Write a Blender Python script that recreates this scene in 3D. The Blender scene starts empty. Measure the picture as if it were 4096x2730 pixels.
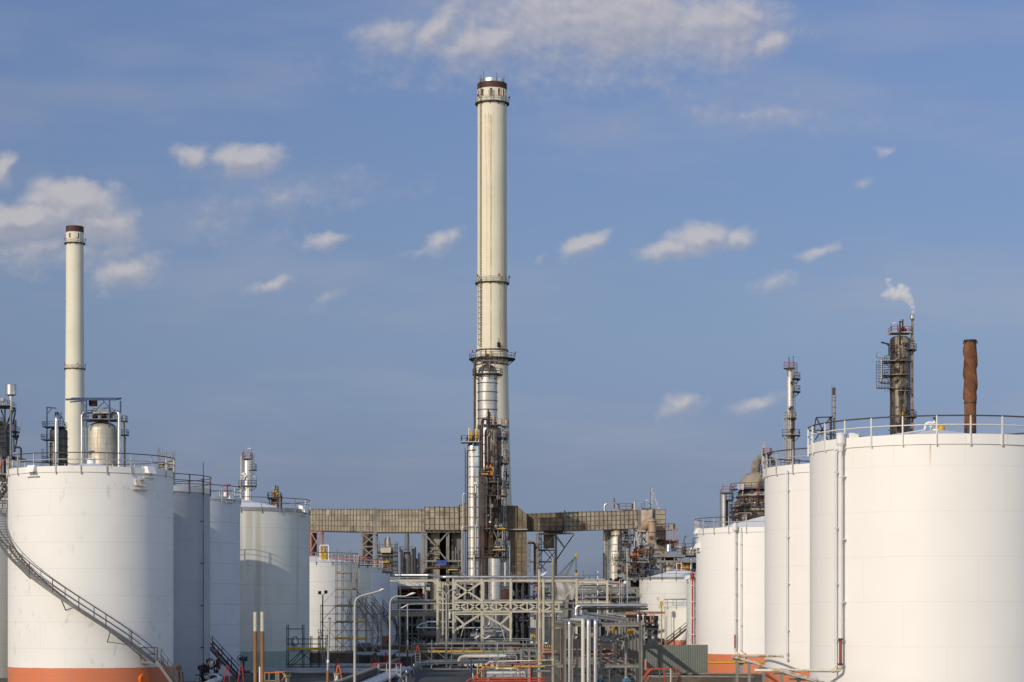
import bpy, math, random
from mathutils import Vector, Matrix
rnd = random.Random(11)
PI = math.pi
# camera constants: focal length in photo pixels, principal column, horizon row, eye height (m)
F, CX, HZ, EYE = 8533.0, 2048.0, 2465.0, 6.0
def X(px, d): return (px - CX) / F * d
def Z(py, d): return EYE + (HZ - py) / F * d
def P(px, py, d): return Vector((X(px, d), d, Z(py, d)))
def S(px, d): return px / F * d
def PP(*l): return [P(*a) for a in l]
scn = bpy.context.scene
col = scn.collection
ORG = {}

class MB:
    """collects shapes in world coordinates and links them as one mesh object"""
    def __init__(s): s.v = []; s.f = []; s.sm = []
    def add(s, vs, fs, smooth=False):
        n = len(s.v); s.v += [tuple(v) for v in vs]
        s.f += [tuple(i + n for i in f) for f in fs]; s.sm += [smooth] * len(fs)
        return s
    def box(s, x0, x1, y0, y1, z0, z1):
        return s.add([(x0,y0,z0),(x1,y0,z0),(x1,y1,z0),(x0,y1,z0),(x0,y0,z1),(x1,y0,z1),(x1,y1,z1),(x0,y1,z1)],
              [(0,3,2,1),(4,5,6,7),(0,1,5,4),(1,2,6,5),(2,3,7,6),(3,0,4,7)])
    def hexa(s, c):      # eight corners: bottom four, top four
        return s.add(c, [(0,3,2,1),(4,5,6,7),(0,1,5,4),(1,2,6,5),(2,3,7,6),(3,0,4,7)])
    def bar(s, a, b, w, h=None, up=None):
        a = Vector(a); b = Vector(b); h = h or w
        d = (b - a).normalized()
        u = Vector(up) if up is not None else (Vector((0,0,1)) if abs(d.z) < .95 else Vector((0,1,0)))
        r = d.cross(u).normalized() * (w/2); q = r.cross(d).normalized() * (h/2)
        return s.hexa([a-r-q, a+r-q, b+r-q, b-r-q, a-r+q, a+r+q, b+r+q, b-r+q])
    def ibeam(s, a, b, w, h, t=.03, up=None):
        """H section: two flanges and a web"""
        a = Vector(a); b = Vector(b); d = (b - a).normalized()
        u = Vector(up) if up is not None else (Vector((0,0,1)) if abs(d.z) < .95 else Vector((0,1,0)))
        r = d.cross(u).normalized(); q = r.cross(d).normalized()
        o = q * (h/2 - t/2)
        s.bar(a + o, b + o, w, t, q); s.bar(a - o, b - o, w, t, q); s.bar(a, b, t, h - 2*t - .004, q)
        return s
    def tube(s, pts, r, n=8, caps=True):
        pts = [Vector(p) for p in pts]
        pts = [p for i, p in enumerate(pts) if i == 0 or (p - pts[i-1]).length > 1e-5]
        if len(pts) < 2: return s
        rings = []; prev = None
        for i, p in enumerate(pts):
            if i == 0: t = pts[1] - p
            elif i == len(pts)-1: t = p - pts[i-1]
            else: t = (pts[i+1]-p).normalized() + (p-pts[i-1]).normalized()
            t.normalize()
            if prev is None:
                u = Vector((0,0,1)) if abs(t.z) < .9 else Vector((0,1,0))
                u = (u - t*u.dot(t)).normalized()
            else: u = (prev - t*prev.dot(t)).normalized()
            prev = u; w = t.cross(u)
            rr = r[i] if isinstance(r, (list, tuple)) else r
            rings.append([p + (u*math.cos(2*PI*k/n) + w*math.sin(2*PI*k/n))*rr for k in range(n)])
        vs = [v for g in rings for v in g]; fs = []
        for i in range(len(rings)-1):
            for k in range(n):
                fs.append((i*n+k, i*n+(k+1)%n, (i+1)*n+(k+1)%n, (i+1)*n+k))
        s.add(vs, fs, True)
        if caps:
            s.add(rings[0], [tuple(reversed(range(n)))]); s.add(rings[-1], [tuple(range(n))])
        return s
    def pipe(s, pts, r, n=10, bend=None, steps=5):
        """a tube whose corners are rounded elbows"""
        pts = [Vector(p) for p in pts]; b = bend if bend is not None else r*2.2
        out = [pts[0]]
        for i in range(1, len(pts)-1):
            p, a, c = pts[i], pts[i-1], pts[i+1]
            d1 = (a-p); d2 = (c-p); k = min(b, d1.length*.48, d2.length*.48)
            q1 = p + d1.normalized()*k; q2 = p + d2.normalized()*k
            for j in range(steps+1):
                t = j/steps
                out.append(q1*(1-t)**2 + p*2*t*(1-t) + q2*t*t)
        out.append(pts[-1])
        return s.tube(out, r, n)
    def lathe(s, cx, cy, prof, n=24, a0=0, a1=2*PI, soft=False, caps=True):
        full = abs(a1-a0-2*PI) < 1e-6; m = n if full else n+1
        def ring(r, z): return [(cx+r*math.cos(a0+(a1-a0)*k/n), cy+r*math.sin(a0+(a1-a0)*k/n), z) for k in range(m)]
        if soft:
            vs = [v for r, z in prof for v in ring(max(r,1e-4), z)]
            fs = [(i*m+k, i*m+(k+1)%m, (i+1)*m+(k+1)%m, (i+1)*m+k) for i in range(len(prof)-1) for k in range(n)]
            s.add(vs, fs, True)
        else:
            for (r0,z0), (r1,z1) in zip(prof, prof[1:]):
                vs = ring(max(r0,1e-4), z0) + ring(max(r1,1e-4), z1)
                s.add(vs, [(k, (k+1)%m, m+(k+1)%m, m+k) for k in range(n)], True)
        if caps and full:
            if prof[0][0] > .01: s.add(ring(*prof[0]), [tuple(reversed(range(m)))])
            if prof[-1][0] > .01: s.add(ring(*prof[-1]), [tuple(range(m))])
        return s
    def ball(s, c, r, n=14, sz=1.0):
        c = Vector(c)
        return s.lathe(c.x, c.y, [(r*math.sin(PI*i/8), c.z - r*sz*math.cos(PI*i/8)) for i in range(9)], n, soft=True, caps=False)
    def disc(s, c, r, axis, t, n=16):
        """short solid cylinder centred on c along axis"""
        c = Vector(c); ax = Vector(axis).normalized()
        return s.tube([c - ax*t/2, c + ax*t/2], r, n)
    def build(s, name, mat, parent=None, origin=None):
        if parent is not None: o0 = ORG[parent.name]
        elif origin is not None: o0 = Vector(origin)
        else:
            xs = [v[0] for v in s.v]; ys = [v[1] for v in s.v]; zs = [v[2] for v in s.v]
            o0 = Vector(((min(xs)+max(xs))/2, (min(ys)+max(ys))/2, min(zs)))
        me = bpy.data.meshes.new(name)
        me.from_pydata([(x-o0.x, y-o0.y, z-o0.z) for x, y, z in s.v], [], s.f)
        me.polygons.foreach_set('use_smooth', s.sm)
        me.materials.append(mat); me.update()
        o = bpy.data.objects.new(name, me); col.objects.link(o)
        if parent is not None: o.parent = parent
        else: o.location = o0
        ORG[o.name] = o0
        return o

def tag(o, label, cat, group=None):
    o['label'] = label; o['category'] = cat
    if group: o['group'] = group
    return o
def thing(name, label, cat, loc, group=None):
    o = bpy.data.objects.new(name, None); col.objects.link(o)
    o.location = loc; o.empty_display_size = .5; ORG[o.name] = Vector(loc)
    return tag(o, label, cat, group)
def struct(o, kind='structure'): o['kind'] = kind; return o
def dup(o, parent, loc, rotz=0):
    """copy of a part sharing its mesh"""
    c = o.copy(); col.objects.link(c); c.parent = parent; c.location = loc; c.rotation_euler = (0,0,rotz)
    return c
def dup_thing(root, loc, rotz, label):
    r = root.copy(); col.objects.link(r); r.location = loc; r.rotation_euler = (0,0,rotz); r['label'] = label
    for ch in list(root.children):
        c = ch.copy(); col.objects.link(c); c.parent = r
        for g in list(ch.children):
            d = g.copy(); col.objects.link(d); d.parent = c
    ORG[r.name] = Vector(loc)
    return r

# ------------------------------------------------------------------ materials
class NT:
    def __init__(s, tree): s.t = tree
    def n(s, typ, **kw):
        nd = s.t.nodes.new(typ)
        for k, v in kw.items(): setattr(nd, k, v)
        return nd
    def set(s, sock, v):
        if hasattr(v, 'is_output') or isinstance(v, bpy.types.NodeSocket): s.t.links.new(v, sock)
        else: sock.default_value = v
    def m(s, op, a, b=None, c=None, clamp=False):
        nd = s.n('ShaderNodeMath', operation=op, use_clamp=clamp)
        s.set(nd.inputs[0], a)
        if b is not None: s.set(nd.inputs[1], b)
        if c is not None: s.set(nd.inputs[2], c)
        return nd.outputs[0]
    def vm(s, op, a, b=None):
        nd = s.n('ShaderNodeVectorMath', operation=op); s.set(nd.inputs[0], a)
        if b is not None: s.set(nd.inputs[1], b)
        return nd.outputs[0]
    def mix(s, f, a, b, blend='MIX'):
        nd = s.n('ShaderNodeMix', data_type='RGBA', blend_type=blend)
        s.set(nd.inputs[0], f)
        for i, v in ((6, a), (7, b)):
            if isinstance(v, tuple) and len(v) == 3: v = (*v, 1)
            s.set(nd.inputs[i], v)
        return nd.outputs[2]
    def noise(s, vec, scale, detail=3, rough=.55, w=None):
        nd = s.n('ShaderNodeTexNoise'); s.set(nd.inputs['Vector'], vec)
        nd.inputs['Scale'].default_value = scale; nd.inputs['Detail'].default_value = detail
        nd.inputs['Roughness'].default_value = rough
        return nd.outputs['Fac']
    def step(s, v, lo, hi, a=0., b=1.):
        nd = s.n('ShaderNodeMapRange', interpolation_type='SMOOTHSTEP'); s.set(nd.inputs[0], v)
        for i, q in ((1, lo), (2, hi), (3, a), (4, b)): s.set(nd.inputs[i], q)
        return nd.outputs[0]
    def sep(s, v):
        nd = s.n('ShaderNodeSeparateXYZ'); s.set(nd.inputs[0], v); return nd.outputs
    def comb(s, x, y, z):
        nd = s.n('ShaderNodeCombineXYZ')
        for i, q in enumerate((x, y, z)): s.set(nd.inputs[i], q)
        return nd.outputs[0]

def M(name, c, rough=.6, metal=0., var=.18, nscale=.6, stain=None, stain_lo=.55, stain_hi=.75, stain_scale=(1.2,1.2,.08),
      seam=None, seam_amt=.25, seam_n=0, band=None, panel=None, panel_amt=.3, panel_col=None, mildew=0., bump=0., spec=.4, rust=None, skirt=None, lines=None):
    """procedural surface: base colour with soft variation, vertical stains, plate seams, a painted band, tinted panels"""
    mt = bpy.data.materials.new(name); mt.use_nodes = True
    t = NT(mt.node_tree); bs = mt.node_tree.nodes['Principled BSDF']
    tc = t.n('ShaderNodeTexCoord').outputs['Object']
    x, y, z = t.sep(tc)
    nz = t.noise(tc, nscale, 4)
    base = c
    if panel:
        cell = t.comb(t.m('FLOOR', t.m('DIVIDE', t.m('ADD', x, t.m('MULTIPLY', y, .37)), panel[0])), 0., t.m('FLOOR', t.m('DIVIDE', z, panel[1])))
        wn = t.n('ShaderNodeTexWhiteNoise', noise_dimensions='3D'); t.set(wn.inputs['Vector'], cell)
        base = t.mix(t.m('MULTIPLY', t.step(wn.outputs['Value'], .35, 1.), panel_amt), base, panel_col or tuple(q*.45 for q in c))
    if band:
        wob = t.m('MULTIPLY', t.m('SUBTRACT', t.noise(tc, 2., 5, .7), .5), .10)
        base = t.mix(t.step(t.m('ADD', z, wob), band[0]-.015, band[0]+.015), t.mix(t.step(t.noise(t.vm('MULTIPLY', tc, (1.4,1.4,.2)), 1.2, 5, .65), .5, .8), band[1], tuple(q*.75+.06 for q in band[1])), base)
    if skirt:
        base = t.mix(t.step(z, skirt[0]-.02, skirt[0]+.02), skirt[1], base)
    base = t.mix(t.step(nz, .35, .7, 0., var), base, tuple(q*.6 for q in c), 'MULTIPLY') if var else base
    if mildew:
        mv = t.vm('MULTIPLY', tc, (1.1, 1.1, .55))
        a = t.step(t.noise(mv, 1.9, 6, .65), .55, .66); b = t.step(t.noise(tc, .28, 2), .46, .6)
        base = t.mix(t.m('MULTIPLY', t.m('MULTIPLY', a, b), mildew), base, (.22,.23,.25))
    if stain:
        sv = t.vm('MULTIPLY', tc, stain_scale)
        a = t.step(t.noise(sv, 1., 5, .6), stain_lo, stain_hi)
        base = t.mix(t.m('MULTIPLY', a, stain[3] if len(stain) > 3 else .8), base, stain[:3])
    if rust:
        rv = t.vm('MULTIPLY', tc, (2.6, 2.6, .16))
        a = t.step(t.noise(rv, 1., 5, .6), .66, .76)
        zz = t.m('MULTIPLY', t.step(z, rust[0]-rust[1], rust[0], 0., 1.), a)
        base = t.mix(t.m('MULTIPLY', zz, .75), base, (.36,.2,.08))
    for la, lw, lc, lz0, lz1, lam in (lines or ()):      # run-off streaks at fixed angles round a shaft
        da = t.m('ABSOLUTE', t.m('ADD', t.m('SUBTRACT', t.m('ARCTAN2', y, x), la), t.m('MULTIPLY', t.m('SUBTRACT', t.noise(t.comb(0.,la,t.m('MULTIPLY',z,.12)),1.,3), .5), lw*1.2)))
        ln = t.m('MULTIPLY', t.step(da, lw, lw*.25), t.m('MULTIPLY', t.step(z, lz0, lz0+(lz1-lz0)*.6), t.m('LESS_THAN', z, lz1)))
        ln = t.m('MULTIPLY', ln, t.step(t.noise(t.comb(0.,la,t.m('MULTIPLY',z,.35)),1.,4), .3, .6, .45, 1.))
        base = t.mix(t.m('MULTIPLY', ln, lam), base, lc)
    if seam:
        fz = t.m('FRACT', t.m('DIVIDE', z, seam))
        ln = t.m('LESS_THAN', t.m('ABSOLUTE', t.m('SUBTRACT', fz, .5)), .03/seam)
        if seam_n:
            row = t.m('MULTIPLY', t.m('FLOOR', t.m('ADD', t.m('DIVIDE', z, seam), .5)), .37)
            fa = t.m('FRACT', t.m('ADD', t.m('MULTIPLY', t.m('ARCTAN2', y, x), seam_n/(2*PI)), row))
            l2 = t.m('LESS_THAN', t.m('ABSOLUTE', t.m('SUBTRACT', fa, .5)), .004*seam_n/6)
            ln = t.m('MAXIMUM', ln, t.m('MULTIPLY', l2, .7))
        base = t.mix(t.m('MULTIPLY', ln, seam_amt), base, (.12,.1,.08))
    t.set(bs.inputs['Base Color'], base if not isinstance(base, tuple) else (*base, 1))
    t.set(bs.inputs['Roughness'], t.step(nz, .3, .7, max(rough-.08,.05), min(rough+.1,1.)))
    bs.inputs['Metallic'].default_value = metal
    bs.inputs['Specular IOR Level'].default_value = spec
    if bump:
        bp = t.n('ShaderNodeBump'); bp.inputs['Strength'].default_value = bump; bp.inputs['Distance'].default_value = .05
        t.set(bp.inputs['Height'], t.noise(tc, nscale*4, 5)); t.set(bs.inputs['Normal'], bp.outputs[0])
    return mt

ORANGE = (.62,.195,.095)
def tankmat(name, c=(.79,.785,.76), **kw):
    a = dict(rough=.5, var=.1, nscale=.25, seam=2.4, seam_n=7, seam_amt=.22, spec=.3); a.update(kw)
    return M(name, c, **a)
m_white   = M('white_paint', (.8,.8,.78), .5, var=.1)
m_alu     = M('aluminium_cladding', (.84,.84,.83), .29, .88, var=.2, nscale=.35, seam=1.0, seam_amt=.18, stain=(.45,.40,.34,.45))
m_alup    = M('aluminium_pipe', (.60,.60,.60), .34, .9, var=.2, nscale=.8, stain=(.45,.42,.38,.4), stain_scale=(1,1,1))
m_alud    = M('dull_aluminium', (.62,.61,.59), .46, .55, var=.25, nscale=.4, seam=1.25, seam_amt=.4, stain=(.33,.26,.19,.6))
m_clad    = M('weathered_cladding', (.40,.35,.28), .5, .3, var=.45, nscale=.35, seam=.95, seam_amt=.5, seam_n=10, stain=(.06,.042,.03,.95), stain_lo=.43, stain_hi=.68, stain_scale=(.9,.9,.07))
m_clad2   = M('pale_cladding', (.60,.57,.50), .46, .45, var=.3, nscale=.35, seam=1.2, seam_amt=.4, seam_n=14, stain=(.30,.2,.09,.75), stain_lo=.5, stain_hi=.7)
m_darkcl  = M('soot_dark_cladding', (.13,.115,.10), .55, .3, var=.4, nscale=.4, seam=1.2, seam_amt=.4, stain=(.32,.29,.25,.5))
m_rust    = M('rusted_steel', (.062,.031,.02), .85, 0, var=.5, nscale=.5, stain=(.035,.025,.022,.8), stain_lo=.45)
m_tanbr   = M('tan_brown_cladding', (.36,.30,.235), .6, .1, var=.35, nscale=.3, seam=1.3, seam_amt=.3, seam_n=30, stain=(.09,.065,.045,.9), stain_lo=.5, stain_hi=.68, stain_scale=(.5,.5,.12))
m_brownd  = M('dark_brown_cladding', (.17,.125,.09), .6, .15, var=.45, nscale=.4, seam=1.0, seam_amt=.5, seam_n=24, stain=(.28,.24,.19,.6), stain_lo=.55, stain_scale=(.6,.6,.2))
m_rusto   = M('orange_rust', (.20,.085,.038), .8, .05, var=.5, nscale=.4, stain=(.3,.27,.24,.6), stain_lo=.58, stain_hi=.7, stain_scale=(.7,.7,.16))
m_rpipe   = M('brown_pipe', (.085,.06,.05), .65, .2, var=.4)
m_dark    = M('dark_steel', (.055,.055,.06), .6, .3, var=.3)
m_mid     = M('grey_steel', (.18,.18,.18), .55, .3, var=.3, stain=(.2,.12,.07,.5))
m_galv    = M('galvanised_steel', (.37,.38,.38), .5, .5, var=.25, nscale=1.2)
m_rackg   = M('grey_painted_steel', (.24,.235,.215), .55, .1, var=.3, stain=(.16,.13,.1,.5), stain_scale=(1.5,1.5,.3))
m_beige   = M('beige_painted_steel', (.52,.48,.37), .55, 0, var=.22, stain=(.35,.26,.16,.5), stain_lo=.6, stain_scale=(1.5,1.5,.4))
m_conc_w  = M('cream_concrete', (.70,.665,.53), .75, 0, var=.12, nscale=.12, stain=(.47,.35,.17,.55), stain_lo=.56, stain_hi=.74, stain_scale=(.5,.5,.006), seam=7.5, seam_amt=.12, lines=[(-1.64,.07,(.42,.24,.07),0,118,.85),(-1.93,.035,(.45,.3,.12),60,118,.6),(-2.05,.03,(.4,.25,.1),100,118.5,.8),(-1.78,.04,(.4,.24,.09),104,118.5,.85),(-1.5,.03,(.4,.24,.09),107,118.5,.7),(-1.15,.012,(.4,.37,.3),0,120,.6),(-.8,.012,(.4,.37,.3),0,120,.6),(-1.4,.01,(.45,.42,.33),0,120,.5),(-1.0,.05,(.36,.22,.09),50,82,.7),(-1.25,.08,(.5,.38,.2),20,62,.7)])
m_conc_c  = M('clean_cream_concrete', (.70,.675,.56), .75, 0, var=.1, nscale=.12, stain=(.55,.5,.38,.4), stain_lo=.56, stain_hi=.74, stain_scale=(.5,.5,.006), seam=7.5, seam_amt=.1, lines=[(-1.9,.012,(.45,.42,.34),0,134,.6),(-1.4,.012,(.45,.42,.34),0,134,.6),(-1.0,.012,(.42,.4,.34),0,134,.7),(-.65,.012,(.42,.4,.34),0,134,.7)])
m_brownb  = M('brown_band_paint', (.085,.035,.028), .7, var=.25)
m_blue    = M('blue_paint', (.03,.07,.17), .55, .05, var=.3, stain=(.2,.1,.06,.4))
m_teal    = M('dark_teal_plate', (.035,.065,.08), .6, .1, var=.4, panel=(1.0,1.0), panel_amt=.5)
m_red     = M('red_paint', (.36,.035,.025), .5, var=.3)
m_dred    = M('dull_red_paint', (.17,.045,.035), .65, var=.4, nscale=2)
m_clad3   = M('dark_streaked_cladding', (.34,.30,.245), .5, .3, var=.5, nscale=.35, seam=.95, seam_amt=.55, seam_n=10, stain=(.05,.037,.028,.95), stain_lo=.38, stain_hi=.6, stain_scale=(.9,.9,.06))
m_redrail = M('red_rail_paint', (.42,.07,.035), .5, var=.3)
m_orange  = M('orange_paint', (.65,.16,.02), .5, var=.25)
m_yellow  = M('yellow_paint', (.56,.34,.02), .5, var=.25)
m_yscaf   = M('yellow_toe_board', (.62,.42,.03), .6, var=.3, stain=(.25,.2,.1,.7), stain_lo=.5, stain_scale=(.6,.6,.6))
m_yrust   = M('flaking_white_pipe', (.72,.68,.58), .6, var=.2, nscale=2, stain=(.42,.25,.06,.85), stain_lo=.5, stain_hi=.6, stain_scale=(1.6,.5,1.6))
m_pink    = M('pale_red_primer', (.42,.22,.18), .7, var=.35, nscale=1.5, stain=(.2,.08,.05,.6), stain_lo=.5, stain_scale=(1,1,1))
m_railw   = M('worn_rail_paint', (.46,.45,.42), .55, .1, var=.35, nscale=2, stain=(.12,.08,.06,.5), stain_scale=(2,2,2))
m_raild   = M('rusty_dark_rail', (.10,.075,.07), .6, .2, var=.4, nscale=2)
m_gfence  = M('grey_green_sheet', (.185,.20,.175), .5, .1, var=.15, nscale=.5, stain=(.14,.16,.14,.5))
m_conc    = M('bund_concrete', (.115,.095,.075), .85, 0, var=.4, nscale=1.2, stain=(.07,.062,.05,.85), stain_lo=.42, stain_hi=.6, stain_scale=(.6,.6,.35), bump=.4)
m_concl   = M('pale_concrete_cap', (.24,.22,.195), .85, 0, var=.3, nscale=1.5, bump=.3)
m_asph    = M('asphalt', (.075,.075,.075), .9, 0, var=.45, nscale=.5, bump=.3, stain=(.05,.05,.05,.6), stain_scale=(.3,.05,1), stain_lo=.5)
m_ground  = M('gravel_ground', (.14,.125,.10), .95, 0, var=.6, nscale=.2, bump=.5, stain=(.055,.07,.03,.85), stain_lo=.48, stain_hi=.62, stain_scale=(.12,.05,1))
m_duct    = M('duct_panels', (.385,.35,.275), .6, .15, var=.3, nscale=.3, panel=(1.06,1.3), panel_amt=.5, panel_col=(.19,.145,.095), stain=(.13,.085,.05,.8), stain_lo=.52, stain_hi=.72, stain_scale=(1.1,1.1,.22))
m_ductd   = M('duct_panels_brown', (.25,.2,.13), .6, .15, var=.4, nscale=.3, panel=(1.06,1.3), panel_amt=.6, panel_col=(.16,.12,.08), stain=(.10,.06,.035,.85), stain_lo=.48, stain_hi=.7, stain_scale=(1.1,1.1,.22))
m_rib     = M('duct_ribs', (.17,.14,.11), .6, .2, var=.4)
m_flue    = M('flue_pipe_tan', (.38,.29,.20), .65, .15, var=.35, nscale=.5, stain=(.16,.1,.06,.7), stain_lo=.5, stain_scale=(.8,.8,.3))
m_pole    = M('brown_pole_paint', (.25,.125,.045), .6, 0, var=.25, nscale=.8)
m_wood    = M('weathered_pole', (.33,.29,.2), .8, 0, var=.35, nscale=.6, stain=(.17,.12,.06,.8), stain_lo=.45, stain_scale=(1,1,.25))
m_lampg   = M('grey_lamp_pole', (.44,.42,.38), .55, .2, var=.2)
m_lampw   = M('pale_lamp_head', (.66,.64,.58), .5, 0, var=.15)
m_tarp    = M('blue_tarpaulin', (.02,.06,.25), .6, 0, var=.4, nscale=1.5)
m_sheet   = M('grey_sheeting', (.42,.40,.37), .8, 0, var=.35, nscale=.6, bump=.8)
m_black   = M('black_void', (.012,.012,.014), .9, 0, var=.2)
m_greenc  = M('green_crane_paint', (.14,.23,.12), .5, .1, var=.2)
m_bvalve  = M('light_blue_valve', (.10,.23,.34), .5, .1, var=.25)
m_stone   = M('signal_white', (.75,.75,.74), .5, var=.05)
# ------------------------------------------------------------------ camera, sun, sky
cam = bpy.data.cameras.new('camera'); camo = bpy.data.objects.new('camera', cam); col.objects.link(camo)
cam.sensor_width = 36; cam.lens = 36*F/4096; cam.shift_y = (HZ-1365)/4096
cam.clip_start = 1; cam.clip_end = 20000
camo.location = (0,0,EYE); camo.rotation_euler = (PI/2,0,0)
scn.camera = camo
SUN_EL, SUN_AZ = math.radians(24), math.radians(215)
to_sun = Vector((math.sin(SUN_AZ)*math.cos(SUN_EL), math.cos(SUN_AZ)*math.cos(SUN_EL), math.sin(SUN_EL)))
sl = bpy.data.lights.new('sun', 'SUN'); sl.energy = 2.7; sl.angle = math.radians(.5); sl.color = (1.,.905,.77)
so = bpy.data.objects.new('sun', sl); col.objects.link(so); so.location = (-60,-60,120)
so.rotation_euler = to_sun.to_track_quat('Z','Y').to_euler()

w = bpy.data.worlds.new('World'); scn.world = w; w.use_nodes = True
t = NT(w.node_tree); bg = w.node_tree.nodes['Background']
sky = t.n('ShaderNodeTexSky', sky_type='NISHITA', sun_disc=False)
sky.sun_elevation = SUN_EL; sky.sun_rotation = SUN_AZ; sky.altitude = 0; sky.air_density = 1.0; sky.dust_density = 1.4; sky.ozone_density = 2.0
SKY = .085
gen = t.n('ShaderNodeTexCoord').outputs['Generated']
dx, dy, dz = t.sep(gen)
dyc = t.m('MAXIMUM', dy, .05)
# azimuth and elevation tangents of the direction, in thousandths of the focal length used to survey the clouds
u = t.m('ADD', t.m('MULTIPLY', t.m('DIVIDE', dx, dyc), F/1000), CX/1000)
v = t.m('SUBTRACT', HZ/1000, t.m('MULTIPLY', t.m('DIVIDE', dz, dyc), F/1000))
front = t.step(dy, .1, .3)
# clouds: soft ellipses (centre u, v, half sizes, slant, weight) broken up by turbulence
CL = [(1.56,.15,.17,.09,-.2,.75),(1.75,.10,.18,.10,-.75,.85),(1.98,.15,.26,.105,-.2,1.25),(2.45,.07,.64,.15,.03,1.35),(2.85,.09,.30,.14,.05,1.2),(2.98,.05,.13,.07,.3,1.1),(3.09,.165,.10,.065,-.3,1.05),
      (2.3,.25,.55,.07,0,.5),
      (.01,.66,.055,.07,0,1.3),(.30,.81,.19,.10,.1,1.9),(.10,.87,.24,.08,-.1,1.7),(.38,.88,.17,.08,0,1.6),(.15,.98,.42,.10,0,.72),(.50,1.08,.17,.07,-.15,1.0),(.40,1.13,.12,.04,0,.45),
      (.775,.625,.09,.042,.05,1.05),(1.00,.628,.135,.055,-.05,1.3),(1.30,.955,.10,.034,-.12,.9),(1.77,.96,.085,.045,-.45,.95),(1.70,1.0,.12,.02,-.1,.5),(1.075,1.14,.085,.032,-.2,.9),
      (2.34,.975,.115,.042,-.33,1.1),(2.68,.985,.13,.042,-.25,1.15),(2.78,.945,.14,.055,-.1,1.2),(2.94,.945,.08,.045,-.2,.95),(3.28,1.0,.09,.032,-.25,.8),(3.10,1.13,.11,.035,-.25,.65),(2.17,1.03,.03,.022,-.5,.5),
      (2.73,1.615,.105,.042,-.15,.85),(3.03,1.61,.12,.034,-.3,.75),(3.53,.60,.045,.018,0,.7),(3.45,.73,.03,.03,0,.45),(1.32,1.19,.04,.025,-.5,.35),(1.1,.80,.5,.10,-.1,.38),(2.2,.30,.8,.10,.05,.42),(3.0,.45,.5,.05,.1,.3)]
def cloud(uu, vv):
    acc = None
    nw = t.n('ShaderNodeTexNoise'); t.set(nw.inputs['Vector'], t.comb(uu, vv, 1.7)); nw.inputs['Scale'].default_value = 7.; nw.inputs['Detail'].default_value = 4
    wx, wy, wz = t.sep(nw.outputs['Color'])
    n1 = t.noise(t.comb(uu, t.m('MULTIPLY', vv, 1.25), .3), 15, 7, .6)
    n2 = t.noise(t.comb(uu, t.m('MULTIPLY', vv, 1.3), 3.1), 4.2, 3, .5)
    wob = t.m('ADD', t.m('MULTIPLY', t.m('SUBTRACT', n1, .5), 1.35), t.m('MULTIPLY', t.m('SUBTRACT', n2, .5), 1.5))
    uw = t.m('ADD', uu, t.m('MULTIPLY', t.m('SUBTRACT', wx, .5), .17)); vw = t.m('ADD', vv, t.m('MULTIPLY', t.m('SUBTRACT', wy, .5), .10))
    for cu, cv, ru, rv, sl_, wt in CL:
        a = t.m('DIVIDE', t.m('SUBTRACT', uw, cu), ru*1.3)
        sv = t.m('SUBTRACT', t.m('SUBTRACT', vw, cv), t.m('MULTIPLY', t.m('SUBTRACT', uw, cu), sl_))
        b = t.m('MAXIMUM', t.m('DIVIDE', sv, rv*1.7), t.m('DIVIDE', sv, -rv*1.15))
        q = t.m('SQRT', t.m('ADD', t.m('MULTIPLY', a, a), t.m('MULTIPLY', b, b)))
        f = t.m('MULTIPLY', t.m('SUBTRACT', 1.05, q), wt)
        acc = f if acc is None else t.m('SMOOTH_MAX', acc, f, .15)
    return t.m('ADD', acc, t.m('MULTIPLY', wob, .55))
d0 = cloud(u, v)
d1 = cloud(t.m('SUBTRACT', u, .018), t.m('SUBTRACT', v, .034))
alpha = t.m('MULTIPLY', t.step(d0, .0, .98), front)
lit = t.m('MULTIPLY', t.m('ADD', t.step(t.m('SUBTRACT', d0, d1), -.45, .65), t.m('MULTIPLY', t.m('SUBTRACT', t.noise(t.comb(u, v, 5.), 9., 5, .6), .45), .8)), 1.05, clamp=True)
# thin high veil
veil = t.m('MULTIPLY', t.step(t.noise(t.comb(t.m('MULTIPLY', u, .5), t.m('MULTIPLY', v, 1.9), 8.), 1.6, 5, .55), .42, .75), t.m('MULTIPLY', front, .22))
elev = t.m('DIVIDE', dz, t.m('SQRT', t.m('ADD', t.m('MULTIPLY', dx, dx), t.m('MULTIPLY', dy, dy))))
# the low air is dull with industrial dust: scattering colour by elevation
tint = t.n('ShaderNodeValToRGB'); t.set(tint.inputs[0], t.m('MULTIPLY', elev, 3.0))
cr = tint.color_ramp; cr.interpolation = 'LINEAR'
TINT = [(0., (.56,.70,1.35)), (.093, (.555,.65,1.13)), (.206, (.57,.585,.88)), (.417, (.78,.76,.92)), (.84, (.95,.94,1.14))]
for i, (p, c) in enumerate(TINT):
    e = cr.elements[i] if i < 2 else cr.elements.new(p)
    e.position = p; e.color = (*c, 1)
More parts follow.
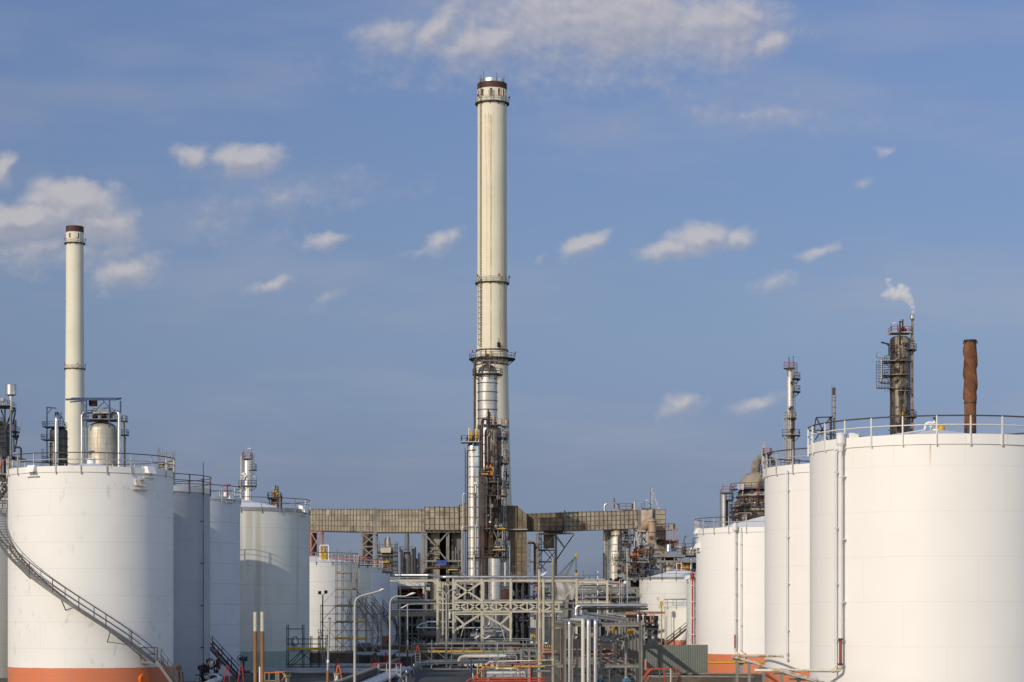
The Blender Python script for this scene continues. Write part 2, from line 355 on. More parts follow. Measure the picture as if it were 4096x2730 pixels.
# only the low air over the plant is dull; unseen sky behind and beside is brightened as added fill, less near the sun
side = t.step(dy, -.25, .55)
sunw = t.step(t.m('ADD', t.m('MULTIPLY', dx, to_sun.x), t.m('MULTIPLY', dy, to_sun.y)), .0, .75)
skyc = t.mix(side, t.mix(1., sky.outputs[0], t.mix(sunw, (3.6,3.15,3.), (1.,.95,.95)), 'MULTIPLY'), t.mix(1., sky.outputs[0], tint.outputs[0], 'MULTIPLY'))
CB, CD = (7.5,6.85,6.5), (4.5,4.45,5.0)
ccol = t.mix(lit, CD, CB)
skyc = t.mix(veil, skyc, (5.2,5.1,5.6))
skyc = t.mix(t.m('MULTIPLY', alpha, .64), skyc, ccol)
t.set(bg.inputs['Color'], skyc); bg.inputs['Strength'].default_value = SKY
scn.view_settings.view_transform = 'Standard'; scn.view_settings.look = 'None'
scn.view_settings.exposure = 0; scn.view_settings.gamma = 1
scn.cycles.use_denoising = True
scn.cycles.max_bounces = 8; scn.cycles.volume_bounces = 8
scn.cycles.volume_step_rate = 2
# ------------------------------------------------------------------ shared building blocks
def rail_ring(mb, cx, cy, r, z, a0, a1, h=1.1, rr=.035, n=None, posts=None, mids=(.5,)):
    """curved handrail with posts"""
    n = n or max(4, int(abs(a1-a0)*r/.6)); n = min(n, 40)
    full = abs(abs(a1-a0)-2*PI) < 1e-6
    def pt(k, zz): a = a0+(a1-a0)*k/n; return (cx+r*math.cos(a), cy+r*math.sin(a), zz)
    for hh in (h, *[q*h for q in mids]): mb.tube([pt(k, z+hh) for k in range(n+1)], rr, 5, caps=not full)
    np_ = posts or max(2, int(abs(a1-a0)*r/1.5))
    for k in range(np_ + (0 if full else 1)):
        a = a0+(a1-a0)*k/np_; x, y = cx+r*math.cos(a), cy+r*math.sin(a)
        mb.tube([(x,y,z-.05),(x,y,z+h)], rr, 5)
def ring_plat(par, cx, cy, z, r0, r1, a0=0, a1=2*PI, fm=None, rm=None, h=1.1, rr=.04, name='platform'):
    m = MB(); n = max(6, int(abs(a1-a0)*r1/.9)); n = min(n, 36)
    full = abs(abs(a1-a0)-2*PI) < 1e-6; c = n if full else n+1
    ring = lambda r, zz: [(cx+r*math.cos(a0+(a1-a0)*k/n), cy+r*math.sin(a0+(a1-a0)*k/n), zz) for k in range(c)]
    vs = ring(r0,z)+ring(r1,z)+ring(r0,z-.18)+ring(r1,z-.18); fs = []
    for k in range(n):
        k2 = (k+1) % c
        fs += [(k,c+k,c+k2,k2),(2*c+k,2*c+k2,3*c+k2,3*c+k),(c+k,3*c+k,3*c+k2,c+k2)]
    m.add(vs, fs)
    nb = max(2, int(abs(a1-a0)*r1/2.2))
    for k in range(nb + (0 if full else 1)):
        a = a0+(a1-a0)*k/nb; ca, sa = math.cos(a), math.sin(a)
        m.bar((cx+(r1-.1)*ca, cy+(r1-.1)*sa, z-.2), (cx+r0*ca, cy+r0*sa, z-.2-min(1.2,(r1-r0)*.8)), .1, .1)
    p = m.build(name, fm or m_dark, par)
    g = MB(); rail_ring(g, cx, cy, r1-.06, z, a0, a1, h, rr); g.build('guardrail', rm or m_mid, p)
    return p
def rect_rail(mb, x0, x1, y0, y1, z, h=1.1, rr=.035, sides='FLR', step=1.6, mids=(.5,)):
    runs = {'F':((x0,y0),(x1,y0)), 'B':((x0,y1),(x1,y1)), 'L':((x0,y0),(x0,y1)), 'R':((x1,y0),(x1,y1))}
    for s in sides:
        (xa,ya),(xb,yb) = runs[s]; L = math.hypot(xb-xa, yb-ya); n = max(1, round(L/step))
        for hh in (h, *[q*h for q in mids]): mb.tube([(xa,ya,z+hh),(xb,yb,z+hh)], rr, 5)
        for k in range(n+1):
            f = k/n; x, y = xa+(xb-xa)*f, ya+(yb-ya)*f
            mb.tube([(x,y,z-.02),(x,y,z+h)], rr, 5)
def rect_plat(par, x0, x1, y0, y1, z, fm=None, rm=None, sides='FLR', h=1.1, t=.22, rr=.04, name='platform'):
    p = MB().box(x0,x1,y0,y1,z-t,z).build(name, fm or m_mid, par)
    g = MB(); rect_rail(g, x0+.05, x1-.05, y0+.05, y1-.05, z, h, rr, sides); g.build('guardrail', rm or m_mid, p)
    return p
def ladder(par, x, y, z0, z1, a, mat=None, cage=True, rr=.035, w=.25):
    """vertical ladder whose climber faces direction -a (a points away from the wall)"""
    m = MB(); ca, sa = math.cos(a), math.sin(a); tx, ty = -sa, ca
    for s in (-1,1): m.tube([(x+tx*w*s, y+ty*w*s, z0),(x+tx*w*s, y+ty*w*s, z1+1)], rr, 5)
    k = z0+.3
    while k < z1: m.tube([(x-tx*w, y-ty*w, k),(x+tx*w, y+ty*w, k)], rr*.7, 4); k += .6
    lad = m.build('ladder', mat or m_mid, par)
    if cage:
        g = MB(); k = z0+2.4
        arc = [(w*1.3*math.cos(b), .05+.42*max(0,math.sin(b))+.25) for b in [PI*i/6 for i in range(7)]]
        P3 = lambda u, d, zz: (x+tx*u+ca*d, y+ty*u+sa*d, zz)
        while k < z1+.9: g.tube([P3(w,0,k)]+[P3(u,d,k) for u, d in arc]+[P3(-w,0,k)], rr*.7, 4); k += 1.2
        for i in (1,3,5): g.tube([P3(*arc[i], z0+2.4), P3(*arc[i], z1+.9)], rr*.6, 4)
        g.build('cage', mat or m_mid, lad)
    return lad
def stair(par, a, b, width, n=None, mat=None, rmat=None, sides=(-1,1), name='stair', h=1.0, rr=.035):
    """straight flight from foot a to head b; width is a horizontal vector"""
    a = Vector(a); b = Vector(b); w = Vector(width); n = n or max(3, round((b.z-a.z)/.2))
    m = MB(); wn = w.normalized(); run = (b-a); hd = Vector((run.x,run.y,0)).normalized()
    for s in (-1,1): m.bar(a+w*.5*s, b+w*.5*s, .06, .26)
    for k in range(n):
        p = a + run*((k+.5)/n); m.bar(p-w*.5, p+w*.5, .26, .05)
    st = m.build(name, mat or m_galv, par)
    g = MB()
    for s in sides:
        o = w*.5*s; up = Vector((0,0,h))
        g.tube([a+o, a+o+up, b+o+up, b+o], rr, 5); g.tube([a+o+up*.5, b+o+up*.5], rr*.9, 5)
        for f in (.33,.66): g.tube([a+o+run*f, a+o+run*f+up], rr, 5)
    g.build('handrail', rmat or m_mid, st)
    return st
def spiral(par, cx, cy, R, a0, z0, a1, z1, width=.75, mat=None, rmat=None, rr=.032, posts_every=1.9, gap=.18, inner_rail=False, sh=.17):
    """stair winding round a tank wall from angle a0 (low) to a1 (high)"""
    m = MB(); L = abs(a1-a0)*(R+gap+width/2); n = max(4, int((z1-z0)/.235))
    r0, r1 = R+gap, R+gap+width
    pt = lambda r, f, dz=0: Vector((cx+r*math.cos(a0+(a1-a0)*f), cy+r*math.sin(a0+(a1-a0)*f), z0+(z1-z0)*f+dz))
    for k in range(n):
        f = (k+.5)/n; m.bar(pt(r0,f), pt(r1,f), .19, .04)
    q = max(6, int(L/.7))
    for r, hh in ((r0,.09), (r1,sh)):
        for k in range(q): m.bar(pt(r,k/q), pt(r,(k+1)/q), .045, hh)
    st = m.build('spiral_stair', mat or m_galv, par)
    g = MB()
    for r in ((r1,r0) if inner_rail else (r1,)):
        for hh in (1.05,.55): g.tube([pt(r,k/q,hh) for k in range(q+1)], rr, 5)
        np_ = max(2, int(L/posts_every))
        for k in range(np_+1): g.tube([pt(r,k/np_), pt(r,k/np_,1.05)], rr, 5)
    g.build('handrail', rmat or m_mid, st)
    nb = max(2, int(L/3.2))
    for k in range(1, nb):
        f = k/nb; MB().bar(pt(r1,f,-.12), pt(R,f,-1.0), .07, .07).build('bracket', mat or m_galv, st)
    return st
class Tank: pass
def tank(name, label, cx, cy, R, h, shell_m, roof_m=None, rise=None, rail_n=26, curb=.42, rail_m=None, post_m=None, rail_a=(0,2*PI), rail_h=1.1, curb_m=None, group='storage tanks', rr=.04, n=96):
    T = Tank(); T.cx, T.cy, T.R, T.h = cx, cy, R, h
    T.o = thing(name, label, 'storage tank', (cx,cy,0), group)
    MB().lathe(cx,cy,[(R,0),(R,h)],n,caps=False).build('shell', shell_m, T.o)
    rise = rise if rise is not None else R*.15
    MB().lathe(cx,cy,[(R+.01,h+.02),(R*.12,h+rise),(.02,h+rise)],n,caps=False).build('roof', roof_m or shell_m, T.o)
    if curb: MB().lathe(cx,cy,[(R+.03,h-curb*.15),(R+.07,h-curb*.15),(R+.07,h+curb*.85),(R-.12,h+curb*.85),(R-.12,h+.05)],n,caps=False).build('rim', curb_m or shell_m, T.o)
    zt = h+curb*.85; r = R+.11
    g = MB(); a0, a1 = rail_a; q = 72; full = abs(a1-a0-2*PI) < 1e-6
    g.tube([(cx+r*math.cos(a0+(a1-a0)*k/q), cy+r*math.sin(a0+(a1-a0)*k/q), zt+rail_h) for k in range(q+1)], rr, 6, caps=not full)
    gr = g.build('guardrail', rail_m or m_raild, T.o)
    g = MB(); g.tube([(cx+r*math.cos(a0+(a1-a0)*k/q), cy+r*math.sin(a0+(a1-a0)*k/q), zt+rail_h*.5) for k in range(q+1)], rr*.9, 6, caps=not full)
    g.build('middle_rail', post_m or m_railw, gr)
    pm = MB().box(-.045,.045,-.04,.04,-.4-curb*.5,rail_h)
    first = None
    for k in range(rail_n if full else rail_n+1):
        a = a0+(a1-a0)*k/rail_n
        loc = Vector((r*math.cos(a), r*math.sin(a), zt))
        if first is None:
            first = pm.build('post', post_m or m_railw, None, origin=(0,0,0)); first.parent = gr; first.location = loc; first.rotation_euler = (0,0,a); ORG[first.name] = ORG[gr.name]+loc
        else: dup(first, gr, loc, a)
    return T
def on_tank(T, px, off=0.):
    """point of the wall (plus off metres) in the photo column px: x, y, outward angle"""
    k = (px-CX)/F; r = T.R+off
    A = 1+k*k; B = -2*(k*T.cx+T.cy); C = T.cx**2+T.cy**2-r*r
    D = B*B-4*A*C; y = (-B-math.sqrt(max(D,0)))/(2*A); x = k*y
    return x, y, math.atan2(y-T.cy, x-T.cx)
def zt(T, py, y): return Z(py, y)
def body(par, name, pxc, d, prof, mat, n=28, soft=False):
    """round body from a silhouette: prof = (half width px, row py) from bottom to top"""
    return MB().lathe(X(pxc,d), d, [(S(r,d), Z(y,d)) for r, y in prof], n, soft=soft).build(name, mat, par)
def dome(par, name, pxc, d, rpx, y0, y1, mat, n=28):
    pr = [(S(rpx*math.cos(PI/2*i/8),d), Z(y0+(y1-y0)*math.sin(PI/2*i/8),d)) for i in range(9)]
    return MB().lathe(X(pxc,d), d, pr, n, soft=True).build(name, mat, par)
def clutter(par, pxc, hw, y0, y1, d, r, n, seed, mats):
    """small fittings, conduits and short pipes fixed round the front of a column of radius r metres"""
    g = random.Random(seed)
    for mm in mats:
        for k in range(n):
            m = MB(); f = g.uniform(-1,1); px = pxc+hw*f; yy = g.uniform(y0,y1); q = d-r*math.sqrt(max(0,1-min(1,abs(f))**2))-g.uniform(.15,1.2); kd = g.random()
            if kd < .4: m.tube([P(px,yy,q),P(px,yy-g.uniform(10,60),q)], g.uniform(.05,.14), 6)
            elif kd < .7: m.tube([P(px,yy,q),P(px+g.uniform(-.6,.6)*hw,yy+g.uniform(-2,2),q)], g.uniform(.05,.12), 6)
            else: c = P(px,yy,q); w_ = g.uniform(.12,.38); m.box(c.x-w_,c.x+w_,c.y-.2,c.y+.2,c.z-w_*g.uniform(.6,1.6),c.z+w_)
            m.build('small_fitting', mm, par)
def pipe(par, pts, rpx, mat, d=None, name='pipe', n=10, bend=None):
    """elbowed pipe through photo points (px, py, depth); radius in px at the first depth"""
    r = S(rpx, pts[0][2])
    return MB().pipe(PP(*pts), r, n, bend).build(name, mat, par)
# ------------------------------------------------------------------ storage tanks
tm_a = tankmat('mildewed_white_tank', (.78,.775,.75), band=(1.72,ORANGE), mildew=.26, rust=(17.9,4.), seam=2.2, seam_amt=.12)
tm_roof = M('tank_roof_grey_white', (.66,.68,.70), .5, var=.15)
tm_far = tankmat('cream_tank', (.72,.70,.63), seam=2.2, stain=(.5,.45,.36,.4))
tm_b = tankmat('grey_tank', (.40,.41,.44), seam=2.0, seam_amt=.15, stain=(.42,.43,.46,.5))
tm_c = tankmat('pale_lilac_tank', (.64,.65,.69), seam=2.05, seam_amt=.3)
tm_d = tankmat('aged_green_band_tank', (.64,.65,.60), seam=2.1, seam_amt=.2, band=(2.1,(.33,.42,.365)), skirt=(.18,(.6,.6,.58)), stain=(.40,.35,.25,.55), stain_lo=.52, stain_hi=.7, stain_scale=(.75,.75,.035))
def st_tank(n, c, **k): return tankmat(n, c, seam=1.9, **k)
TA = tank('storage_tank', 'big white tank with mildew spots and a long winding stair on its side', -35.9,182,6.93,17.9, tm_a, tm_roof, rise=1.05, rail_n=21, curb=.5)
TZ = tank('storage_tank', 'cream tank cut off by the left picture edge behind the winding stair', -54.5,212,7.2,16.1, tm_far, tm_roof, rail_n=22)
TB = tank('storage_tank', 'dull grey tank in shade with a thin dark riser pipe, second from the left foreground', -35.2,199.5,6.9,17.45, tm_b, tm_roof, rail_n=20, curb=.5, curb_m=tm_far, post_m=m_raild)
TC = tank('storage_tank', 'plain pale lilac tank with a red hand wheel on its rim', -34.6,217,6.9,17.7, tm_c, tm_roof, rail_n=20, curb=.3)
TD = tank('storage_tank', 'weathered tank with brown streaks and a pale green foot band', -30.9,242,7.9,17.65, tm_d, m_white, rise=1.5, rail_n=22, curb=.4, curb_m=m_galv, post_m=m_galv)
tm_e = st_tank('cream_white_tank', (.78,.765,.72), band=(1.5,(.36,.12,.07)), skirt=(.0,(.4,.4,.4)))
tm_f = st_tank('cream_tank_blue_foot', (.70,.67,.58), band=(2.3,(.05,.10,.26)))
tm_g = st_tank('pale_grey_tank_streaks', (.64,.65,.68), stain=(.42,.36,.3,.6), stain_scale=(1,1,.05))
tm_h = st_tank('pale_grey_tank_red_foot', (.64,.65,.68), band=(3.0,(.30,.11,.07)))
tm_i = st_tank('pale_grey_tank', (.65,.66,.69))
TE = tank('storage_tank', 'white tank with rust red foot behind the big scaffold', -26.35,281,6.0,13.0, tm_e, m_white, rise=.9, rail_n=18, curb=.1, rail_m=m_raild)
TF = tank('storage_tank', 'cream tank with blue foot and a blue top rail behind the scaffold', -25.6,296,6.0,12.95, tm_f, m_white, rise=.9, rail_n=18, curb=.12, curb_m=m_blue, rail_m=m_redrail, post_m=m_blue)
TG = tank('storage_tank', 'grey tank with faint rust streaks between the blue railed and the red footed tank', -24.95,311,6.0,12.97, tm_g, m_white, rise=.9, rail_n=18, curb=.12, rail_m=m_redrail)
TH = tank('storage_tank', 'pale grey tank with red brown foot and dark rim ring', -24.7,327,6.0,12.6, tm_h, m_white, rise=.7, rail_n=18, curb=.25, curb_m=m_dark, rail_m=m_redrail, post_m=m_mid)
TI = tank('storage_tank', 'farthest pale grey tank of the left row, next to the silver pipe', -24.4,343,6.0,12.6, tm_i, m_white, rise=.7, rail_n=18, curb=.25, curb_m=m_dark, rail_m=m_raild, post_m=m_mid)
tm_r1 = tankmat('bright_white_tank', (.82,.805,.77), band=(1.65,ORANGE), seam=2.75, seam_amt=.07, rust=(16.5,2.2), var=.05)
tm_r2 = tankmat('bright_white_tank_b', (.82,.805,.775), band=(2.0,ORANGE), seam=2.75, seam_amt=.07, rust=(16.5,2.2), var=.05)
tm_r3 = tankmat('bright_white_tank_c', (.82,.805,.77), band=(2.0,ORANGE), seam=2.4, seam_amt=.06, var=.05)
T1 = tank('storage_tank', 'largest bright white tank at the right with a yellow roof vent', 27.2,137,8.0,16.5, tm_r1, tm_roof, rise=1.35, rail_n=25, curb=.62, post_m=M('white_post',(.70,.69,.66),.5,var=.2,stain=(.15,.1,.07,.4)), rr=.045, n=128)
T2 = tank('storage_tank', 'white tank with one thin riser pipe, half hidden by the largest tank', 27.0,160,8.0,16.5, tm_r2, tm_roof, rise=1.3, rail_n=25, curb=.62, rr=.045, n=128)
T3 = tank('storage_tank', 'white tank with two riser pipes above the grey green fence', 27.8,229,8.0,14.8, tm_r3, m_white, rise=1.9, rail_n=25, curb=.55, n=112)
tm_r4 = tankmat('stained_white_tank', (.68,.67,.62), band=(2.4,(.03,.035,.06)), seam=1.75, seam_amt=.3, mildew=.9, stain=(.4,.37,.32,.5), stain_lo=.55)
T4 = tank('storage_tank', 'squat stained white tank with a bright domed roof and a white vent frame', 27.6,350,6.7,12.0, tm_r4, m_white, rise=1.6, rail_n=18, curb=.35, curb_m=m_rackg, rail_m=m_dark, post_m=m_dark, rail_h=1.0)
tm_r5 = tankmat('small_cream_tank', (.78,.75,.66), band=(2.3,(.56,.2,.12)), seam=2.9, seam_amt=.15, stain=(.55,.48,.33,.5))
T5 = tank('storage_tank', 'small cream tank with salmon foot and a short stair, in front of the stained tank', 27.9,330,4.3,7.4, tm_r5, m_white, rise=.8, rail_n=14, curb=.12, rail_m=m_raild)
tm_r6 = tankmat('grey_white_tank', (.70,.69,.64), seam=2.6, seam_amt=.2, mildew=.8)
T6 = tank('storage_tank', 'narrow visible strip of a grey white tank carrying a bright red riser', 30.55,300,6.0,11.3, tm_r6, m_white, rise=.8, rail_n=16, curb=.15, rail_m=m_raild)

def hatch(T, px, z, w=.9, h=.55, d=.55, mat=None, name='hatch_box'):
    x, y, a = on_tank(T, px); ca, sa = math.cos(a), math.sin(a)
    q = lambda u, r, zz: (x-sa*u+ca*r, y+ca*u+sa*r, zz)
    m = MB().hexa([q(-w/2,-.3,z),q(w/2,-.3,z),q(w/2,d,z-.1),q(-w/2,d,z-.1),q(-w/2,-.3,z+h),q(w/2,-.3,z+h),q(w/2*.9,d*.5,z+h*.9),q(-w/2*.9,d*.5,z+h*.9)])
    m.bar(q(-w*.75,.12,z-.42), q(w*.75,.12,z-.42), .2, .05)
    return m.build(name, mat or m_white, T.o)
def riser(T, px, y0, y1, rpx, mat, off=.35, name='riser_pipe', brackets=4, bm=None, top_in=False):
    x, y, a = on_tank(T, px, off); r = S(rpx, y)
    z0, z1 = Z(y0,y), Z(y1,y); ca, sa = math.cos(a), math.sin(a)
    pts = [(x,y,z0),(x,y,z1)]
    if top_in: pts.append((x-ca*(off+.5), y-sa*(off+.5), z1))
    o = MB().pipe(pts, r, 10).build(name, mat, T.o)
    for k in range(brackets):
        m = MB()
        zz = z0+(z1-z0)*(k+.6)/brackets
        m.bar((x,y,zz),(x-ca*off,y-sa*off,zz), r*2.4, .09); m.lathe(x,y,[(r*1.35,zz-.05),(r*1.35,zz+.05)],10)
        m.build('bracket', bm or mat, o)
    return o, (x,y,a)
def flange(par, p, axis, r, t=.09, mat=None, name='flange'):
    return MB().disc(p, r, axis, t).build(name, mat or m_rpipe, par)
# --- details of the winding-stair tank
spiral(TA.o, TA.cx, TA.cy, TA.R, math.radians(-40), 2.25, math.radians(-208), 17.9, 1.05, m_mid, m_raild, rr=.042, sh=.3)
lx, ly, la = on_tank(TA, 600, .55)
lp = rect_plat(TA.o, lx-.75, lx+.75, ly-.45, ly+.4, 2.28, m_mid, m_raild, sides='F', rr=.036, name='landing')
stair(TA.o, (lx+2.5, ly-.9, .0), (lx+.75, ly-.05, 2.25), (.25,.75,0), 11, m_mid, m_raild, rr=.036)
for px in (134, 594): hatch(TA, px, 17.95)
hatch(TA, 556, 16.9, 1.0, .45, .35, M('rusted_hatch', (.6,.58,.53), .7, var=.3, nscale=3, stain=(.12,.05,.03,.9), stain_lo=.4, stain_scale=(2,2,2)), 'rusted_overflow_hatch')
MB().lathe(TA.cx,TA.cy,[(.36,18.8),(.36,19.3),(.47,19.32),(.47,19.42),(.0,19.44)],18).build('roof_vent', m_white, TA.o)
MB().lathe(TA.cx-.1,TA.cy,[(.05,19.4),(.05,19.75),(.4,20.05),(.42,20.1),(.04,20.1)],12).build('funnel_cap', m_galv, TA.o)
x, y, a = on_tank(TA, 575, .16)
MB().disc((x,y,.72), .48, (math.cos(a),math.sin(a),0), .3).build('manhole', m_orange, TA.o)
x, y, a = on_tank(TA, 578, .1)
mh = MB().disc((x,y,3.1), .5, (math.cos(a),math.sin(a),0), .14, 24).build('manhole', m_white, TA.o)
# --- grey tank riser and the stair flights between the left tanks
riser(TB, 813, 2692, 1850, 1.6, m_dark, .25, 'riser_pipe', 5)
hatch(TC, 915, 17.8, .9, .6, .5)
x, y, a = on_tank(TC, 909, .25)
wh = MB(); wh.tube([(x,y,17.9),(x,y,19.1)], .07, 8); wh.lathe(x,y,[(.12,19.05),(.34,19.05),(.34,19.15),(.12,19.15),(.12,19.05)],14,caps=False); wh.bar((x-.32,y,19.1),(x+.32,y,19.1),.05,.05); wh.build('hand_wheel', m_red, TC.o)
sb = P(957,2718,203); st_ = P(842,2588,206)
ts = thing('steel_stair', 'grey steel stair descending between the lilac and the grey tank', 'stair', (sb.x,sb.y,0))
stair(ts, (sb.x, sb.y, max(.05,sb.z)), (st_.x, st_.y, st_.z), (.25,.85,0), 15, m_mid, m_dark, rr=.045)
MB().box(st_.x-1.3, st_.x+.1, st_.y-.5, st_.y+.5, st_.z-.1, st_.z).build('landing', m_mid, ts)
# --- green-foot tank
x, y, a = on_tank(TD, 1181, .12)
MB().disc((x,y,Z(2566,y)), .52, (math.cos(a),math.sin(a),0), .5, 24).build('manhole', m_stone, TD.o)
x, y, a = on_tank(TD, 1181, .4); MB().lathe(0,0,[(0,0)],8,caps=False) if False else None
mr = MB(); ring = [(x+math.sin(-a)*0 - math.sin(a)*.52*math.cos(k*PI/12), y+math.cos(a)*.52*math.cos(k*PI/12), Z(2566,y)+.52*math.sin(k*PI/12)) for k in range(25)]
mr.tube(ring, .05, 6, caps=False); mr.build('manhole_flange', m_raild, TD.o)
hatch(TD, 1212, 17.7, 1.0, .7, .5)
MB().lathe(-26.0,238.5,[(.3,18.0),(.3,19.2),(.36,19.22),(.36,19.35)],12).build('vent_stub', m_rust, TD.o)
# stairs winding up the far row of left tanks
for T, z1, hm in ((TF,12.95,m_blue),(TG,12.95,m_dark),(TH,12.6,m_dark),(TI,12.6,m_dark)):
    spiral(T.o, T.cx, T.cy, T.R, math.radians(30), .3, math.radians(-97), z1, .95, m_mid, hm, rr=.045, gap=.12, sh=.22)
for T, pxs in ((TE,(1262,1290)),):
    for px in pxs:
        MB().box(T.cx-3+(px-1262)*.05,T.cx-2.4+(px-1262)*.05,T.cy-3,T.cy-2.4,13.3,14.0).build('roof_hatch', m_yellow, T.o)
va = MB(); va.lathe(X(1297,278),278,[(.5,13.3),(.5,13.9),(.62,13.9),(.62,14.1),(.25,14.4),(.1,14.9),(.3,14.95),(.3,15.05),(.05,15.1)],12); va.build('roof_valve', m_yellow, TE.o)
vf = MB()
for q in (-.55,.55): vf.bar((X(1297,277)+q,277,13.3),(X(1297,277)+q,277,15.2),.1)
vf.bar((X(1297,277)-.55,277,15.2),(X(1297,277)+.55,277,15.2),.1); vf.build('valve_frame', m_white, TE.o)
# --- largest white tank: foam riser, yellow vent, roof pipe
o, (x,y,a) = riser(T1, 3362, 2560, 1806, 6.4, m_stone, .42, 'foam_riser', 3)
MB().lathe(x,y,[(.15,Z(1806,y)),(.18,Z(1786,y)),(.22,Z(1780,y)),(.26,Z(1774,y)),(.26,Z(1741,y)),(.28,Z(1740,y)),(.28,Z(1736,y)),(.2,Z(1733,y)),(.0,Z(1731,y))],24).build('foam_chamber', m_stone, T1.o)
ca, sa = math.cos(a), math.sin(a)
MB().box(x+.55,x+1.15,y+.1,y+.9,16.75,17.35).build('foam_box', m_stone, T1.o)
MB().tube([(x,y,Z(2655,y)),(x,y,Z(2560,y))],S(6.2,y),12).build('red_riser_section', M('dark_red_pipe',(.26,.06,.04),.6,var=.3,stain=(.5,.42,.3,.3),stain_lo=.62), T1.o)
for yy in (2558,2658): flange(T1.o, (x,y,Z(yy,y)), (0,0,1), S(10,y), .12)
MB().pipe([(x,y,Z(2660,y)),(x,y,Z(2684,y)),(x-1.1,y-.05,Z(2684,y)),(x-5.2,y+1.0,Z(2684,y))],S(6,y),12,.4).build('yellow_elbow', m_yrust, T1.o)
o, (x2,y2,a2) = riser(T1, 3337, 2692, 1800, 4., m_stone, .4, 'thin_riser', 4, top_in=True)
flange(T1.o, (x2,y2,Z(2668,y2)), (0,0,1), S(7.5,y2), .1, m_stone)
MB().lathe(T1.cx,T1.cy,[(.36,17.6),(.36,18.1),(.42,18.12),(.42,18.2),(0,18.22)],24).build('roof_drum', m_stone, T1.o)
MB().lathe(X(3765,136.7),136.7,[(.22,17.7),(.24,18.05),(.22,18.14),(.12,18.24),(.04,18.26),(.04,18.42)],18).build('yellow_vent', m_yellow, T1.o)
zr = lambda px, py: P(px,py,137.2)
MB().pipe([P(3432,1766,131.5),P(3700,1722,136.2),P(3702,1695,136.2),P(3722,1690,136.2)], .075, 10, .25).build('roof_pipe', m_stone, T1.o)
MB().pipe([P(3712,1692,136.2),P(3738,1692,136.2),P(3738,1684,136.2)], .08, 10, .15).build('vent_pipe', m_stone, T1.o)
MB().lathe(X(3740,136.2),136.2,[(.09,Z(1686,136)),(.05,Z(1676,136)),(.1,Z(1675,136)),(.19,Z(1672,136)),(.02,Z(1667,136))],16).build('mushroom_vent', m_rpipe, T1.o)
MB().pipe([P(4020,1758,133),P(4100,1752,131),P(4180,1750,132)], .06, 6).build('red_hose', m_redrail, T1.o)
# --- middle right tank riser
o, (x,y,a) = riser(T2, 3144, 2634, 1885, 2.9, m_stone, .35, 'thin_riser', 4, top_in=True)
for yy in (2612,2636): flange(T2.o, (x,y,Z(yy,y)), (0,0,1), S(6.5,y), .12, m_stone)
MB().bar((x+.55,y+.2,14.9),(x+.55,y+.2,16.1),.12,.02).build('rust_patch', m_rust, T2.o) if False else None
MB().pipe([P(3240,1868,153.5),P(3330,1850,158)], .12, 8).build('roof_pipe', m_stone, T2.o)
# --- third right tank
o, (x,y,a) = riser(T3, 2940, 2540, 2128, 3.3, m_stone, .45, 'foam_riser', 4)
MB().lathe(x,y,[(.1,Z(2128,y)),(.25,Z(2122,y)),(.27,Z(2118,y)),(.27,Z(2096,y)),(0,Z(2090,y))],18).build('foam_chamber', m_stone, T3.o)
MB().tube([(x,y,Z(2594,y)),(x,y,Z(2540,y))],S(3.6,y),10).build('red_riser_section', bpy.data.materials['dark_red_pipe'], T3.o)
MB().pipe([(x,y,Z(2594,y)),(x,y,Z(2608,y)),(x+.35,y-.1,Z(2615,y)),(x+.38,y-.1,Z(2650,y))],S(3.2,y),8).build('yellow_drop_pipe', m_yrust, T3.o)
o, (x,y,a) = riser(T3, 2962, 2600, 2112, 1.8, m_stone, .35, 'thin_riser', 3, top_in=True)
MB().pipe([(x,y,Z(2602,y)),(x+.4,y-.1,Z(2612,y)),(x+.42,y-.1,Z(2650,y))],S(2.6,y),8).build('yellow_drop_pipe', m_yrust, T3.o)
hatch(T3, 2795, 13.3, .9, .5, .5); hatch(T3, 2790, 14.9, .7, .5, .4)
MB().pipe([P(2832,2652,218.5),P(3062,2650,217.5)], .11, 8).build('yellow_gas_pipe', m_yellow, T3.o)
# --- stained tank: vent frame; small tank: yellow vent pipe; strip tank: red riser
vf = MB(); c0 = Vector((X(2716,344),344,13.2))
for q in (-.38,.38): vf.bar(c0+Vector((q,0,0)), c0+Vector((q,0,1.3)), .1)
vf.bar(c0+Vector((-.38,0,1.3)), c0+Vector((.38,0,1.3)), .1); vf.bar(c0+Vector((-.38,0,.05)), c0+Vector((.38,0,.05)), .1); vf.build('vent_frame', m_stone, T4.o)
MB().tube([c0,c0+Vector((0,0,1.6))],.09,8).build('vent_pipe', m_red, T4.o)
MB().pipe([P(2646,2578,324),P(2646,2425,324)], S(2.6,324), 8).build('yellow_riser', m_yellow, T5.o)
MB().box(X(2641,324),X(2651,324),323.6,324.4,Z(2426,324),Z(2406,324)).build('yellow_vent_box', m_yellow, T5.o)
stair(T5.o, P(2668,2580,323.5), P(2748,2515,324.5), (.2,.8,0), 12, m_conc, m_raild, rr=.05)
o, (x,y,a) = riser(T6, 2770, 2578, 2316, 3., m_red, .5, 'red_riser', 4, m_stone)
MB().lathe(x,y,[(.12,Z(2318,y)),(.28,Z(2311,y)),(.3,Z(2297,y)),(.2,Z(2293,y)),(.05,Z(2290,y))],16).build('red_foam_chamber', m_red, T6.o)
riser(T6, 2782, 2578, 2312, 1.3, m_red, .3, 'thin_red_riser', 3, m_stone)
hatch(T6, 2752, 11.2, .7, .5, .5)
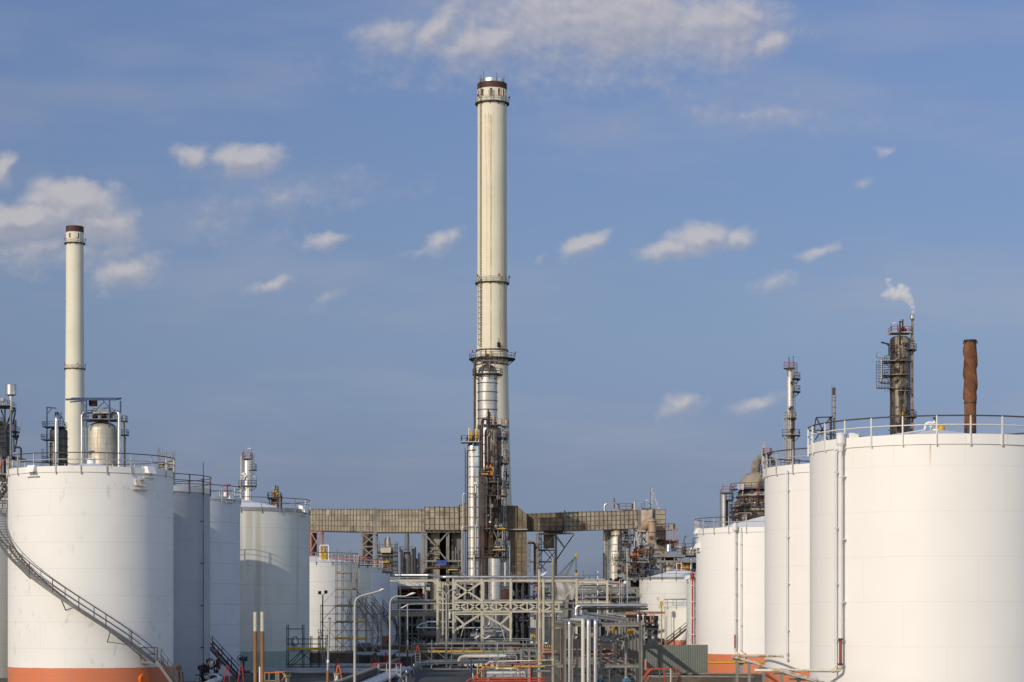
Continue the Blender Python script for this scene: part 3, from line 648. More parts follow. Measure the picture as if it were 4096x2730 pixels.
# ------------------------------------------------------------------ chimneys
def chimney(label, pxc, d, prof, mat, plats, band, slots, drum=None, ladder_px=None):
    T = thing('chimney', label, 'chimney', (X(pxc,d), d, 0), 'tall concrete chimneys')
    cx = X(pxc,d)
    pr = [(S(r,d), max(0,Z(y,d))) for r, y in prof]
    MB().lathe(cx,d,pr,48,soft=False).build('shaft', mat, T)
    rt = pr[-1][0]
    MB().lathe(cx,d,[(rt+.02,Z(band[1],d)),(rt+.05,Z(band[1],d)),(rt+.05,Z(band[0],d)),(rt-.6,Z(band[0],d)+.05)],48,caps=False).build('brown_band', m_brownb, T)
    if drum:
        r = S(drum[0],d); MB().lathe(cx,d,[(r,Z(drum[2],d)-.3),(r,Z(drum[1],d)),(r-.3,Z(drum[1],d)),(r-.3,Z(drum[2],d)-.3)],40,caps=False).build('steel_liner', m_alup, T)
    for px in slots:
        k = (px-pxc)/(S(1,d)*0+prof[-1][0]); a = -PI/2 + math.asin(max(-.98,min(.98,k)))
        z0, z1 = Z(slots_y[1],d), Z(slots_y[0],d); ca, sa = math.cos(a), math.sin(a); tx, ty = -sa, ca
        m = MB(); q = lambda u, o, z: (cx+ca*(rt+o)+tx*u, d+sa*(rt+o)+ty*u, z); ww = .26
        m.hexa([q(-ww,-.3,z0),q(ww,-.3,z0),q(ww,.02,z0),q(-ww,.02,z0),q(-ww,-.3,z1),q(ww,-.3,z1),q(ww,.02,z1),q(-ww,.02,z1)])
        m.build('painted_dark_slot', m_rpipe, T)  # solid box, the shade of a recess is put into its dark colour
        f = MB()
        for s in (-1,1): f.bar(q(s*(ww+.06),.03,z0),q(s*(ww+.06),.03,z1),.1,.1)
        f.build('slot_frame', mat, T)
    for py, rp, inner, rm in plats:
        ring_plat(T, cx, d, Z(py,d), S(inner,d), S(rp,d), fm=m_dark, rm=rm, rr=.05, name='walkway')
        for k in (-2.55,-1.15,-.05):
            MB().lathe(cx+S(rp,d)*math.cos(k), d+S(rp,d)*math.sin(k), [(.16,Z(py,d)+1.1),(.16,Z(py,d)+1.65),(0,Z(py,d)+1.7)],8).build('warning_light', m_red, T)
    return T
slots_y = (367,396)
CB1 = chimney('tallest cream concrete chimney in the centre with rust streaks and three walkways', 1968.6, 480,
    [(97,2790),(78.5,2020),(77,1971),(72.8,1848),(68.2,1680),(65.4,1550),(64,1464),(61,1383),(59.5,1290),(58.5,338)], m_conc_w,
    [(416,69,58.5,m_railw),(1134,69,60,m_railw),(1437,93,63,m_mid)], (338,362), (1916,1931,1965,1996,2014), (49,322,337))
cx1 = X(1968.6,480)
def on_chim(px, r_px, d=480, pc=1968.6):
    a = -PI/2+math.asin((px-pc)/r_px); return cx1+S(r_px,d)*math.cos(a), d+S(r_px,d)*math.sin(a), a
x, y, a = on_chim(1925, 60.5); ladder(CB1, x+.1*math.cos(a), y+.1*math.sin(a), Z(1430,480), Z(1137,480), a, m_rpipe, True, .05)
x, y, a = on_chim(1924.5, 59.3); ladder(CB1, x+.1*math.cos(a), y+.1*math.sin(a), Z(1130,480), Z(330,480), a, m_rpipe, False, .045, .2)
MB().lathe(cx1,480,[(S(64,480),Z(1406,480)),(S(64,480)+.08,Z(1406,480)),(S(64,480)+.08,Z(1402,480)),(S(63,480),Z(1402,480))],40,caps=False).build('ring_strap', m_dark, CB1)
MB().lathe(cx1,480,[(S(66,480),Z(1464,480)),(S(66,480),Z(1460,480))],40).build('ring_strap', m_dark, CB1)
# small davit with a yellow hoist on the lower walkway
dv = MB(); dp = P(1998,1384,476.1); dv.box(dp.x-.5,dp.x+.3,dp.y-.3,dp.y+.3,dp.z-.3,dp.z+.8); dv.tube([P(1999,1384,476.1),P(1994,1352,475.6)],.06,5); dv.build('hoist_box', m_black, CB1)
MB().bar(P(1997,1372,476),P(2012,1369,475.4),.16,.22).build('hoist_arm', m_yellow, CB1)
ct = MB()
for q in (-.3,.3): ct.tube([(cx1+q,476.55,Z(416,480)),(cx1+q,476.55,Z(375,480))],.05,5)
for k in range(6): ct.tube([(cx1-.9,476.5,Z(396-k*4,480)),(cx1+.5,476.5,Z(396-k*4,480))],.045,5)
ct.build('access_cage', m_railw, CB1)
for k, hh in ((-2.3,1.6),(-1.2,1.0),(-.4,1.0)):
    MB().tube([(cx1+2.9*math.cos(k),480+2.9*math.sin(k),Z(337,480)),(cx1+2.9*math.cos(k),480+2.9*math.sin(k),Z(322,480)+hh)],.045,5).build('lightning_rod', m_dark, CB1)
slots_y = (938,957)
CB2 = chimney('distant slimmer cream chimney with dark brown top at the left', 299.3, 720,
    [(50,2590),(42,1840),(39.5,1750),(36.8,1475),(35,1200),(34.8,910)], m_conc_c, [(975,42.6,35,m_railw),(1476,43.3,36.8,m_railw)], (908,932), (286,320), None)
sp = MB(); sp.box(X(256.5,720),X(264,720),719.6,720.4,Z(1202,720),Z(1200,720)); sp.build('side_bracket', m_railw, CB2)

# ------------------------------------------------------------------ process plant behind the left tanks
D = 500
V = thing('process_vessel', 'broad tan stained vessel under a blue steel crane frame behind the left tank', 'vessel', (X(409,D),D,0))
body(V,'vessel_body',409,D,[(62,2805),(62,1722)],m_clad2,40)
dome(V,'dome',409,D,62,1722,1688,m_clad2,40)
x0, x1 = X(341,D), X(472,D)
rect_plat(V, x0, x1, D-4.2, D+3, Z(1681,D), m_mid, m_raild, 'FLR', rr=.06)
rect_plat(V, X(381,D), X(452,D), D-3, D+2, Z(1655,D), m_railw, m_yellow, 'FLR', rr=.06)
eq = MB()
for k in range(14):
    q = rnd.uniform(380,455); eq.box(X(q,D)-.25,X(q,D)+.25,D-2.5,D-2,Z(1679,D),Z(1679-rnd.uniform(8,26),D))
eq.build('top_equipment', m_dark, V)
fr = MB(); zt_ = Z(1600,D)
for px, yb, dy_ in ((359.5,1717,-4.1),(451,1717,-4.1),(476,1650,2.)):
    fr.bar((X(px,D),D+dy_,Z(yb,D)),(X(px,D),D+dy_,zt_),.32)
fr.bar((X(278,D),D-4.1,Z(1606,D)),(X(478,D),D-4.1,Z(1606,D)),.3,.4); fr.bar((X(278,D),D+2,zt_+.5),(X(478,D),D+2,zt_+.5),.3,.4)
fr.bar((X(295,D),D-4.1,Z(1616,D)),(X(360,D),D-4.1,Z(1610,D)),.25,.3); fr.bar((X(478,D),D-4.1,Z(1606,D)),(X(478,D),D+2,zt_+.5),.3,.3); fr.bar((X(278,D),D-4.1,Z(1605,D)),(X(312,D),D+2,zt_+.5),.25,.3)
for a_, b_ in (((360,1640),(332,1608)),((451,1640),(425,1608)),((451,1640),(420,1640)),((395,1650),(430,1615)),((360,1600),(312,1600))):
    fr.bar((X(a_[0],D),D-4.1,Z(a_[1],D)),(X(b_[0],D),D-4.1,Z(b_[1],D)),.2,.2)
fr.build('crane_frame', m_blue, V)
MB().box(X(365,D),X(393,D),D-3,D-1,Z(1628,D),Z(1605,D)).build('hoist', m_rust, V)
pipe(V, [(328,2750,D-3),(328,1650,D-3),(372,1648,D-2)], 7, m_alup, bend=1.6, n=14)
pipe(V, [(477,2750,D-3),(477,1650,D-3),(455,1648,D-2)], 8, m_alup, bend=1.2, n=14)
pipe(V, [(497,2300,D-1),(497,1690,D-1)], 2.6, m_mid); pipe(V, [(502,2300,D),(502,1750,D)], 2, m_mid)
rect_plat(V, X(490,D), X(512,D), D-3, D, Z(1687,D), m_dark, m_raild, 'FLR', rr=.06)
rect_plat(V, X(488,D), X(516,D), D-3, D, Z(1742,D), m_dark, m_blue, 'FLR', rr=.06)
ladder(V, X(505,D), D-3.1, Z(1742,D), Z(1700,D), -PI/2, m_mid)
D = 520
V = thing('process_vessel', 'dark slim vessel with a fat silver pipe and blue platforms beside the left chimney', 'vessel', (X(235,D),D,0))
body(V,'vessel_body',235,D,[(35,2790),(35,1728)],m_darkcl,32); dome(V,'dome',235,D,35,1728,1710,m_darkcl,32)
rings = MB()
for yy in (1755,1787,1820,1850): rings.lathe(X(235,D),D,[(S(38,D),Z(yy+2,D)),(S(38,D),Z(yy,D))],30)
rings.build('stiffener_ring', m_dark, V)
pipe(V, [(226,2700,D-2.6),(226,1668,D-2.6),(240,1666,D+.5)], 9, m_alup, bend=1.2, n=14)
pipe(V, [(191,1770,D-2),(214,1768,D-2.2),(214,2400,D-2.2)], 2, m_railw, bend=.3)
rect_plat(V, X(179,D), X(262,D), D-3, D+2, Z(1709,D), m_blue, m_raild, 'FLR', rr=.06)
rect_plat(V, X(174,D), X(216,D), D-3, D+1, Z(1760,D), m_blue, m_blue, 'FLR', rr=.06)
rect_plat(V, X(178,D), X(198,D), D-3, D+1, Z(1848,D), m_blue, m_blue, 'FLR', rr=.06)
dv = MB(); dv.bar((X(195,D),D-2,Z(1850,D)),(X(195,D),D-2,Z(1631,D)),.3); dv.bar((X(194,D),D-2,Z(1633,D)),(X(232,D),D-2,Z(1637,D)),.28); dv.bar((X(195,D),D-2,Z(1662,D)),(X(214,D),D-2,Z(1636,D)),.18); dv.build('davit', m_blue, V)
tp = MB()
for px, y0 in ((222,1650),(229,1648),(234,1652)): tp.lathe(X(px,D),D,[(.18,Z(1712,D)),(.18,Z(y0,D))],8)
tp.bar((X(240,D),D,Z(1709,D)),(X(245,D),D,Z(1647,D)),.12); tp.bar((X(246,D),D,Z(1665,D)),(X(261,D),D,Z(1705,D)),.12); tp.build('top_fittings', m_rust, V)
ladder(V, X(181,D), D-2.5, Z(2100,D), Z(1815,D), -PI/2, m_blue)
# furnace block at the very left
D = 520
V = thing('furnace', 'dark teal furnace block with silver capped stack, far left', 'furnace', (X(0,D),D,0))
MB().hexa([(X(-60,D),D-4,0),(X(36,D),D-4,0),(X(36,D),D+6,0),(X(-60,D),D+6,0),(X(-60,D),D-2,Z(1668,D)),(X(20,D),D-2,Z(1690,D)),(X(20,D),D+5,Z(1690,D)),(X(-60,D),D+5,Z(1668,D))]).build('casing', m_teal, V)
rb = MB()
for k in range(9):
    q = -6+k*6; rb.bar((X(q*.8-6,D),D-2.2,Z(1672,D)),(X(q,D),D-4.2,Z(1830,D)),.12,.2)
for k in range(8): rb.bar((X(-40,D),D-4.1+k*-.02,Z(1690+k*20,D)),(X(38,D),D-4.15,Z(1694+k*20,D)),.1,.14)
rb.build('casing_rib', m_dark, V)
body(V,'stack_pipe',44,D-6,[(5.5,1900),(5.5,1640),(7.5,1590),(7.5,1584)],m_alup,16)
body(V,'stack_cap',44,D-6,[(8,1586),(21,1580),(21.5,1541),(20,1539)],m_alup,24)
body(V,'vent_can',12,D,[(3,1625),(3,1608),(10,1607),(10,1594),(0,1591)],m_railw,16)
rect_plat(V, X(-40,D), X(62,D), D-8, D+1, Z(1632,D), m_mid, m_mid, 'FLR', rr=.06)
fr = MB()
for a_, b_ in (((20,1632),(20,1700)),((60,1632),(30,1690)),((48,1640),(18,1730)),((62,1640),(52,1700)),((-5,1640),(-5,1700)),((5,1640),(22,1690))): fr.bar(P(a_[0],a_[1],D-5),P(b_[0],b_[1],D-5),.3,.3)
for a_, b_ in (((58,1810),(72,1740)),((56,1680),(56,1810)),((63,1680),(63,1760))): fr.bar(P(a_[0],a_[1],D-4),P(b_[0],b_[1],D-4),.3,.3)
fr.build('steel_frame', m_dark, V)
pipe(V, [(44,1900,D-7),(44,1640,D-7)], 5.5, m_mid)
rect_plat(V, X(52,D), X(88,D), D-6, D-2, Z(1732,D), m_dark, m_dark, 'FLR', rr=.06)
rect_plat(V, X(52,D), X(84,D), D-6, D-2, Z(1750,D), m_dark, m_dark, 'FLR', rr=.06)
pipe(V, [(60,1790,D-6),(84,1790,D-6),(84,1850,D-6)], 4, m_dark, bend=1.); pipe(V, [(10,1840,D-6),(45,1830,D-6),(104,1845,D-6)], 7, m_dark, bend=1.)
pipe(V, [(4,1950,D-8),(4,1826,D-8),(-20,1815,D-8)], 8, m_mid, bend=1.)
# steel access structure between furnace and tank
D = 300
V = thing('access_structure', 'grey steel access structure with red handrail left of the winding stair tank', 'steel structure', (X(15,D),D,0))
fr = MB()
for px in (-30,5,18,24,38): fr.ibeam((X(px,D),D,0),(X(px,D),D,Z(1895,D)),.3,.3)
for yy in (1900,1932,1968,1998,2040): fr.bar((X(-40,D),D-.4,Z(yy,D)),(X(52,D),D-.4,Z(yy,D)),.15,.22)
for a_, b_ in (((5,1905),(42,1960)),((0,1935),(36,1980)),((-20,1990),(30,1910))): fr.bar(P(a_[0],a_[1],D-.6),P(b_[0],b_[1],D-.6),.16,.16)
fr.build('steel_frame', m_galv, V)
MB().box(X(-60,D),X(48,D),D-2,D+4,Z(1900,D)-.2,Z(1900,D)).build('deck', m_mid, V)
g = MB(); g.tube([P(-10,1900,D-2),P(8,1841,D-2),P(78,1841,D-2)],.09,6); g.tube([P(8,1841,D-2),P(-20,1960,D-3)],.09,6); g.build('red_handrail', m_redrail, V)
g = MB()
for px in (12,30,48,66,78): g.tube([P(px,1900,D-2),P(px,1842,D-2)],.06,5)
g.build('rail_post', m_railw, V)
MB().box(X(-60,D),X(40,D),D+5,D+12,0,Z(2010,D)).build('plant_block', m_teal, V)
# scaffolded vessel head behind the second tank
D = 470
V = thing('scaffolded_vessel', 'small vessel head wrapped in scaffold poles behind the grey tank', 'vessel', (X(668,D),D,0))
body(V,'vessel_body',672,D,[(18,2700),(18,1880),(16,1872),(0,1866)],m_clad,20)
sc = MB()
for px in (636,640,655,664,694,698): 
    for q in (0,2.5): sc.tube([(X(px,D),D-2+q,Z(1990,D)),(X(px,D),D-2+q,Z(rnd.choice((1815,1792,1808,1803)),D))],.06,5)
for yy in (1818,1831,1852,1868,1884): sc.tube([(X(634,D),D-2,Z(yy,D)),(X(700,D),D-2,Z(yy,D))],.06,5)
sc.build('scaffold_frame', m_rackg, V)
MB().box(X(638,D),X(698,D),D-2.2,D+1,Z(1859,D),Z(1855,D)).build('toe_board', m_yscaf, V)
MB().box(X(640,D),X(696,D),D-2,D+1,Z(1873,D),Z(1870,D)).build('deck', m_wood, V)
pf = MB()
for k in range(10): px = rnd.uniform(640,692); pf.tube([(X(px,D),D-1.2,Z(1990,D)),(X(px,D),D-1.2,Z(rnd.uniform(1858,1880),D))],.16,6)
pf.build('small_pipe', m_dark, V)
# silver column behind the lilac tank
D = 450
V = thing('distillation_column', 'slim shiny silver column with a cream pipe on its left, behind the lilac tank', 'column', (X(990,D),D,0))
body(V,'column_body',990,D,[(17,2750),(17,1843),(15,1838)],m_alu,28)
rect_plat(V, X(972,D), X(1007,D), D-1.6, D+1.6, Z(1834,D), m_mid, m_redrail, 'FLR', rr=.05)
ring_plat(V, X(990,D), D, Z(1945,D), .9, 1.95, -PI, 0.4, m_dark, m_raild, rr=.05)
rect_plat(V, X(1006,D), X(1026,D), D-1.4, D+.6, Z(1880,D), m_dark, m_raild, 'FR', rr=.05)
pipe(V, [(965,2700,D-1.2),(965,1826,D-1.2),(982,1824,D-.4)], 3.6, m_beige, bend=.6)
pipe(V, [(994,2000,D-1.3),(994,1955,D-1.3)], 4, m_stone)
ladder(V, X(1010,D), D-1.2, Z(1945,D), Z(1836,D), -PI/4, m_mid)
lp = MB(); lp.tube([P(1008,1834,D),P(1008,1800,D),P(1003,1796,D)],.05,5); lp.tube([P(975,1834,D),P(975,1797,D)],.06,5); lp.tube([P(1026,1945,D),P(1026,1908,D),P(1012,1905,D)],.05,5); lp.build('lamp_stick', m_mid, V)
lp = MB(); lp.bar(P(1003,1796,D),P(990,1793,D),.16,.14); lp.bar(P(1020,1908,D),P(1008,1904,D),.16,.14); lp.build('lamp_head', m_lampw, V)
fx = MB()
for px, yy in ((976,1897),(977,1915),(973,1912),(983,1905)): fx.box(X(px,D)-.25,X(px,D)+.25,D-1.35,D-1.,Z(yy+5,D),Z(yy-4,D))
fx.build('valve_fitting', m_stone, V)
# small vessel with upright pipes above the green-foot tank
D = 455
V = thing('small_vessel', 'little rusty vessel topped by a bunch of dark and yellow pipes above the streaked tank', 'vessel', (X(1100,D),D,0))
body(V,'vessel_body',1100,D,[(16,2720),(16,2000),(12,1996)],m_rusto,20)
rect_plat(V, X(1072,D), X(1126,D), D-1.6, D+1.4, Z(1994,D), m_dark, m_raild, 'FLR', rr=.05)
for px, yt, mm in ((1093,1944,m_stone),(1103,1942,m_rpipe),(1112,1945,m_rpipe),(1087,1966,m_orange),(1097,1958,m_mid),(1107,1956,m_yellow),(1118,1972,m_beige)): pipe(V, [(px,1996,D-.6),(px,yt,D-.6)], 2.6, mm, n=8)
pipe(V, [(1121,2050,D-.8),(1121,1988,D-.8)], 3, m_beige); pipe(V, [(1078,2050,D-.8),(1078,1998,D-.8)], 1.8, m_rust)
vv = MB()
for px, yy in ((1092,1972),(1104,1968),(1112,1976)): vv.ball(P(px,yy,D-.8), .25, 8)
vv.build('valve_body', m_yellow, V)
# ------------------------------------------------------------------ the columns in front of the tall chimney
D = 450
V = thing('distillation_column', 'tall pale banded column with soot dark dome right in front of the tallest chimney', 'column', (X(1950,D),D,0))
body(V,'column_body',1950,D,[(38,2790),(38,1490)],m_alud,36); dome(V,'dome',1950,D,38,1490,1458,m_darkcl,36)
bd = MB()
for k in range(9): yy = 1533+k*35.3; bd.lathe(X(1950,D),D,[(S(38,D)+.02,Z(yy+3,D)),(S(41,D),Z(yy+3,D)),(S(41,D),Z(yy,D)),(S(38,D),Z(yy,D))],36,caps=False)
bd.build('stiffener_ring', m_mid, V)
ring_plat(V, X(1950,D), D, Z(1499,D), S(38,D), S(61,D), 0, 2*PI, m_dark, m_raild, rr=.06)
rect_plat(V, X(1926,D), X(1990,D), D-2, D+2, Z(1446,D), m_mid, m_raild, 'FLR', rr=.06)
lg = MB()
for px in (1930,1958,1980): lg.bar((X(px,D),D-1.9,Z(1498,D)),(X(px,D),D-1.9,Z(1447,D)),.22)
lg.build('platform_leg', m_mid, V)
pipe(V, [(1899,2720,D-2),(1899,1443,D-2),(1914,1431,D-2),(1945,1430,D-1)], 4.8, m_rpipe, bend=1.0)
pipe(V, [(1912,2300,D-2.2),(1912,1700,D-2.2)], 2.5, m_rpipe)
tp = MB(); tp.box(X(1944,D),X(1956,D),D-1.5,D-.5,Z(1446,D),Z(1420,D)); tp.tube([P(1943,1446,D-1),P(1943,1396,D-1)],.14,6); tp.tube([P(1968,1446,D-1),P(1968,1405,D-1)],.1,6); tp.build('top_fittings', m_rpipe, V)
MB().box(X(1957,D),X(1961,D),D-1.5,D-1,Z(1424,D),Z(1411,D)).build('yellow_valve', m_yellow, V)
D = 435
V = thing('distillation_column', 'brown stained column with blue side platforms and a fat dark pipe', 'column', (X(1972,D),D,0))
body(V,'column_body',1972,D,[(34.5,2800),(34.5,1732)],m_clad3,36); dome(V,'dome',1972,D,34.5,1732,1706,m_clad,36)
rect_plat(V, X(1934,D), X(2008,D), D-2, D+2, Z(1700,D), m_mid, m_railw, 'FLR', rr=.055)
rect_plat(V, X(2006,D), X(2034,D), D-1, D+1.6, Z(1705,D), m_blue, m_redrail, 'FR', rr=.055)
fr = MB()
for px, yb in ((1948,1732),(1993,1750),(2008,1722)): fr.bar(P(px,yb,D-1.9),P(px,1701,D-1.9),.2)
fr.bar(P(2008,1724,D-1),P(2028,1708,D-1),.18); fr.build('platform_leg', m_blue, V)
ring_plat(V, X(1972,D), D, Z(1752,D), S(35,D), S(62,D), -1.2, .5, m_blue, m_blue, rr=.055)
rect_plat(V, X(2010,D), X(2033,D), D-1.4, D+.6, Z(1757,D), m_blue, m_redrail, 'FR', rr=.055)
for yy in (1855,1951,2048): rect_plat(V, X(2008,D), X(2035,D), D-1.4, D+.6, Z(yy,D), m_blue, m_raild, 'FR', rr=.055)
ladder(V, X(2018,D), D-1, Z(1855,D), Z(1757,D), -PI/2, m_dark, rr=.045); ladder(V, X(2022,D), D-1, Z(1951,D), Z(1855,D), -PI/2, m_blue, rr=.045); ladder(V, X(2018,D), D-1, Z(2048,D), Z(1951,D), -PI/2, m_blue, rr=.045); ladder(V, X(2018,D), D-1, Z(2240,D), Z(2050,D), -PI/2, m_blue, rr=.045)
pipe(V, [(1928,2260,D-2.2),(1928,1679,D-2.2),(1947,1676,D-1)], 5.2, m_rpipe, bend=1.1, n=14)
pipe(V, [(1950,1875,D-2),(1950,1745,D-2),(1967,1735,D-1.8)], 2.2, m_galv, bend=.4); pipe(V, [(1957,1880,D-1.9),(1957,1745,D-1.8)], 2.6, m_rpipe)
tp = MB()
for px, y0, r in ((1953,1640,.16),(1958,1650,.2),(1949,1668,.2),(1966,1675,.15),(1982,1690,.3)): tp.lathe(X(px,D),D-.6,[(r,Z(1700,D)),(r,Z(y0,D))],8)
tp.bar(P(1955,1640,D-.6),P(1934,1678,D-.6),.07); tp.bar(P(1958,1660,D-.6),P(1985,1672,D-.6),.09); tp.build('top_fittings', m_rust, V)
MB().lathe(X(1974,D),D-1,[(.25,Z(1690,D)),(.25,Z(1672,D)),(.1,Z(1664,D))],8).build('yellow_valve', m_yellow, V)
gt = MB()
for yy in (1700,1754,1850,1950): gt.box(X(2020,D),X(2027,D),D-1.5,D-1.4,Z(yy-2,D),Z(yy-17,D))
gt.build('yellow_gate', m_yellow, V)
clutter(V, 1972, 36, 1700, 1900, D, 1.75, 16, 45, (m_dark, m_rpipe)); clutter(V, 2020, 14, 1740, 2240, D-1, .3, 22, 46, (m_dark, m_blue))
lm = MB()
for yy in (1808,1905): lm.tube([P(2036,yy+40,D-1),P(2036,yy+2,D-1),P(2030,yy,D-1)],.045,5)
lm.build('lamp_stick', m_dark, V)
lm = MB()
for yy in (1808,1905): lm.bar(P(2031,yy,D-1),P(2016,yy-3,D-1),.16,.14)
lm.build('lamp_head', m_lampw, V)
D = 425
V = thing('distillation_column', 'bright silver column with yellow valves on its top platform', 'column', (X(1893,D),D,0))
body(V,'column_body',1893,D,[(26,2700),(26,1790)],m_alu,36); dome(V,'dome',1893,D,26,1790,1772,m_alu,36)
bd = MB()
for k in range(14): yy = 1826+k*40.5; bd.lathe(X(1893,D),D,[(S(26,D),Z(yy+5,D)),(S(27.6,D),Z(yy+5,D)),(S(27.6,D),Z(yy,D)),(S(26,D),Z(yy,D))],36,caps=False)
bd.build('stiffener_ring', m_galv, V)
rect_plat(V, X(1845,D), X(1925,D), D-2.2, D+1.8, Z(1769,D), m_galv, m_raild, 'FLR', rr=.055)
mf = MB(); mf.lathe(X(1880,D),D-.4,[(.75,Z(1768,D)),(.7,Z(1750,D)),(.3,Z(1738,D)),(0,Z(1735,D))],16); mf.lathe(X(1902,D),D-.4,[(.7,Z(1768,D)),(.65,Z(1750,D)),(.2,Z(1736,D))],16); mf.build('exchanger_head', m_rust, V)
yv = MB()
for px in (1881,1887,1909,1919): yv.lathe(X(px,D),D-1.2,[(.13,Z(1760,D)),(.2,Z(1744,D)),(.2,Z(1732,D)),(.08,Z(1724,D))],8)
yv.build('yellow_valve', m_yellow, V)
vp = MB()
for px, y0 in ((1875,1712),(1880,1713),(1902,1716),(1914,1720)): vp.tube([P(px,1768,D-1),P(px,y0,D-1)],.13,8)
vp.build('vent_pipe', m_alup, V)
lg = MB()
for px in (1864,1892): lg.bar(P(px,1800,D-1.6),P(px,1770,D-1.6),.2)
lg.build('platform_leg', m_galv, V)
pipe(V, [(1869,2430,D-2),(1869,1803,D-2),(1905,1800,D-2)], 2.2, m_rust, bend=.5); pipe(V, [(1861,2300,D-.6),(1861,1790,D-.6)], 1.8, m_rust)
pipe(V, [(1915,2330,D-2.4),(1915,1882,D-2.4),(1942,1875,D-2.2)], 2.2, m_mid, bend=.4)
pipe(V, [(1852,2300,D-1.8),(1852,1975,D-1.8),(1903,1974,D-1.8),(1903,1938,D-1.6)], 2, m_alup, bend=.4)
pipe(V, [(1903,2440,D-2),(1903,2110,D-2)], 3.2, m_alup); pipe(V, [(1897,2460,D-2.6),(1897,2220,D-2.6)], 4.2, m_alup)
pipe(V, [(1906,2075,D-2.1),(1906,2108,D-2.1),(1850,2108,D-2.2),(1848,2125,D-2.2),(1848,2290,D-2.2)], 2.2, m_alup, bend=.5)
ring_plat(V, X(1895,D), D-1, Z(2232,D), .4, 1.4, -PI, 0, m_mid, m_mid, rr=.05)
bx = MB(); bx.box(X(1897,D),X(1909,D),D-2.2,D-1.6,Z(1940,D),Z(1932,D)); bx.build('valve_box', m_stone, V)
D = 420
V = thing('distillation_column', 'rust brown column with crowded platforms in front of the others', 'column', (X(1966,D),D,0))
body(V,'column_body',1966,D,[(40,2226),(40,1932),(30,1926)],m_rust,36)
x0, x1 = X(1922,D), X(1998,D)
rect_plat(V, x0, x1, D-2.6, D+2.2, Z(1929,D), m_mid, m_mid, 'FLR', rr=.055)
rect_plat(V, X(1919,D), X(1960,D), D-3.2, D-1, Z(1903,D), m_dark, m_mid, 'FLR', rr=.055)
MB().box(X(1927,D),X(1953,D),D-3.3,D-3.2,Z(1903,D),Z(1899,D)).build('toe_board', m_yellow, V)
clutter(V, 1968, 42, 1905, 2225, D, 2., 22, 41, (m_dark, m_rpipe, m_mid)); clutter(V, 2000, 30, 2100, 2235, D-.5, 1.6, 16, 43, (m_dark, m_mid))
rect_plat(V, X(1940,D), X(2028,D), D-2.8, D+2, Z(1984,D), m_dark, m_raild, 'FLR', rr=.055)
rect_plat(V, X(1923,D), X(1960,D), D-2.8, D-1, Z(2115,D), m_mid, m_redrail, 'FLR', rr=.055)
rect_plat(V, X(1972,D), X(2030,D), D-3.2, D+1, Z(2119,D), m_dark, m_mid, 'FLR', rr=.055)
MB().box(X(1990,D),X(2022,D),D-3.3,D-3.2,Z(2120,D),Z(2116,D)).build('toe_board', m_yellow, V)
rect_plat(V, X(1974,D), X(2028,D), D-3.4, D+1, Z(2203,D), m_dark, m_mid, 'FLR', rr=.055)
MB().box(X(1972,D),X(2022,D),D-3.5,D-3.4,Z(2204,D),Z(2200,D)).build('toe_board', m_yscaf, V)
ring_plat(V, X(1970,D), D, Z(2229,D), 1.1, S(72,D), -PI*1.02, .05, m_dark, m_raild, rr=.055)
rv = MB()
for px, y0, y1 in ((1949,1865,1880),(1963,1862,1880),(1941,1888,1896),(1957,1882,1892),(1966,1888,1904)): rv.lathe(X(px,D),D-2.4,[(.22,Z(y1,D)),(.25,Z((y0+y1)/2,D)),(.06,Z(y0,D))],8)
rv.disc(P(1964,1898,D-2.6),.4,(1,0,0),.6); rv.build('orange_valve', m_orange, V)
yv = MB()
for px, y0, y1 in ((1967,1878,1898),(1971,1872,1890),(1944,1908,1924),(1943,1962,1975)): yv.box(X(px,D)-.18,X(px,D)+.18,D-2.5,D-2.2,Z(y1,D),Z(y0,D))
yv.build('yellow_valve', m_yellow, V)
dk = MB()
for k in range(22):
    px = rnd.uniform(1930,1990); y0 = rnd.uniform(1878,1905); dk.tube([P(px,1926,D-2.2+rnd.random()),P(px+rnd.uniform(-4,4),y0,D-2.2)],rnd.uniform(.06,.16),6)
dk.tube([P(1938,1878,D-2.6),P(1962,1876,D-2.6)],.3,10); dk.build('top_pipework', m_dark, V)
ladder(V, X(1939,D), D-2.9, Z(2105,D), Z(1930,D), -PI/2, m_mid, rr=.05); ladder(V, X(2019,D), D-2, Z(2119,D), Z(1940,D), -PI/2, m_mid, rr=.05); ladder(V, X(2026,D), D-2.5, Z(2226,D), Z(2119,D), -PI/2, m_mid, rr=.05)
for px, y0, y1, r, mm in ((1924,2105,1880,1.6,m_mid),(1930,2330,1935,2.4,m_rpipe),(1992,2000,1912,2,m_mid),(1961,2220,2095,2,m_rpipe),(1934,2230,1880,3,m_rpipe),(1920,2330,1700,2.6,m_rpipe),(2011,2200,2110,2.4,m_galv),(2039,2300,2185,2.4,m_galv),(1947,2110,1915,1.5,m_mid)): pipe(V, [(px,y0,D-3),(px,y1,D-3)], r, mm, n=8)
pipe(V, [(2039,2186,D-3),(2028,2186,D-3)], 2.4, m_galv, n=8)
fr = MB()
for a_, b_ in (((1973,2195),(1988,2155)),((1988,2155),(1974,2125)),((1990,2155),(2004,2130)),((1978,2228),(1998,2206)),((2020,2228),(2005,2206)),((1992,2228),(1992,2120)),((2018,2228),(2018,2120)),((1962,2085),(1962,2035))): fr.bar(P(a_[0],a_[1],D-3),P(b_[0],b_[1],D-3),.16)
fr.build('steel_brace', m_mid, V)
vv = MB()
for px, yy in ((1983,2106),(2002,2105),(1984,2190),(1995,2190),(2008,2182)): vv.disc(P(px,yy,D-2.8),.3,(1,.2,0),.5); vv.tube([P(px-6,yy,D-2.6),P(px+8,yy,D-2.6)],.14,6)
vv.build('valve_body', m_beige, V)
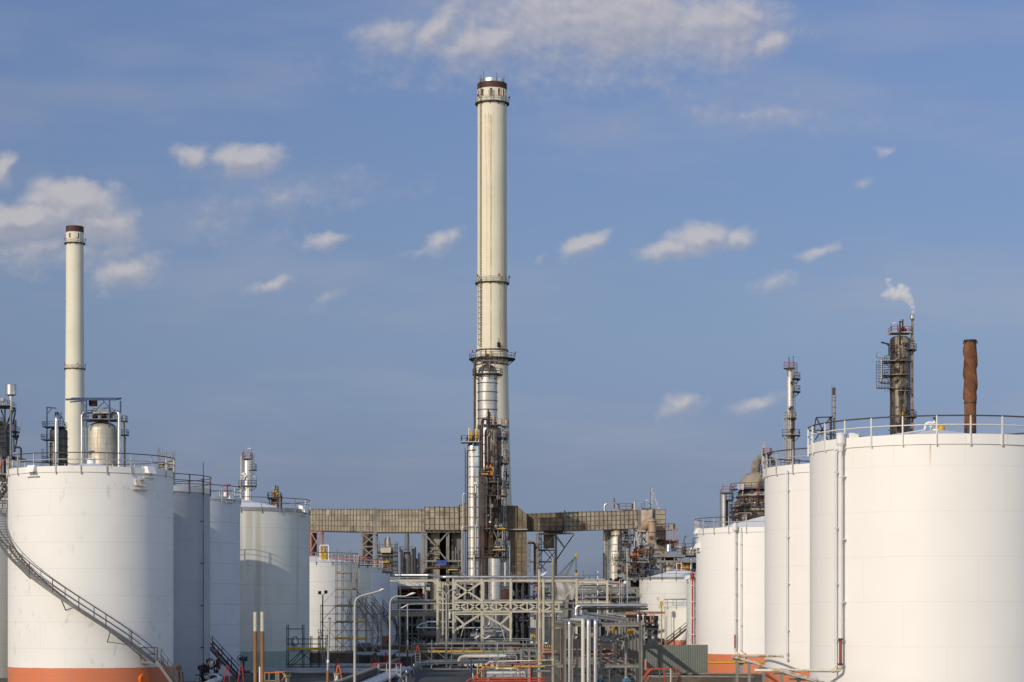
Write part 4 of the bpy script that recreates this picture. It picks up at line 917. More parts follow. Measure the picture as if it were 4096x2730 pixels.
mv = MB(); mv.box(X(1957,D),X(1965,D),D-2.9,D-2.5,Z(2095,D),Z(2087,D)); mv.box(X(1950,D),X(1956,D),D-2.7,D-2.4,Z(2068,D),Z(2062,D)); mv.build('lamp_head', m_lampw, V)
D = 415
V = thing('process_column', 'lower silver grey column standing behind the beige pipe bridge', 'column', (X(1977,D),D,0))
body(V,'column_body',1977,D,[(26,2760),(26,2236)],m_alud,36)
body(V,'side_column',1938,D+3,[(13,2700),(13,2232)],m_mid,20)
ladder(V, X(1947,D), D-1.6, Z(2420,D), Z(2236,D), -PI/2, m_rust, rr=.06)
pipe(V, [(2021,2345,D),(2021,2250,D)], 5.2, m_alup); pipe(V, [(2003,2343,D),(2040,2343,D)], 4.5, m_mid)
MB().lathe(X(2021,D),D,[(.02,Z(2360,D)),(.3,Z(2345,D))],10).build('drain_cone', m_mid, V)
pipe(V, [(1944,2430,D-2),(1944,2236,D-2)], 2.2, m_dark); pipe(V, [(1958,2420,D-1.8),(1958,2370,D-1.8)], 1.5, m_galv)
bs = MB(); bs.lathe(X(1977,D),D,[(S(34,D),0),(S(34,D),Z(2415,D)),(S(27,D),Z(2408,D))],28); bs.build('skirt', m_mid, V)
# ------------------------------------------------------------------ flue duct
def duct_seg(par, a, b, wdt, mat, step=1.06, rows=4, ribs=True, name='duct_panel', big=()):
    """a, b = (px, ytop, ybottom, depth)"""
    (xa,ta,ba,da),(xb,tb,bb,db) = a, b
    c = [P(xa,ba,da),P(xb,bb,db)]; t_ = [P(xa,ta,da),P(xb,tb,db)]; w3 = Vector((0,wdt,0))
    MB().hexa([c[0],c[1],c[1]+w3,c[0]+w3,t_[0],t_[1],t_[1]+w3,t_[0]+w3]).build(name, mat, par)
    if not ribs: return
    L = (c[1]-c[0]).length; n = max(1,round(L/step)); o = Vector((0,-.07,0)); m = MB()
    for k in range(n+1):
        f = k/n; p = c[0].lerp(c[1],f); q = t_[0].lerp(t_[1],f); e = .1
        m.bar(p+o-Vector((0,0,.08)), q+o+Vector((0,0,e)), .13, .2, (0,1,0)); m.bar(q+o+Vector((0,0,e)), q+w3+Vector((0,0,e)), .1, .12)
    for r in range(rows+1):
        f = min(.985,max(.015,r/rows)); m.bar(c[0].lerp(t_[0],f)+o*.6, c[1].lerp(t_[1],f)+o*.6, .09, .1)
    m.build('stiffener_rib', m_rib, par)
    if big:
        for f in big: p = c[0].lerp(c[1],f); q = t_[0].lerp(t_[1],f); MB().bar(p+o*2.4-Vector((0,0,.4)), q+o*2.4+Vector((0,0,.4)), .32, .22, (0,1,0)).build('cross_frame', m_rackg, par)
V = thing('flue_duct', 'long ribbed tan flue duct carried on steel legs, running into the chimney base', 'flue duct', (X(1900,462),462,0))
duct_seg(V,(1215,2038,2124,490),(1503,2038,2130,473),5,m_duct,big=(.17,.79,.985))
duct_seg(V,(1503,2039,2131,473),(1700,2039,2131,462),5,m_duct,big=(.01,))
duct_seg(V,(1698,2028,2122,456),(1836,2028,2122,456),7,m_duct,1.06)
duct_seg(V,(1836,2021,2122,456),(1880,2010,2122,456),7,m_duct,1.06,name='sloped_panel')
duct_seg(V,(1880,2018,2122,457),(2034,2024,2122,457),6,m_ductd,1.3)
duct_seg(V,(2031,2024,2122,455),(2068,2024,2122,455),8,m_ductd,1.06)
duct_seg(V,(2068,2024,2122,455),(2106,2058,2122,455),8,m_ductd,1.06,name='sloped_panel')
duct_seg(V,(2034,2122,2153,455),(2105,2122,2153,455),8,m_ductd,1.06,1)
duct_seg(V,(2042,2153,2600,455),(2106,2153,2600,455),8,m_ductd,1.2,24,name='stack_base_wall')
duct_seg(V,(2106,2056,2124,457),(2259,2050,2124,457),5,m_ductd,1.06)
duct_seg(V,(2147,2072,2124,452),(2252,2072,2124,452),4,m_ductd,1.5,3,name='side_box')
duct_seg(V,(2259,2050,2126,455),(2565,2041,2115,455),2.2,m_duct,.93,big=(.0,.97,))
MB().box(X(2334,455),X(2349,455),454.86,454.95,Z(2118,455),Z(2091,455)).build('rusty_panel', m_rusto, V)
MB().box(X(2541,455),X(2551,455),454.84,454.95,Z(2107,455),Z(2086,455)).build('access_door', m_railw, V)
MB().box(X(1239,489),X(1254,489),488.6,488.8,Z(2123,489),Z(2099,489)).build('pale_panel', m_stone, V)
MB().box(X(1306,484),X(1318,484),483.7,483.8,Z(2063,484),Z(2040,484)).build('grey_panel', m_railw, V)
MB().box(X(1380,480),X(1398,480),479.6,479.7,Z(2060,480),Z(2040,480)).build('grey_panel', m_railw, V)
rt = MB(); rt.box(X(2030,453),X(2110,453),454.2,454.8,Z(2121,455),Z(2117,455)); rt.build('ledge_beam', m_railw, V)
# legs
def truss_leg(par, px0, px1, y0, y1, d, mat, bays=3, w=.35):
    m = MB(); a0, a1 = X(px0,d), X(px1,d); zb, z1 = 0 if y0 is None else Z(y0,d), Z(y1,d); dd = 2.5
    for xx in (a0,a1):
        for yy in (d,d+dd): m.bar((xx,yy,0),(xx,yy,z1),w)
    for k in range(bays):
        za, zc = zb+(z1-zb)*k/bays, zb+(z1-zb)*(k+1)/bays
        m.bar((a0,d-.05,zc-.2),(a1,d-.05,zc-.2),w*.8); m.bar((a0,d-.1,za),(a1,d-.1,zc-.2),w*.7); m.bar((a1,d-.12,za),(a0,d-.12,zc-.2),w*.7)
        m.bar((a1,d,za),(a1,d+dd,zc),w*.6)
    return m.build('truss_leg', mat, par)
truss_leg(V,1243,1287,2290,2126,486,m_pink,2); truss_leg(V,1447,1505,2290,2131,474,m_rackg,3)
MB().lathe(X(1243,488),489,[(1.3,0),(1.3,Z(2128,488))],20).build('round_leg', m_rpipe, V)
MB().lathe(X(1470,476),477,[(1.1,0),(1.1,Z(2132,476))],20).build('round_leg', m_rpipe, V)
fr = MB(); d = 457
for px in (1690,1697,1702,1788,1794): fr.ibeam((X(px,d),d,0),(X(px,d),d,Z(2124,d)),.35,.4)
fr.bar(P(1688,2127,d-.3),P(1852,2127,d-.3),.3,.4); fr.bar(P(1690,2245,d-.3),P(1850,2245,d-.3),.3,.35)
for a_, b_ in (((1694,2132),(1760,2205)),((1790,2132),(1694,2240)),((1752,2200),(1785,2240)),((1722,2210),(1700,2240))): fr.bar(P(*a_,d-.4),P(*b_,d-.4),.28,.28)
for yy in (2172,2193,2214,2235): fr.bar(P(1718,yy,d+1),P(1758,yy,d+1),.2,.2)
for px, yy in ((1806,2205),(1812,2205),(1822,2190)): fr.bar(P(px,2250,d+.8),P(px,yy,d+.8),.18,.18)
fr.build('steel_frame', m_rackg, V)
MB().box(X(1720,d),X(1757,d),d+2,d+5,0,Z(2130,d)).build('vertical_duct', m_duct, V)
MB().box(X(1806,d),X(1852,d),d+2,d+5,0,Z(2130,d)).build('grey_duct', m_mid, V)
MB().box(X(1704,d),X(1850,d),d+6,d+8,0,Z(2124,d)).build('painted_shade_backing', m_black, V)  # added dark sheet, its colour stands in for shade behind the frame
MB().box(X(1712,d),X(1718,d),d+1,d+2,0,Z(2135,d)).build('rust_plate', m_rust, V)
tr = MB(); tr.hexa([P(1748,2262,d-2),P(1786,2262,d-2),P(1787,2263,d-1),P(1745,2263,d-1),P(1746,2244,d-1.6),P(1789,2243,d-1.6),P(1789,2242,d-1),P(1746,2242,d-1)])
tr.build('tarpaulin', m_tarp, V)
pipe(V, [(1697,2300,d-3),(1712,2271,d-3),(1848,2272,d-3)], 7, m_rust, bend=1.5); 
MB().box(X(1795,d),X(1833,d),d-4,d-3.9,Z(2283,d),Z(2279,d)).build('toe_board', m_yscaf, V)
# right support frame
fr = MB(); d = 452
for px in (2147,2222): fr.ibeam((X(px,d),d,0),(X(px,d),d,Z(2134,d)),.4,.4); fr.ibeam((X(px+4,d),d+4,0),(X(px+4,d),d+4,Z(2134,d)),.4,.4)
fr.bar(P(2146,2137,d-.2),P(2298,2134,d-.2),.3,.4); fr.bar(P(2148,2202,d-.2),P(2220,2202,d-.2),.25,.3); fr.bar(P(2112,2249,d-.2),P(2222,2248,d-.2),.3,.35)
for a_, b_ in (((2148,2140),(2216,2232)),((2220,2140),(2150,2232)),((2150,2290),(2222,2205)),((2215,2248),(2176,2204)),((2148,2245),(2190,2290)),((2224,2142),(2258,2188)),((2226,2150),(2256,2192)),((2298,2136),(2224,2240)),((2295,2138),(2222,2246)),((2110,2160),(2147,2175))): fr.bar(P(*a_,d-.3),P(*b_,d-.3),.2,.2)
fr.build('steel_frame', m_rackg, V)
MB().box(X(2175,d),X(2217,d),d+1,d+4,Z(2192,d),Z(2126,d)).build('duct_stub', m_ductd, V)
rect_plat(V, X(2194,d), X(2252,d), d-1, d+2, Z(2128,d), m_rust, m_raild, 'FLR', rr=.055)
rect_plat(V, X(2154,d), X(2186,d), d-1, d+2, Z(2200,d), m_dark, m_mid, 'FLR', rr=.055)
ladder(V, X(2161,d), d-1.2, Z(2290,d), Z(2150,d), -PI/2, m_mid, rr=.06); ladder(V, X(2116,d), d-1.2, Z(2290,d), Z(2195,d), -PI/2, m_mid, rr=.06)
pipe(V, [(2110,2172,d-2),(2139,2172,d-2),(2139,2300,d-2)], 4.6, m_rpipe, bend=.6)
pipe(V, [(2139,2480,d-2),(2139,2285,d-2)], 4.6, m_wood)
# blocks and walkways round the base of the duct
fr = MB()
for k in range(46):
    px = rnd.uniform(1700,2110); yy = rnd.uniform(2262,2330); hh = rnd.uniform(4,22)
    fr.bar(P(px,yy,d-4),P(px,yy-hh,d-4),rnd.uniform(.08,.18))
for k in range(26):
    px = rnd.uniform(1700,2090); yy = rnd.uniform(2258,2330); fr.bar(P(px,yy,d-4),P(px+rnd.uniform(15,60),yy,d-4),rnd.uniform(.07,.15))
fr.build('base_pipework', m_mid, V)
# ------------------------------------------------------------------ far hazy towers left of the frame
D = 640
V = thing('scaffolded_tower', 'far tower wrapped in scaffold decks under the left part of the duct', 'tower', (X(1552,D),D,0))
body(V,'tower_body',1552,D,[(22,2600),(22,2195),(12,2185),(8,2150)],m_clad,20)
sc = MB()
for px in (1515,1530,1562,1580,1588):
    for q in (-3,3): sc.tube([(X(px,D),D+q,0),(X(px,D),D+q,Z(rnd.uniform(2165,2190),D))],.1,5)
for yy in (2180,2192,2207,2222,2237,2252,2268): sc.tube([(X(1512,D),D-3,Z(yy,D)),(X(1590,D),D-3,Z(yy,D))],.09,5)
sc.tube([P(1538,2200,D),P(1540,2153,D)],.2,6); sc.tube([P(1552,2200,D),P(1556,2150,D)],.3,6); sc.build('scaffold_frame', m_mid, V)
MB().box(X(1526,D),X(1566,D),D-4,D+3,Z(2213,D),Z(2193,D)).build('sheeted_box', m_beige, V)
dk = MB()
for yy in (2213,2228,2250,2262,2284): dk.box(X(1512,D),X(1590,D),D-3.2,D+3,Z(yy,D)-.1,Z(yy,D)+.4)
dk.build('scaffold_deck', m_dark, V)
MB().box(X(1522,D),X(1560,D),D-3.4,D-3.2,Z(2252,D),Z(2248,D)).build('toe_board', m_yscaf, V)
D = 900
V = thing('distant_tower', 'far grey refinery tower with narrow upper half, left of the duct frame', 'tower', (X(1628,D),D,0))
body(V,'tower_body',1628,D,[(17,2560),(17,2222),(9,2200),(9,2140),(8,2130)],m_mid,20)
rect_plat(V, X(1600,D), X(1662,D), D-3, D+3, Z(2208,D), m_mid, m_mid, 'FLR', rr=.12, h=2)
pf = MB()
for px, y0 in ((1606,2200),(1652,2195),(1660,2195),(1641,2222),(1612,2230)): pf.tube([P(px,2400,D-3),P(px,y0,D-3)],.5,8)
pf.build('side_pipe', m_dark, V)
V = thing('distant_tower', 'far pale pipe tower just left of the duct frame, lower than its neighbour', 'tower', (X(1677,D),D,0))
body(V,'tower_body',1677,D,[(6,2560),(6,2218),(2,2210)],m_galv,16)
pf = MB(); pf.tube([P(1640,2330,D-2),P(1672,2262,D-2)],.6,8)
for px, y0 in ((1668,2235),(1656,2250),(1685,2240)): pf.tube([P(px,2400,D-2),P(px,y0,D-2)],.35,8)
pf.build('side_pipe', m_mid, V)
# ------------------------------------------------------------------ crane
D = 700
V = thing('lattice_crane', 'distant green lattice crane with yellow jib head and hook block', 'crane', (X(2255,D),D,0))
jb = MB(); a, b = P(2250,2330,D), P(2304,2224,D)
off = [Vector((-.7,0,-.35)),Vector((.7,0,.35)),Vector((0,1.2,0))]
for o in off: jb.tube([a+o,b+o*.4],.075,5)
for k in range(16):
    f, g2 = k/16, (k+1)/16
    for i in range(3): jb.tube([a.lerp(b,f)+off[i]*(1-.6*f), a.lerp(b,g2)+off[(i+1)%3]*(1-.6*g2)],.04,4)
jb.build('jib', m_greenc, V)
hd = MB(); hd.ball(P(2305,2222,D),.5,10); hd.box(X(2301,D),X(2309,D),D-.4,D+.4,Z(2229,D),Z(2219,D)); hd.build('jib_head', m_yellow, V)
rp = MB()
for q in (2303,2307): rp.tube([P(q,2226,D),P(q,2284,D)],.06,4)
for q in (0,6,11): rp.tube([P(2240-q*2,2305+q,D),P(2303,2226,D)],.05,4)
rp.build('hoist_rope', m_dark, V)
hk = MB(); hk.box(X(2299,D),X(2310,D),D-.6,D+.6,Z(2304,D),Z(2293,D)); hk.build('hook_block', m_yellow, V)
MB().box(X(2302,D),X(2308,D),D-.3,D+.3,Z(2292,D),Z(2281,D)).build('hook_swivel', m_rust, V)
MB().box(X(2240,D),X(2262,D),D-3,D+3,0,Z(2345,D)).build('crane_body', m_mid, V)
# ------------------------------------------------------------------ right of centre: silver vessel, furnace, exchangers
D = 460.2
V = thing('process_vessel', 'wide shiny silver vessel behind the right end of the flue duct', 'vessel', (X(2466,D),D,0))
body(V,'vessel_body',2470,D,[(50,2740),(50,2053)],m_alu,44); body(V,'vessel_head',2470,D,[(50,2053),(40,2043),(12,2036),(0,2035)],m_alud,36,soft=True)
bd = MB()
for yy in (2144,2178,2205,2233,2260,2290): bd.lathe(X(2470,D),D,[(S(50,D),Z(yy+4,D)),(S(51.5,D),Z(yy+4,D)),(S(51.5,D),Z(yy,D)),(S(50,D),Z(yy,D))],44,caps=False)
bd.build('stiffener_ring', m_galv, V)
pipe(V, [(2418,2700,D-1),(2418,2022,D-1),(2426,2015,D-1),(2464,2013,D-1),(2473,2030,D-.5)], 5, m_alup, bend=.5, n=14)
pipe(V, [(2415,2700,D-2),(2415,2212,D-2)], 3.2, m_dark); pipe(V, [(2538,2300,D-2),(2538,2008,D-2)], 4.4, m_alup)
rect_plat(V, X(2474,D), X(2530,D), D-2, D+2, Z(2038,D), m_mid, m_dred, 'FLR', rr=.055)
for yy, a0, a1 in ((2166,-1.2,.3),(2241,-1.9,.2)): ring_plat(V, X(2470,D), D, Z(yy,D), S(50,D), S(70,D), a0, a1, m_dark, m_dark, rr=.055)
ladder(V, X(2478,D), D-3.2, Z(2241,D), Z(2166,D), -PI/2, m_dark, rr=.06); ladder(V, X(2460,D), D-3.2, Z(2330,D), Z(2241,D), -PI/2, m_beige, rr=.06)
MB().tube([P(2457,2036,D-1),P(2457,1996,D-1),P(2454,1994,D-1)],.12,6).build('vent_pipe', m_dark, V)
MB().box(X(2508,D),X(2522,D),D-3.2,D-2.4,Z(2142,D),Z(2126,D)).build('control_box', m_alup, V)
clutter(V, 2490, 30, 2130, 2330, D, 2.6, 22, 52, (m_dark, m_mid))
gg = MB()
for k in range(20): px = rnd.uniform(2440,2500); gg.box(X(px,D)-.3,X(px,D)+.3,D-4,D-3.6,Z(2332,D),Z(rnd.uniform(2310,2325),D))
gg.build('base_pipework', m_dark, V)
D = 440
V = thing('furnace', 'boxy tan furnace with a huge bent flue pipe at the duct end', 'furnace', (X(2620,D),D,0))
duct_seg(V,(2618,2038,2160,D+2),(2662,2038,2160,D+2),6,m_duct,2.0,6,name='flue_box')
MB().box(X(2618,D),X(2661,D),D+2.1,D+7,Z(2165,D),Z(2120,D)).build('dark_panel', m_dark, V)
MB().box(X(2567,D),X(2610,D),D+1,D+5,Z(2115,D),Z(2034,D)).build('patched_wall', M('peeling_wall',(.5,.43,.34),.7,var=.4,nscale=1.2,stain=(.24,.12,.06,.8),stain_lo=.48,stain_scale=(.8,.8,.5)), V)
rect_plat(V, X(2568,D), X(2606,D), D+1, D+5, Z(2034,D), m_mid, m_railw, 'FLR', rr=.055)
pipe(V, [(2560,2140,D+1),(2577,2110,D-.5),(2608,2077,D-1.5),(2609,2180,D-1.5)], 17, m_flue, bend=2.6, n=22)
fl = MB()
for yy in (2089,2131): fl.lathe(X(2609,D-1.5),D-1.5,[(.95,Z(yy+2,D)),(.95,Z(yy-1,D))],22)
fl.build('flange_ring', m_rib, V)
MB().disc(P(2605,2152,D-2.4),.45,(0,-1,0),.2,18).build('rust_patch_plate', m_rusto, V)
MB().hexa([P(2592,2178,D-3),P(2626,2178,D-3),P(2626,2178,D+1),P(2592,2178,D+1),P(2597,2163,D-2.3),P(2622,2163,D-2.3),P(2622,2163,D-.6),P(2597,2163,D-.6)]).build('flue_foot', m_flue, V)
MB().hexa([P(2550,2198,D-3),P(2668,2198,D-3),P(2668,2198,D+5),P(2550,2198,D+5),P(2592,2178,D-3),P(2626,2178,D-3),P(2626,2178,D+2),P(2592,2178,D+2)]).build('sloped_hood', m_duct, V)
MB().box(X(2552,D),X(2668,D),D-2.9,D+5,Z(2222,D),Z(2199,D)).build('hood_wall', m_duct, V)
rb = MB()
for a_, b_ in (((2552,2197),(2594,2178)),((2593,2178),(2610,2197)),((2612,2178),(2592,2222)),((2612,2178),(2612,2222)),((2628,2178),(2640,2197)),((2626,2178),(2668,2197)),((2570,2190),(2570,2222)),((2592,2197),(2572,2222)),((2640,2190),(2655,2215)),((2552,2199),(2668,2199))): rb.bar(P(*a_,D-3.1),P(*b_,D-3.1),.14,.2)
rb.build('hood_rib', m_rib, V)
fr = MB()
for a_, b_ in (((2545,2120),(2545,2165)),((2566,2135),(2566,2165)),((2588,2130),(2588,2165)),((2542,2124),(2582,2126)),((2562,2128),(2582,2145)),((2548,2165),(2562,2128)),((2566,2128),(2580,2165)),((2544,2170),(2592,2168)),((2544,2172),(2568,2185)),((2572,2150),(2590,2180))): fr.bar(P(*a_,D-1),P(*b_,D-1),.3,.3)
fr.build('steel_frame', m_railw, V)
MB().box(X(2598,D),X(2713,D),D+3,D+8,Z(2200,D),Z(2163,D)).build('rear_block', m_mid, V)
fr = MB()
for a_, b_ in (((2636,2200),(2645,2165)),((2665,2188),(2648,2166)),((2695,2200),(2680,2166)),((2672,2190),(2684,2168)),((2628,2162),(2714,2162)),((2713,2164),(2713,2205)),((2640,2165),(2640,2200)),((2655,2170),(2655,2200))): fr.bar(P(*a_,D+2.5),P(*b_,D+2.5),.3,.3)
fr.build('red_brace', m_pink, V)
rect_plat(V, X(2622,D), X(2702,D), D+1, D+5, Z(2117,D), m_pink, m_dred, 'FR', rr=.06)
fr = MB()
for px in (2668,2695,2708): fr.bar(P(px,2163,D+1),P(px,2117,D+1),.2)
fr.bar(P(2700,2117,D+1),P(2709,2118,D+1),.2); fr.build('platform_leg', m_pink, V)
ladder(V, X(2687,D), D+.8, Z(2150,D), Z(2117,D), -PI/2, m_railw, cage=False, rr=.06)
MB().box(X(2684,D),X(2695,D),D+.9,D+1,Z(2112,D),Z(2100,D)).build('yellow_gate', m_yellow, V)
tr = MB(); tr.bar(P(2607,2120,D+3),P(2607,1952,D+3),.28); tr.bar(P(2610,1966,D+3),P(2636,2040,D+3),.22); tr.build('derrick', m_railw, V)
MB().tube([P(2604,2060,D+3),P(2604,1950,D+3)],.1,6).build('derrick_pole', m_rpipe, V)
lp = MB(); lp.tube([P(2577,2034,D),P(2577,2006,D),P(2584,2003,D)],.06,5); lp.build('lamp_stick', m_dark, V)
MB().bar(P(2581,2004,D),P(2592,2001,D),.2,.14).build('lamp_head', m_lampw, V)
D = 425
V = thing('process_structure', 'crowded steel deck structure with orange valves, in front of the tan furnace', 'steel structure', (X(2560,D),D,0))
fr = MB()
for px in (2510,2518,2572,2590,2624): fr.ibeam((X(px,D),D,0),(X(px,D),D,Z(2225,D)),.35,.35)
fr.bar(P(2516,2250,D-.4),P(2592,2250,D-.4),.25,.35); fr.bar(P(2520,2315,D-.4),P(2556,2315,D-.4),.3,.5); fr.bar(P(2512,2193,D-.4),P(2546,2193,D-.4),.2,.25)
for a_, b_ in (((2512,2195),(2524,2215)),((2552,2255),(2566,2295)),((2570,2255),(2552,2270)),((2492,2290),(2508,2305)),((2545,2250),(2560,2268))): fr.bar(P(*a_,D-.5),P(*b_,D-.5),.22)
fr.build('steel_frame', m_galv, V)
rect_plat(V, X(2518,D), X(2594,D), D-3, D+3, Z(2248,D), m_galv, m_mid, 'FLR', rr=.06)
rect_plat(V, X(2518,D), X(2556,D), D-3, D+3, Z(2318,D), m_galv, m_mid, 'FLR', rr=.06)
rect_plat(V, X(2492,D), X(2545,D), D-2, D+3, Z(2288,D), m_dred, m_dred, 'FLR', rr=.06)
rect_plat(V, X(2594,D), X(2625,D), D-2, D+3, Z(2242,D), m_dred, m_dred, 'FLR', rr=.06)
rect_plat(V, X(2548,D), X(2604,D), D, D+3, Z(2208,D), m_dred, m_dred, 'FLR', rr=.06)
pipe(V, [(2526,2246,D-2),(2526,2206,D-2),(2543,2203,D-2)], 4, m_galv, bend=.8); pipe(V, [(2508,2300,D-2.4),(2508,2196,D-2.4)], 2.4, m_railw)
pipe(V, [(2510,2460,D-2.6),(2510,2250,D-2.6)], 1.8, m_railw)
ov = MB()
for px, yy, r in ((2526,2223,.5),(2545,2221,.55),(2546,2235,.35)): ov.disc(P(px,yy,D-2.4),r*.8,(1,0,0),.8)
ov.tube([P(2522,2223,D-2.4),P(2560,2221,D-2.4)],.16,6); ov.build('orange_valve', m_orange, V)
MB().lathe(X(2546,D),D-2.4,[(.3,Z(2208,D)),(.2,Z(2195,D)),(.1,Z(2187,D))],8).build('yellow_valve', m_yellow, V)
MB().hexa([P(2584,2277,D-1),P(2626,2268,D-1),P(2626,2268,D+3),P(2584,2277,D+3),P(2584,2260,D-1),P(2626,2250,D-1),P(2626,2250,D+3),P(2584,2260,D+3)]).build('blue_bin', m_blue, V)
bl = MB()
for k in range(6): bl.tube([P(2588+k*6,2276,D-.8),P(2592+k*6,2300,D-.8)],.25,6)
bl.build('blue_pipe', m_blue, V)
dk = MB()
for k in range(60):
    px = rnd.uniform(2514,2625); yy = rnd.uniform(2205,2330)
    if rnd.random()<.5: dk.tube([P(px,yy,D+rnd.uniform(-1,2)),P(px,yy-rnd.uniform(6,24),D+1)],rnd.uniform(.08,.2),6)
    else: dk.tube([P(px,yy,D+rnd.uniform(-1,2)),P(min(2640,px+rnd.uniform(8,40)),yy,D+1)],rnd.uniform(.08,.2),6)
dk.build('small_pipe', m_mid, V)
dk = MB()
for k in range(30):
    px = rnd.uniform(2514,2625); yy = rnd.uniform(2215,2330); dk.tube([P(px,yy,D+.5),P(px+rnd.uniform(-20,20),yy,D+.5)],rnd.uniform(.08,.16),6)
dk.build('red_pipe', m_dred, V)
MB().box(X(2520,D),X(2625,D),D+3.5,D+5,0,Z(2235,D)).build('painted_shade_backing', m_black, V)  # added black sheet for the shaded depth behind the decks
ball = MB(); ball.ball(P(2501,2331,330),S(8,330),16)
D = 400
clutter(V, 2570, 55, 2180, 2330, D-2, .5, 32, 51, (m_dark, m_rust, m_mid))
V = thing('process_vessel', 'pale round vessel under a big steel deck, above the stained white tank', 'vessel', (X(2685,D),D,0))
body(V,'vessel_body',2676,D,[(38,2700),(38,2252)],m_clad2,40); dome(V,'dome',2676,D,38,2252,2226,m_darkcl,36)
rect_plat(V, X(2608,D), X(2735,D), D-3.5, D+3, Z(2222,D), m_rackg, m_mid, 'FLR', rr=.055, t=.45)
fr = MB()
for px, yb in ((2620,2330),(2626,2330),(2642,2330),(2658,2250),(2698,2250),(2630,2250),(2723,2250)): fr.bar(P(px,yb,D-3),P(px,2224,D-3),.25)
fr.bar(P(2606,2247,D-3.2),P(2784,2247,D-3.2),.3,.4); fr.bar(P(2676,2287,D-3.2),P(2708,2252,D-3.2),.18); fr.bar(P(2722,2252,D-3.2),P(2745,2275,D-3.2),.18); fr.bar(P(2618,2225,D-3.2),P(2635,2250,D-3.2),.18)
fr.build('steel_frame', m_rackg, V)
body(V,'silver_drum',2675,D-2,[(13,2208),(10,2180),(9.6,2179),(0,2179)],m_alup,20)
hd = MB(); hd.tube([P(2690,2190,D-2),P(2715,2190,D-2)],S(6,D),14); hd.build('exchanger_shell', m_alup, V)
MB().tube([P(2685,2190,D-2),P(2697,2190,D-2)],S(8,D),14).build('rust_flange', m_rust, V)
MB().tube([P(2715,2190,D-2),P(2732,2190,D-2)],S(5.5,D),14).build('exchanger_neck', m_beige, V)
pipe(V, [(2734,2190,D-2),(2745,2190,D-2),(2745,2222,D-2)], 4.6, m_alup, bend=.6, n=14); pipe(V, [(2761,2221,D-2),(2761,2196,D-2),(2790,2185,D-2)], 5.5, m_alup, bend=.8, n=14)
rect_plat(V, X(2735,D), X(2800,D), D-3.5, D+3, Z(2224,D), m_dark, m_yscaf, 'FLR', rr=.06)
pf = MB()
for k in range(20): px = rnd.choice((rnd.uniform(2724,2742),rnd.uniform(2766,2800))); y0 = rnd.uniform(2165,2200); pf.tube([P(px,2222,D-2.5),P(px+rnd.uniform(-3,3),y0,D-2.5)],.08,5)
for yy in (2176,2188,2200): pf.tube([P(2722,yy,D-2.6),P(2800,yy+rnd.uniform(-2,2),D-2.6)],.06,5)
pf.build('instrument_frame', m_mid, V)
lp = MB(); lp.tube([P(2736,2200,D-2),P(2736,2160,D-2),P(2742,2146,D-2)],.08,5); lp.tube([P(2772,2200,D-2),P(2772,2156,D-2),P(2792,2146,D-2)],.08,5); lp.build('lamp_stick', m_dark, V)
MB().bar(P(2740,2147,D-2),P(2745,2145,D-2),.3,.25).build('lamp_head', m_dark, V)
yv = MB()
for px in (2724,2731,2738,2747,2752): yv.tube([P(px,2285,D-2),P(px,2255,D-2)],.2,6)
yv.lathe(X(2745,D),D-2,[(.3,Z(2280,D)),(.65,Z(2276,D)),(.65,Z(2272,D)),(.2,Z(2270,D))],12); yv.build('yellow_valve', m_yellow, V)
pipe(V, [(2764,2330,D-2.4),(2764,2232,D-2.4)], 5, m_alup); MB().box(X(2712,D),X(2800,D),D+2,D+3,0,Z(2250,D)).build('painted_shade_backing', m_dark, V)  # last box is an added dark sheet in place of deep shade
MB().tube([P(2712,2276,D-3),P(2800,2284,D-3)],.18,6).build('red_pipe', m_dred, V)
MB().box(X(2638,D),X(2643,D),D-3.7,D-3.6,Z(2202,D),Z(2196,D)).build('blue_box', m_blue, V)
# ------------------------------------------------------------------ dome reactor and slim columns behind the right tanks
D = 450; c = 3048
V = thing('domed_reactor', 'big brown domed reactor with a bent top pipe between two right tanks', 'reactor', (X(c,D),D,0))
body(V,'reactor_body',c,D,[(118,2760),(118,2078),(122,2066),(122,2035),(112,2022)],m_tanbr,48)
body(V,'reactor_shoulder',c,D,[(112,2022),(98,1996),(96,1970),(92,1962)],m_brownd,48)
body(V,'reactor_dome',c,D,[(92,1962),(91,1948),(88,1930),(78,1910),(60,1897),(44,1892)],m_tanbr,48,soft=True)
rg = MB()
for yy, r in ((2068,132),(2050,127),(2034,124),(1990,104)): rg.lathe(X(c,D),D,[(S(r,D),Z(yy+4,D)),(S(r+2,D),Z(yy+2,D)),(S(r+2,D),Z(yy-1,D)),(S(r,D),Z(yy-3,D))],48,caps=False)
rg.build('header_ring', m_rpipe, V)
hr = MB(); hr.lathe(X(c,D),D,[(S(101,D),Z(1988,D)),(S(101,D),Z(1982,D))],48); hr.lathe(X(c,D),D,[(S(113,D),Z(2022,D)),(S(113,D),Z(2015,D))],48); hr.build('bright_ring', m_alup, V)
pipe(V, [(3022,1895,D-1),(3023,1850,D-1),(3055,1828,D-1),(3088,1850,D-1),(3095,1895,D-1)], 17, M('mottled_pipe',(.30,.27,.24),.7,var=.5,nscale=1.,stain=(.1,.09,.085,.9),stain_lo=.45,stain_scale=(.7,.7,.7)), bend=2.4, n=20)
for yy, r, a0, a1, fm in ((1959,128,-PI,0,m_blue),(2033,128,-PI,0,m_blue)): ring_plat(V, X(c,D), D, Z(yy,D), S(95,D), S(r,D), a0, a1, fm, m_raild, rr=.06)
rect_plat(V, X(3038,D), X(3090,D), D-4, D, Z(1885,D), m_blue, m_blue, 'FLR', rr=.06)
fr = MB()
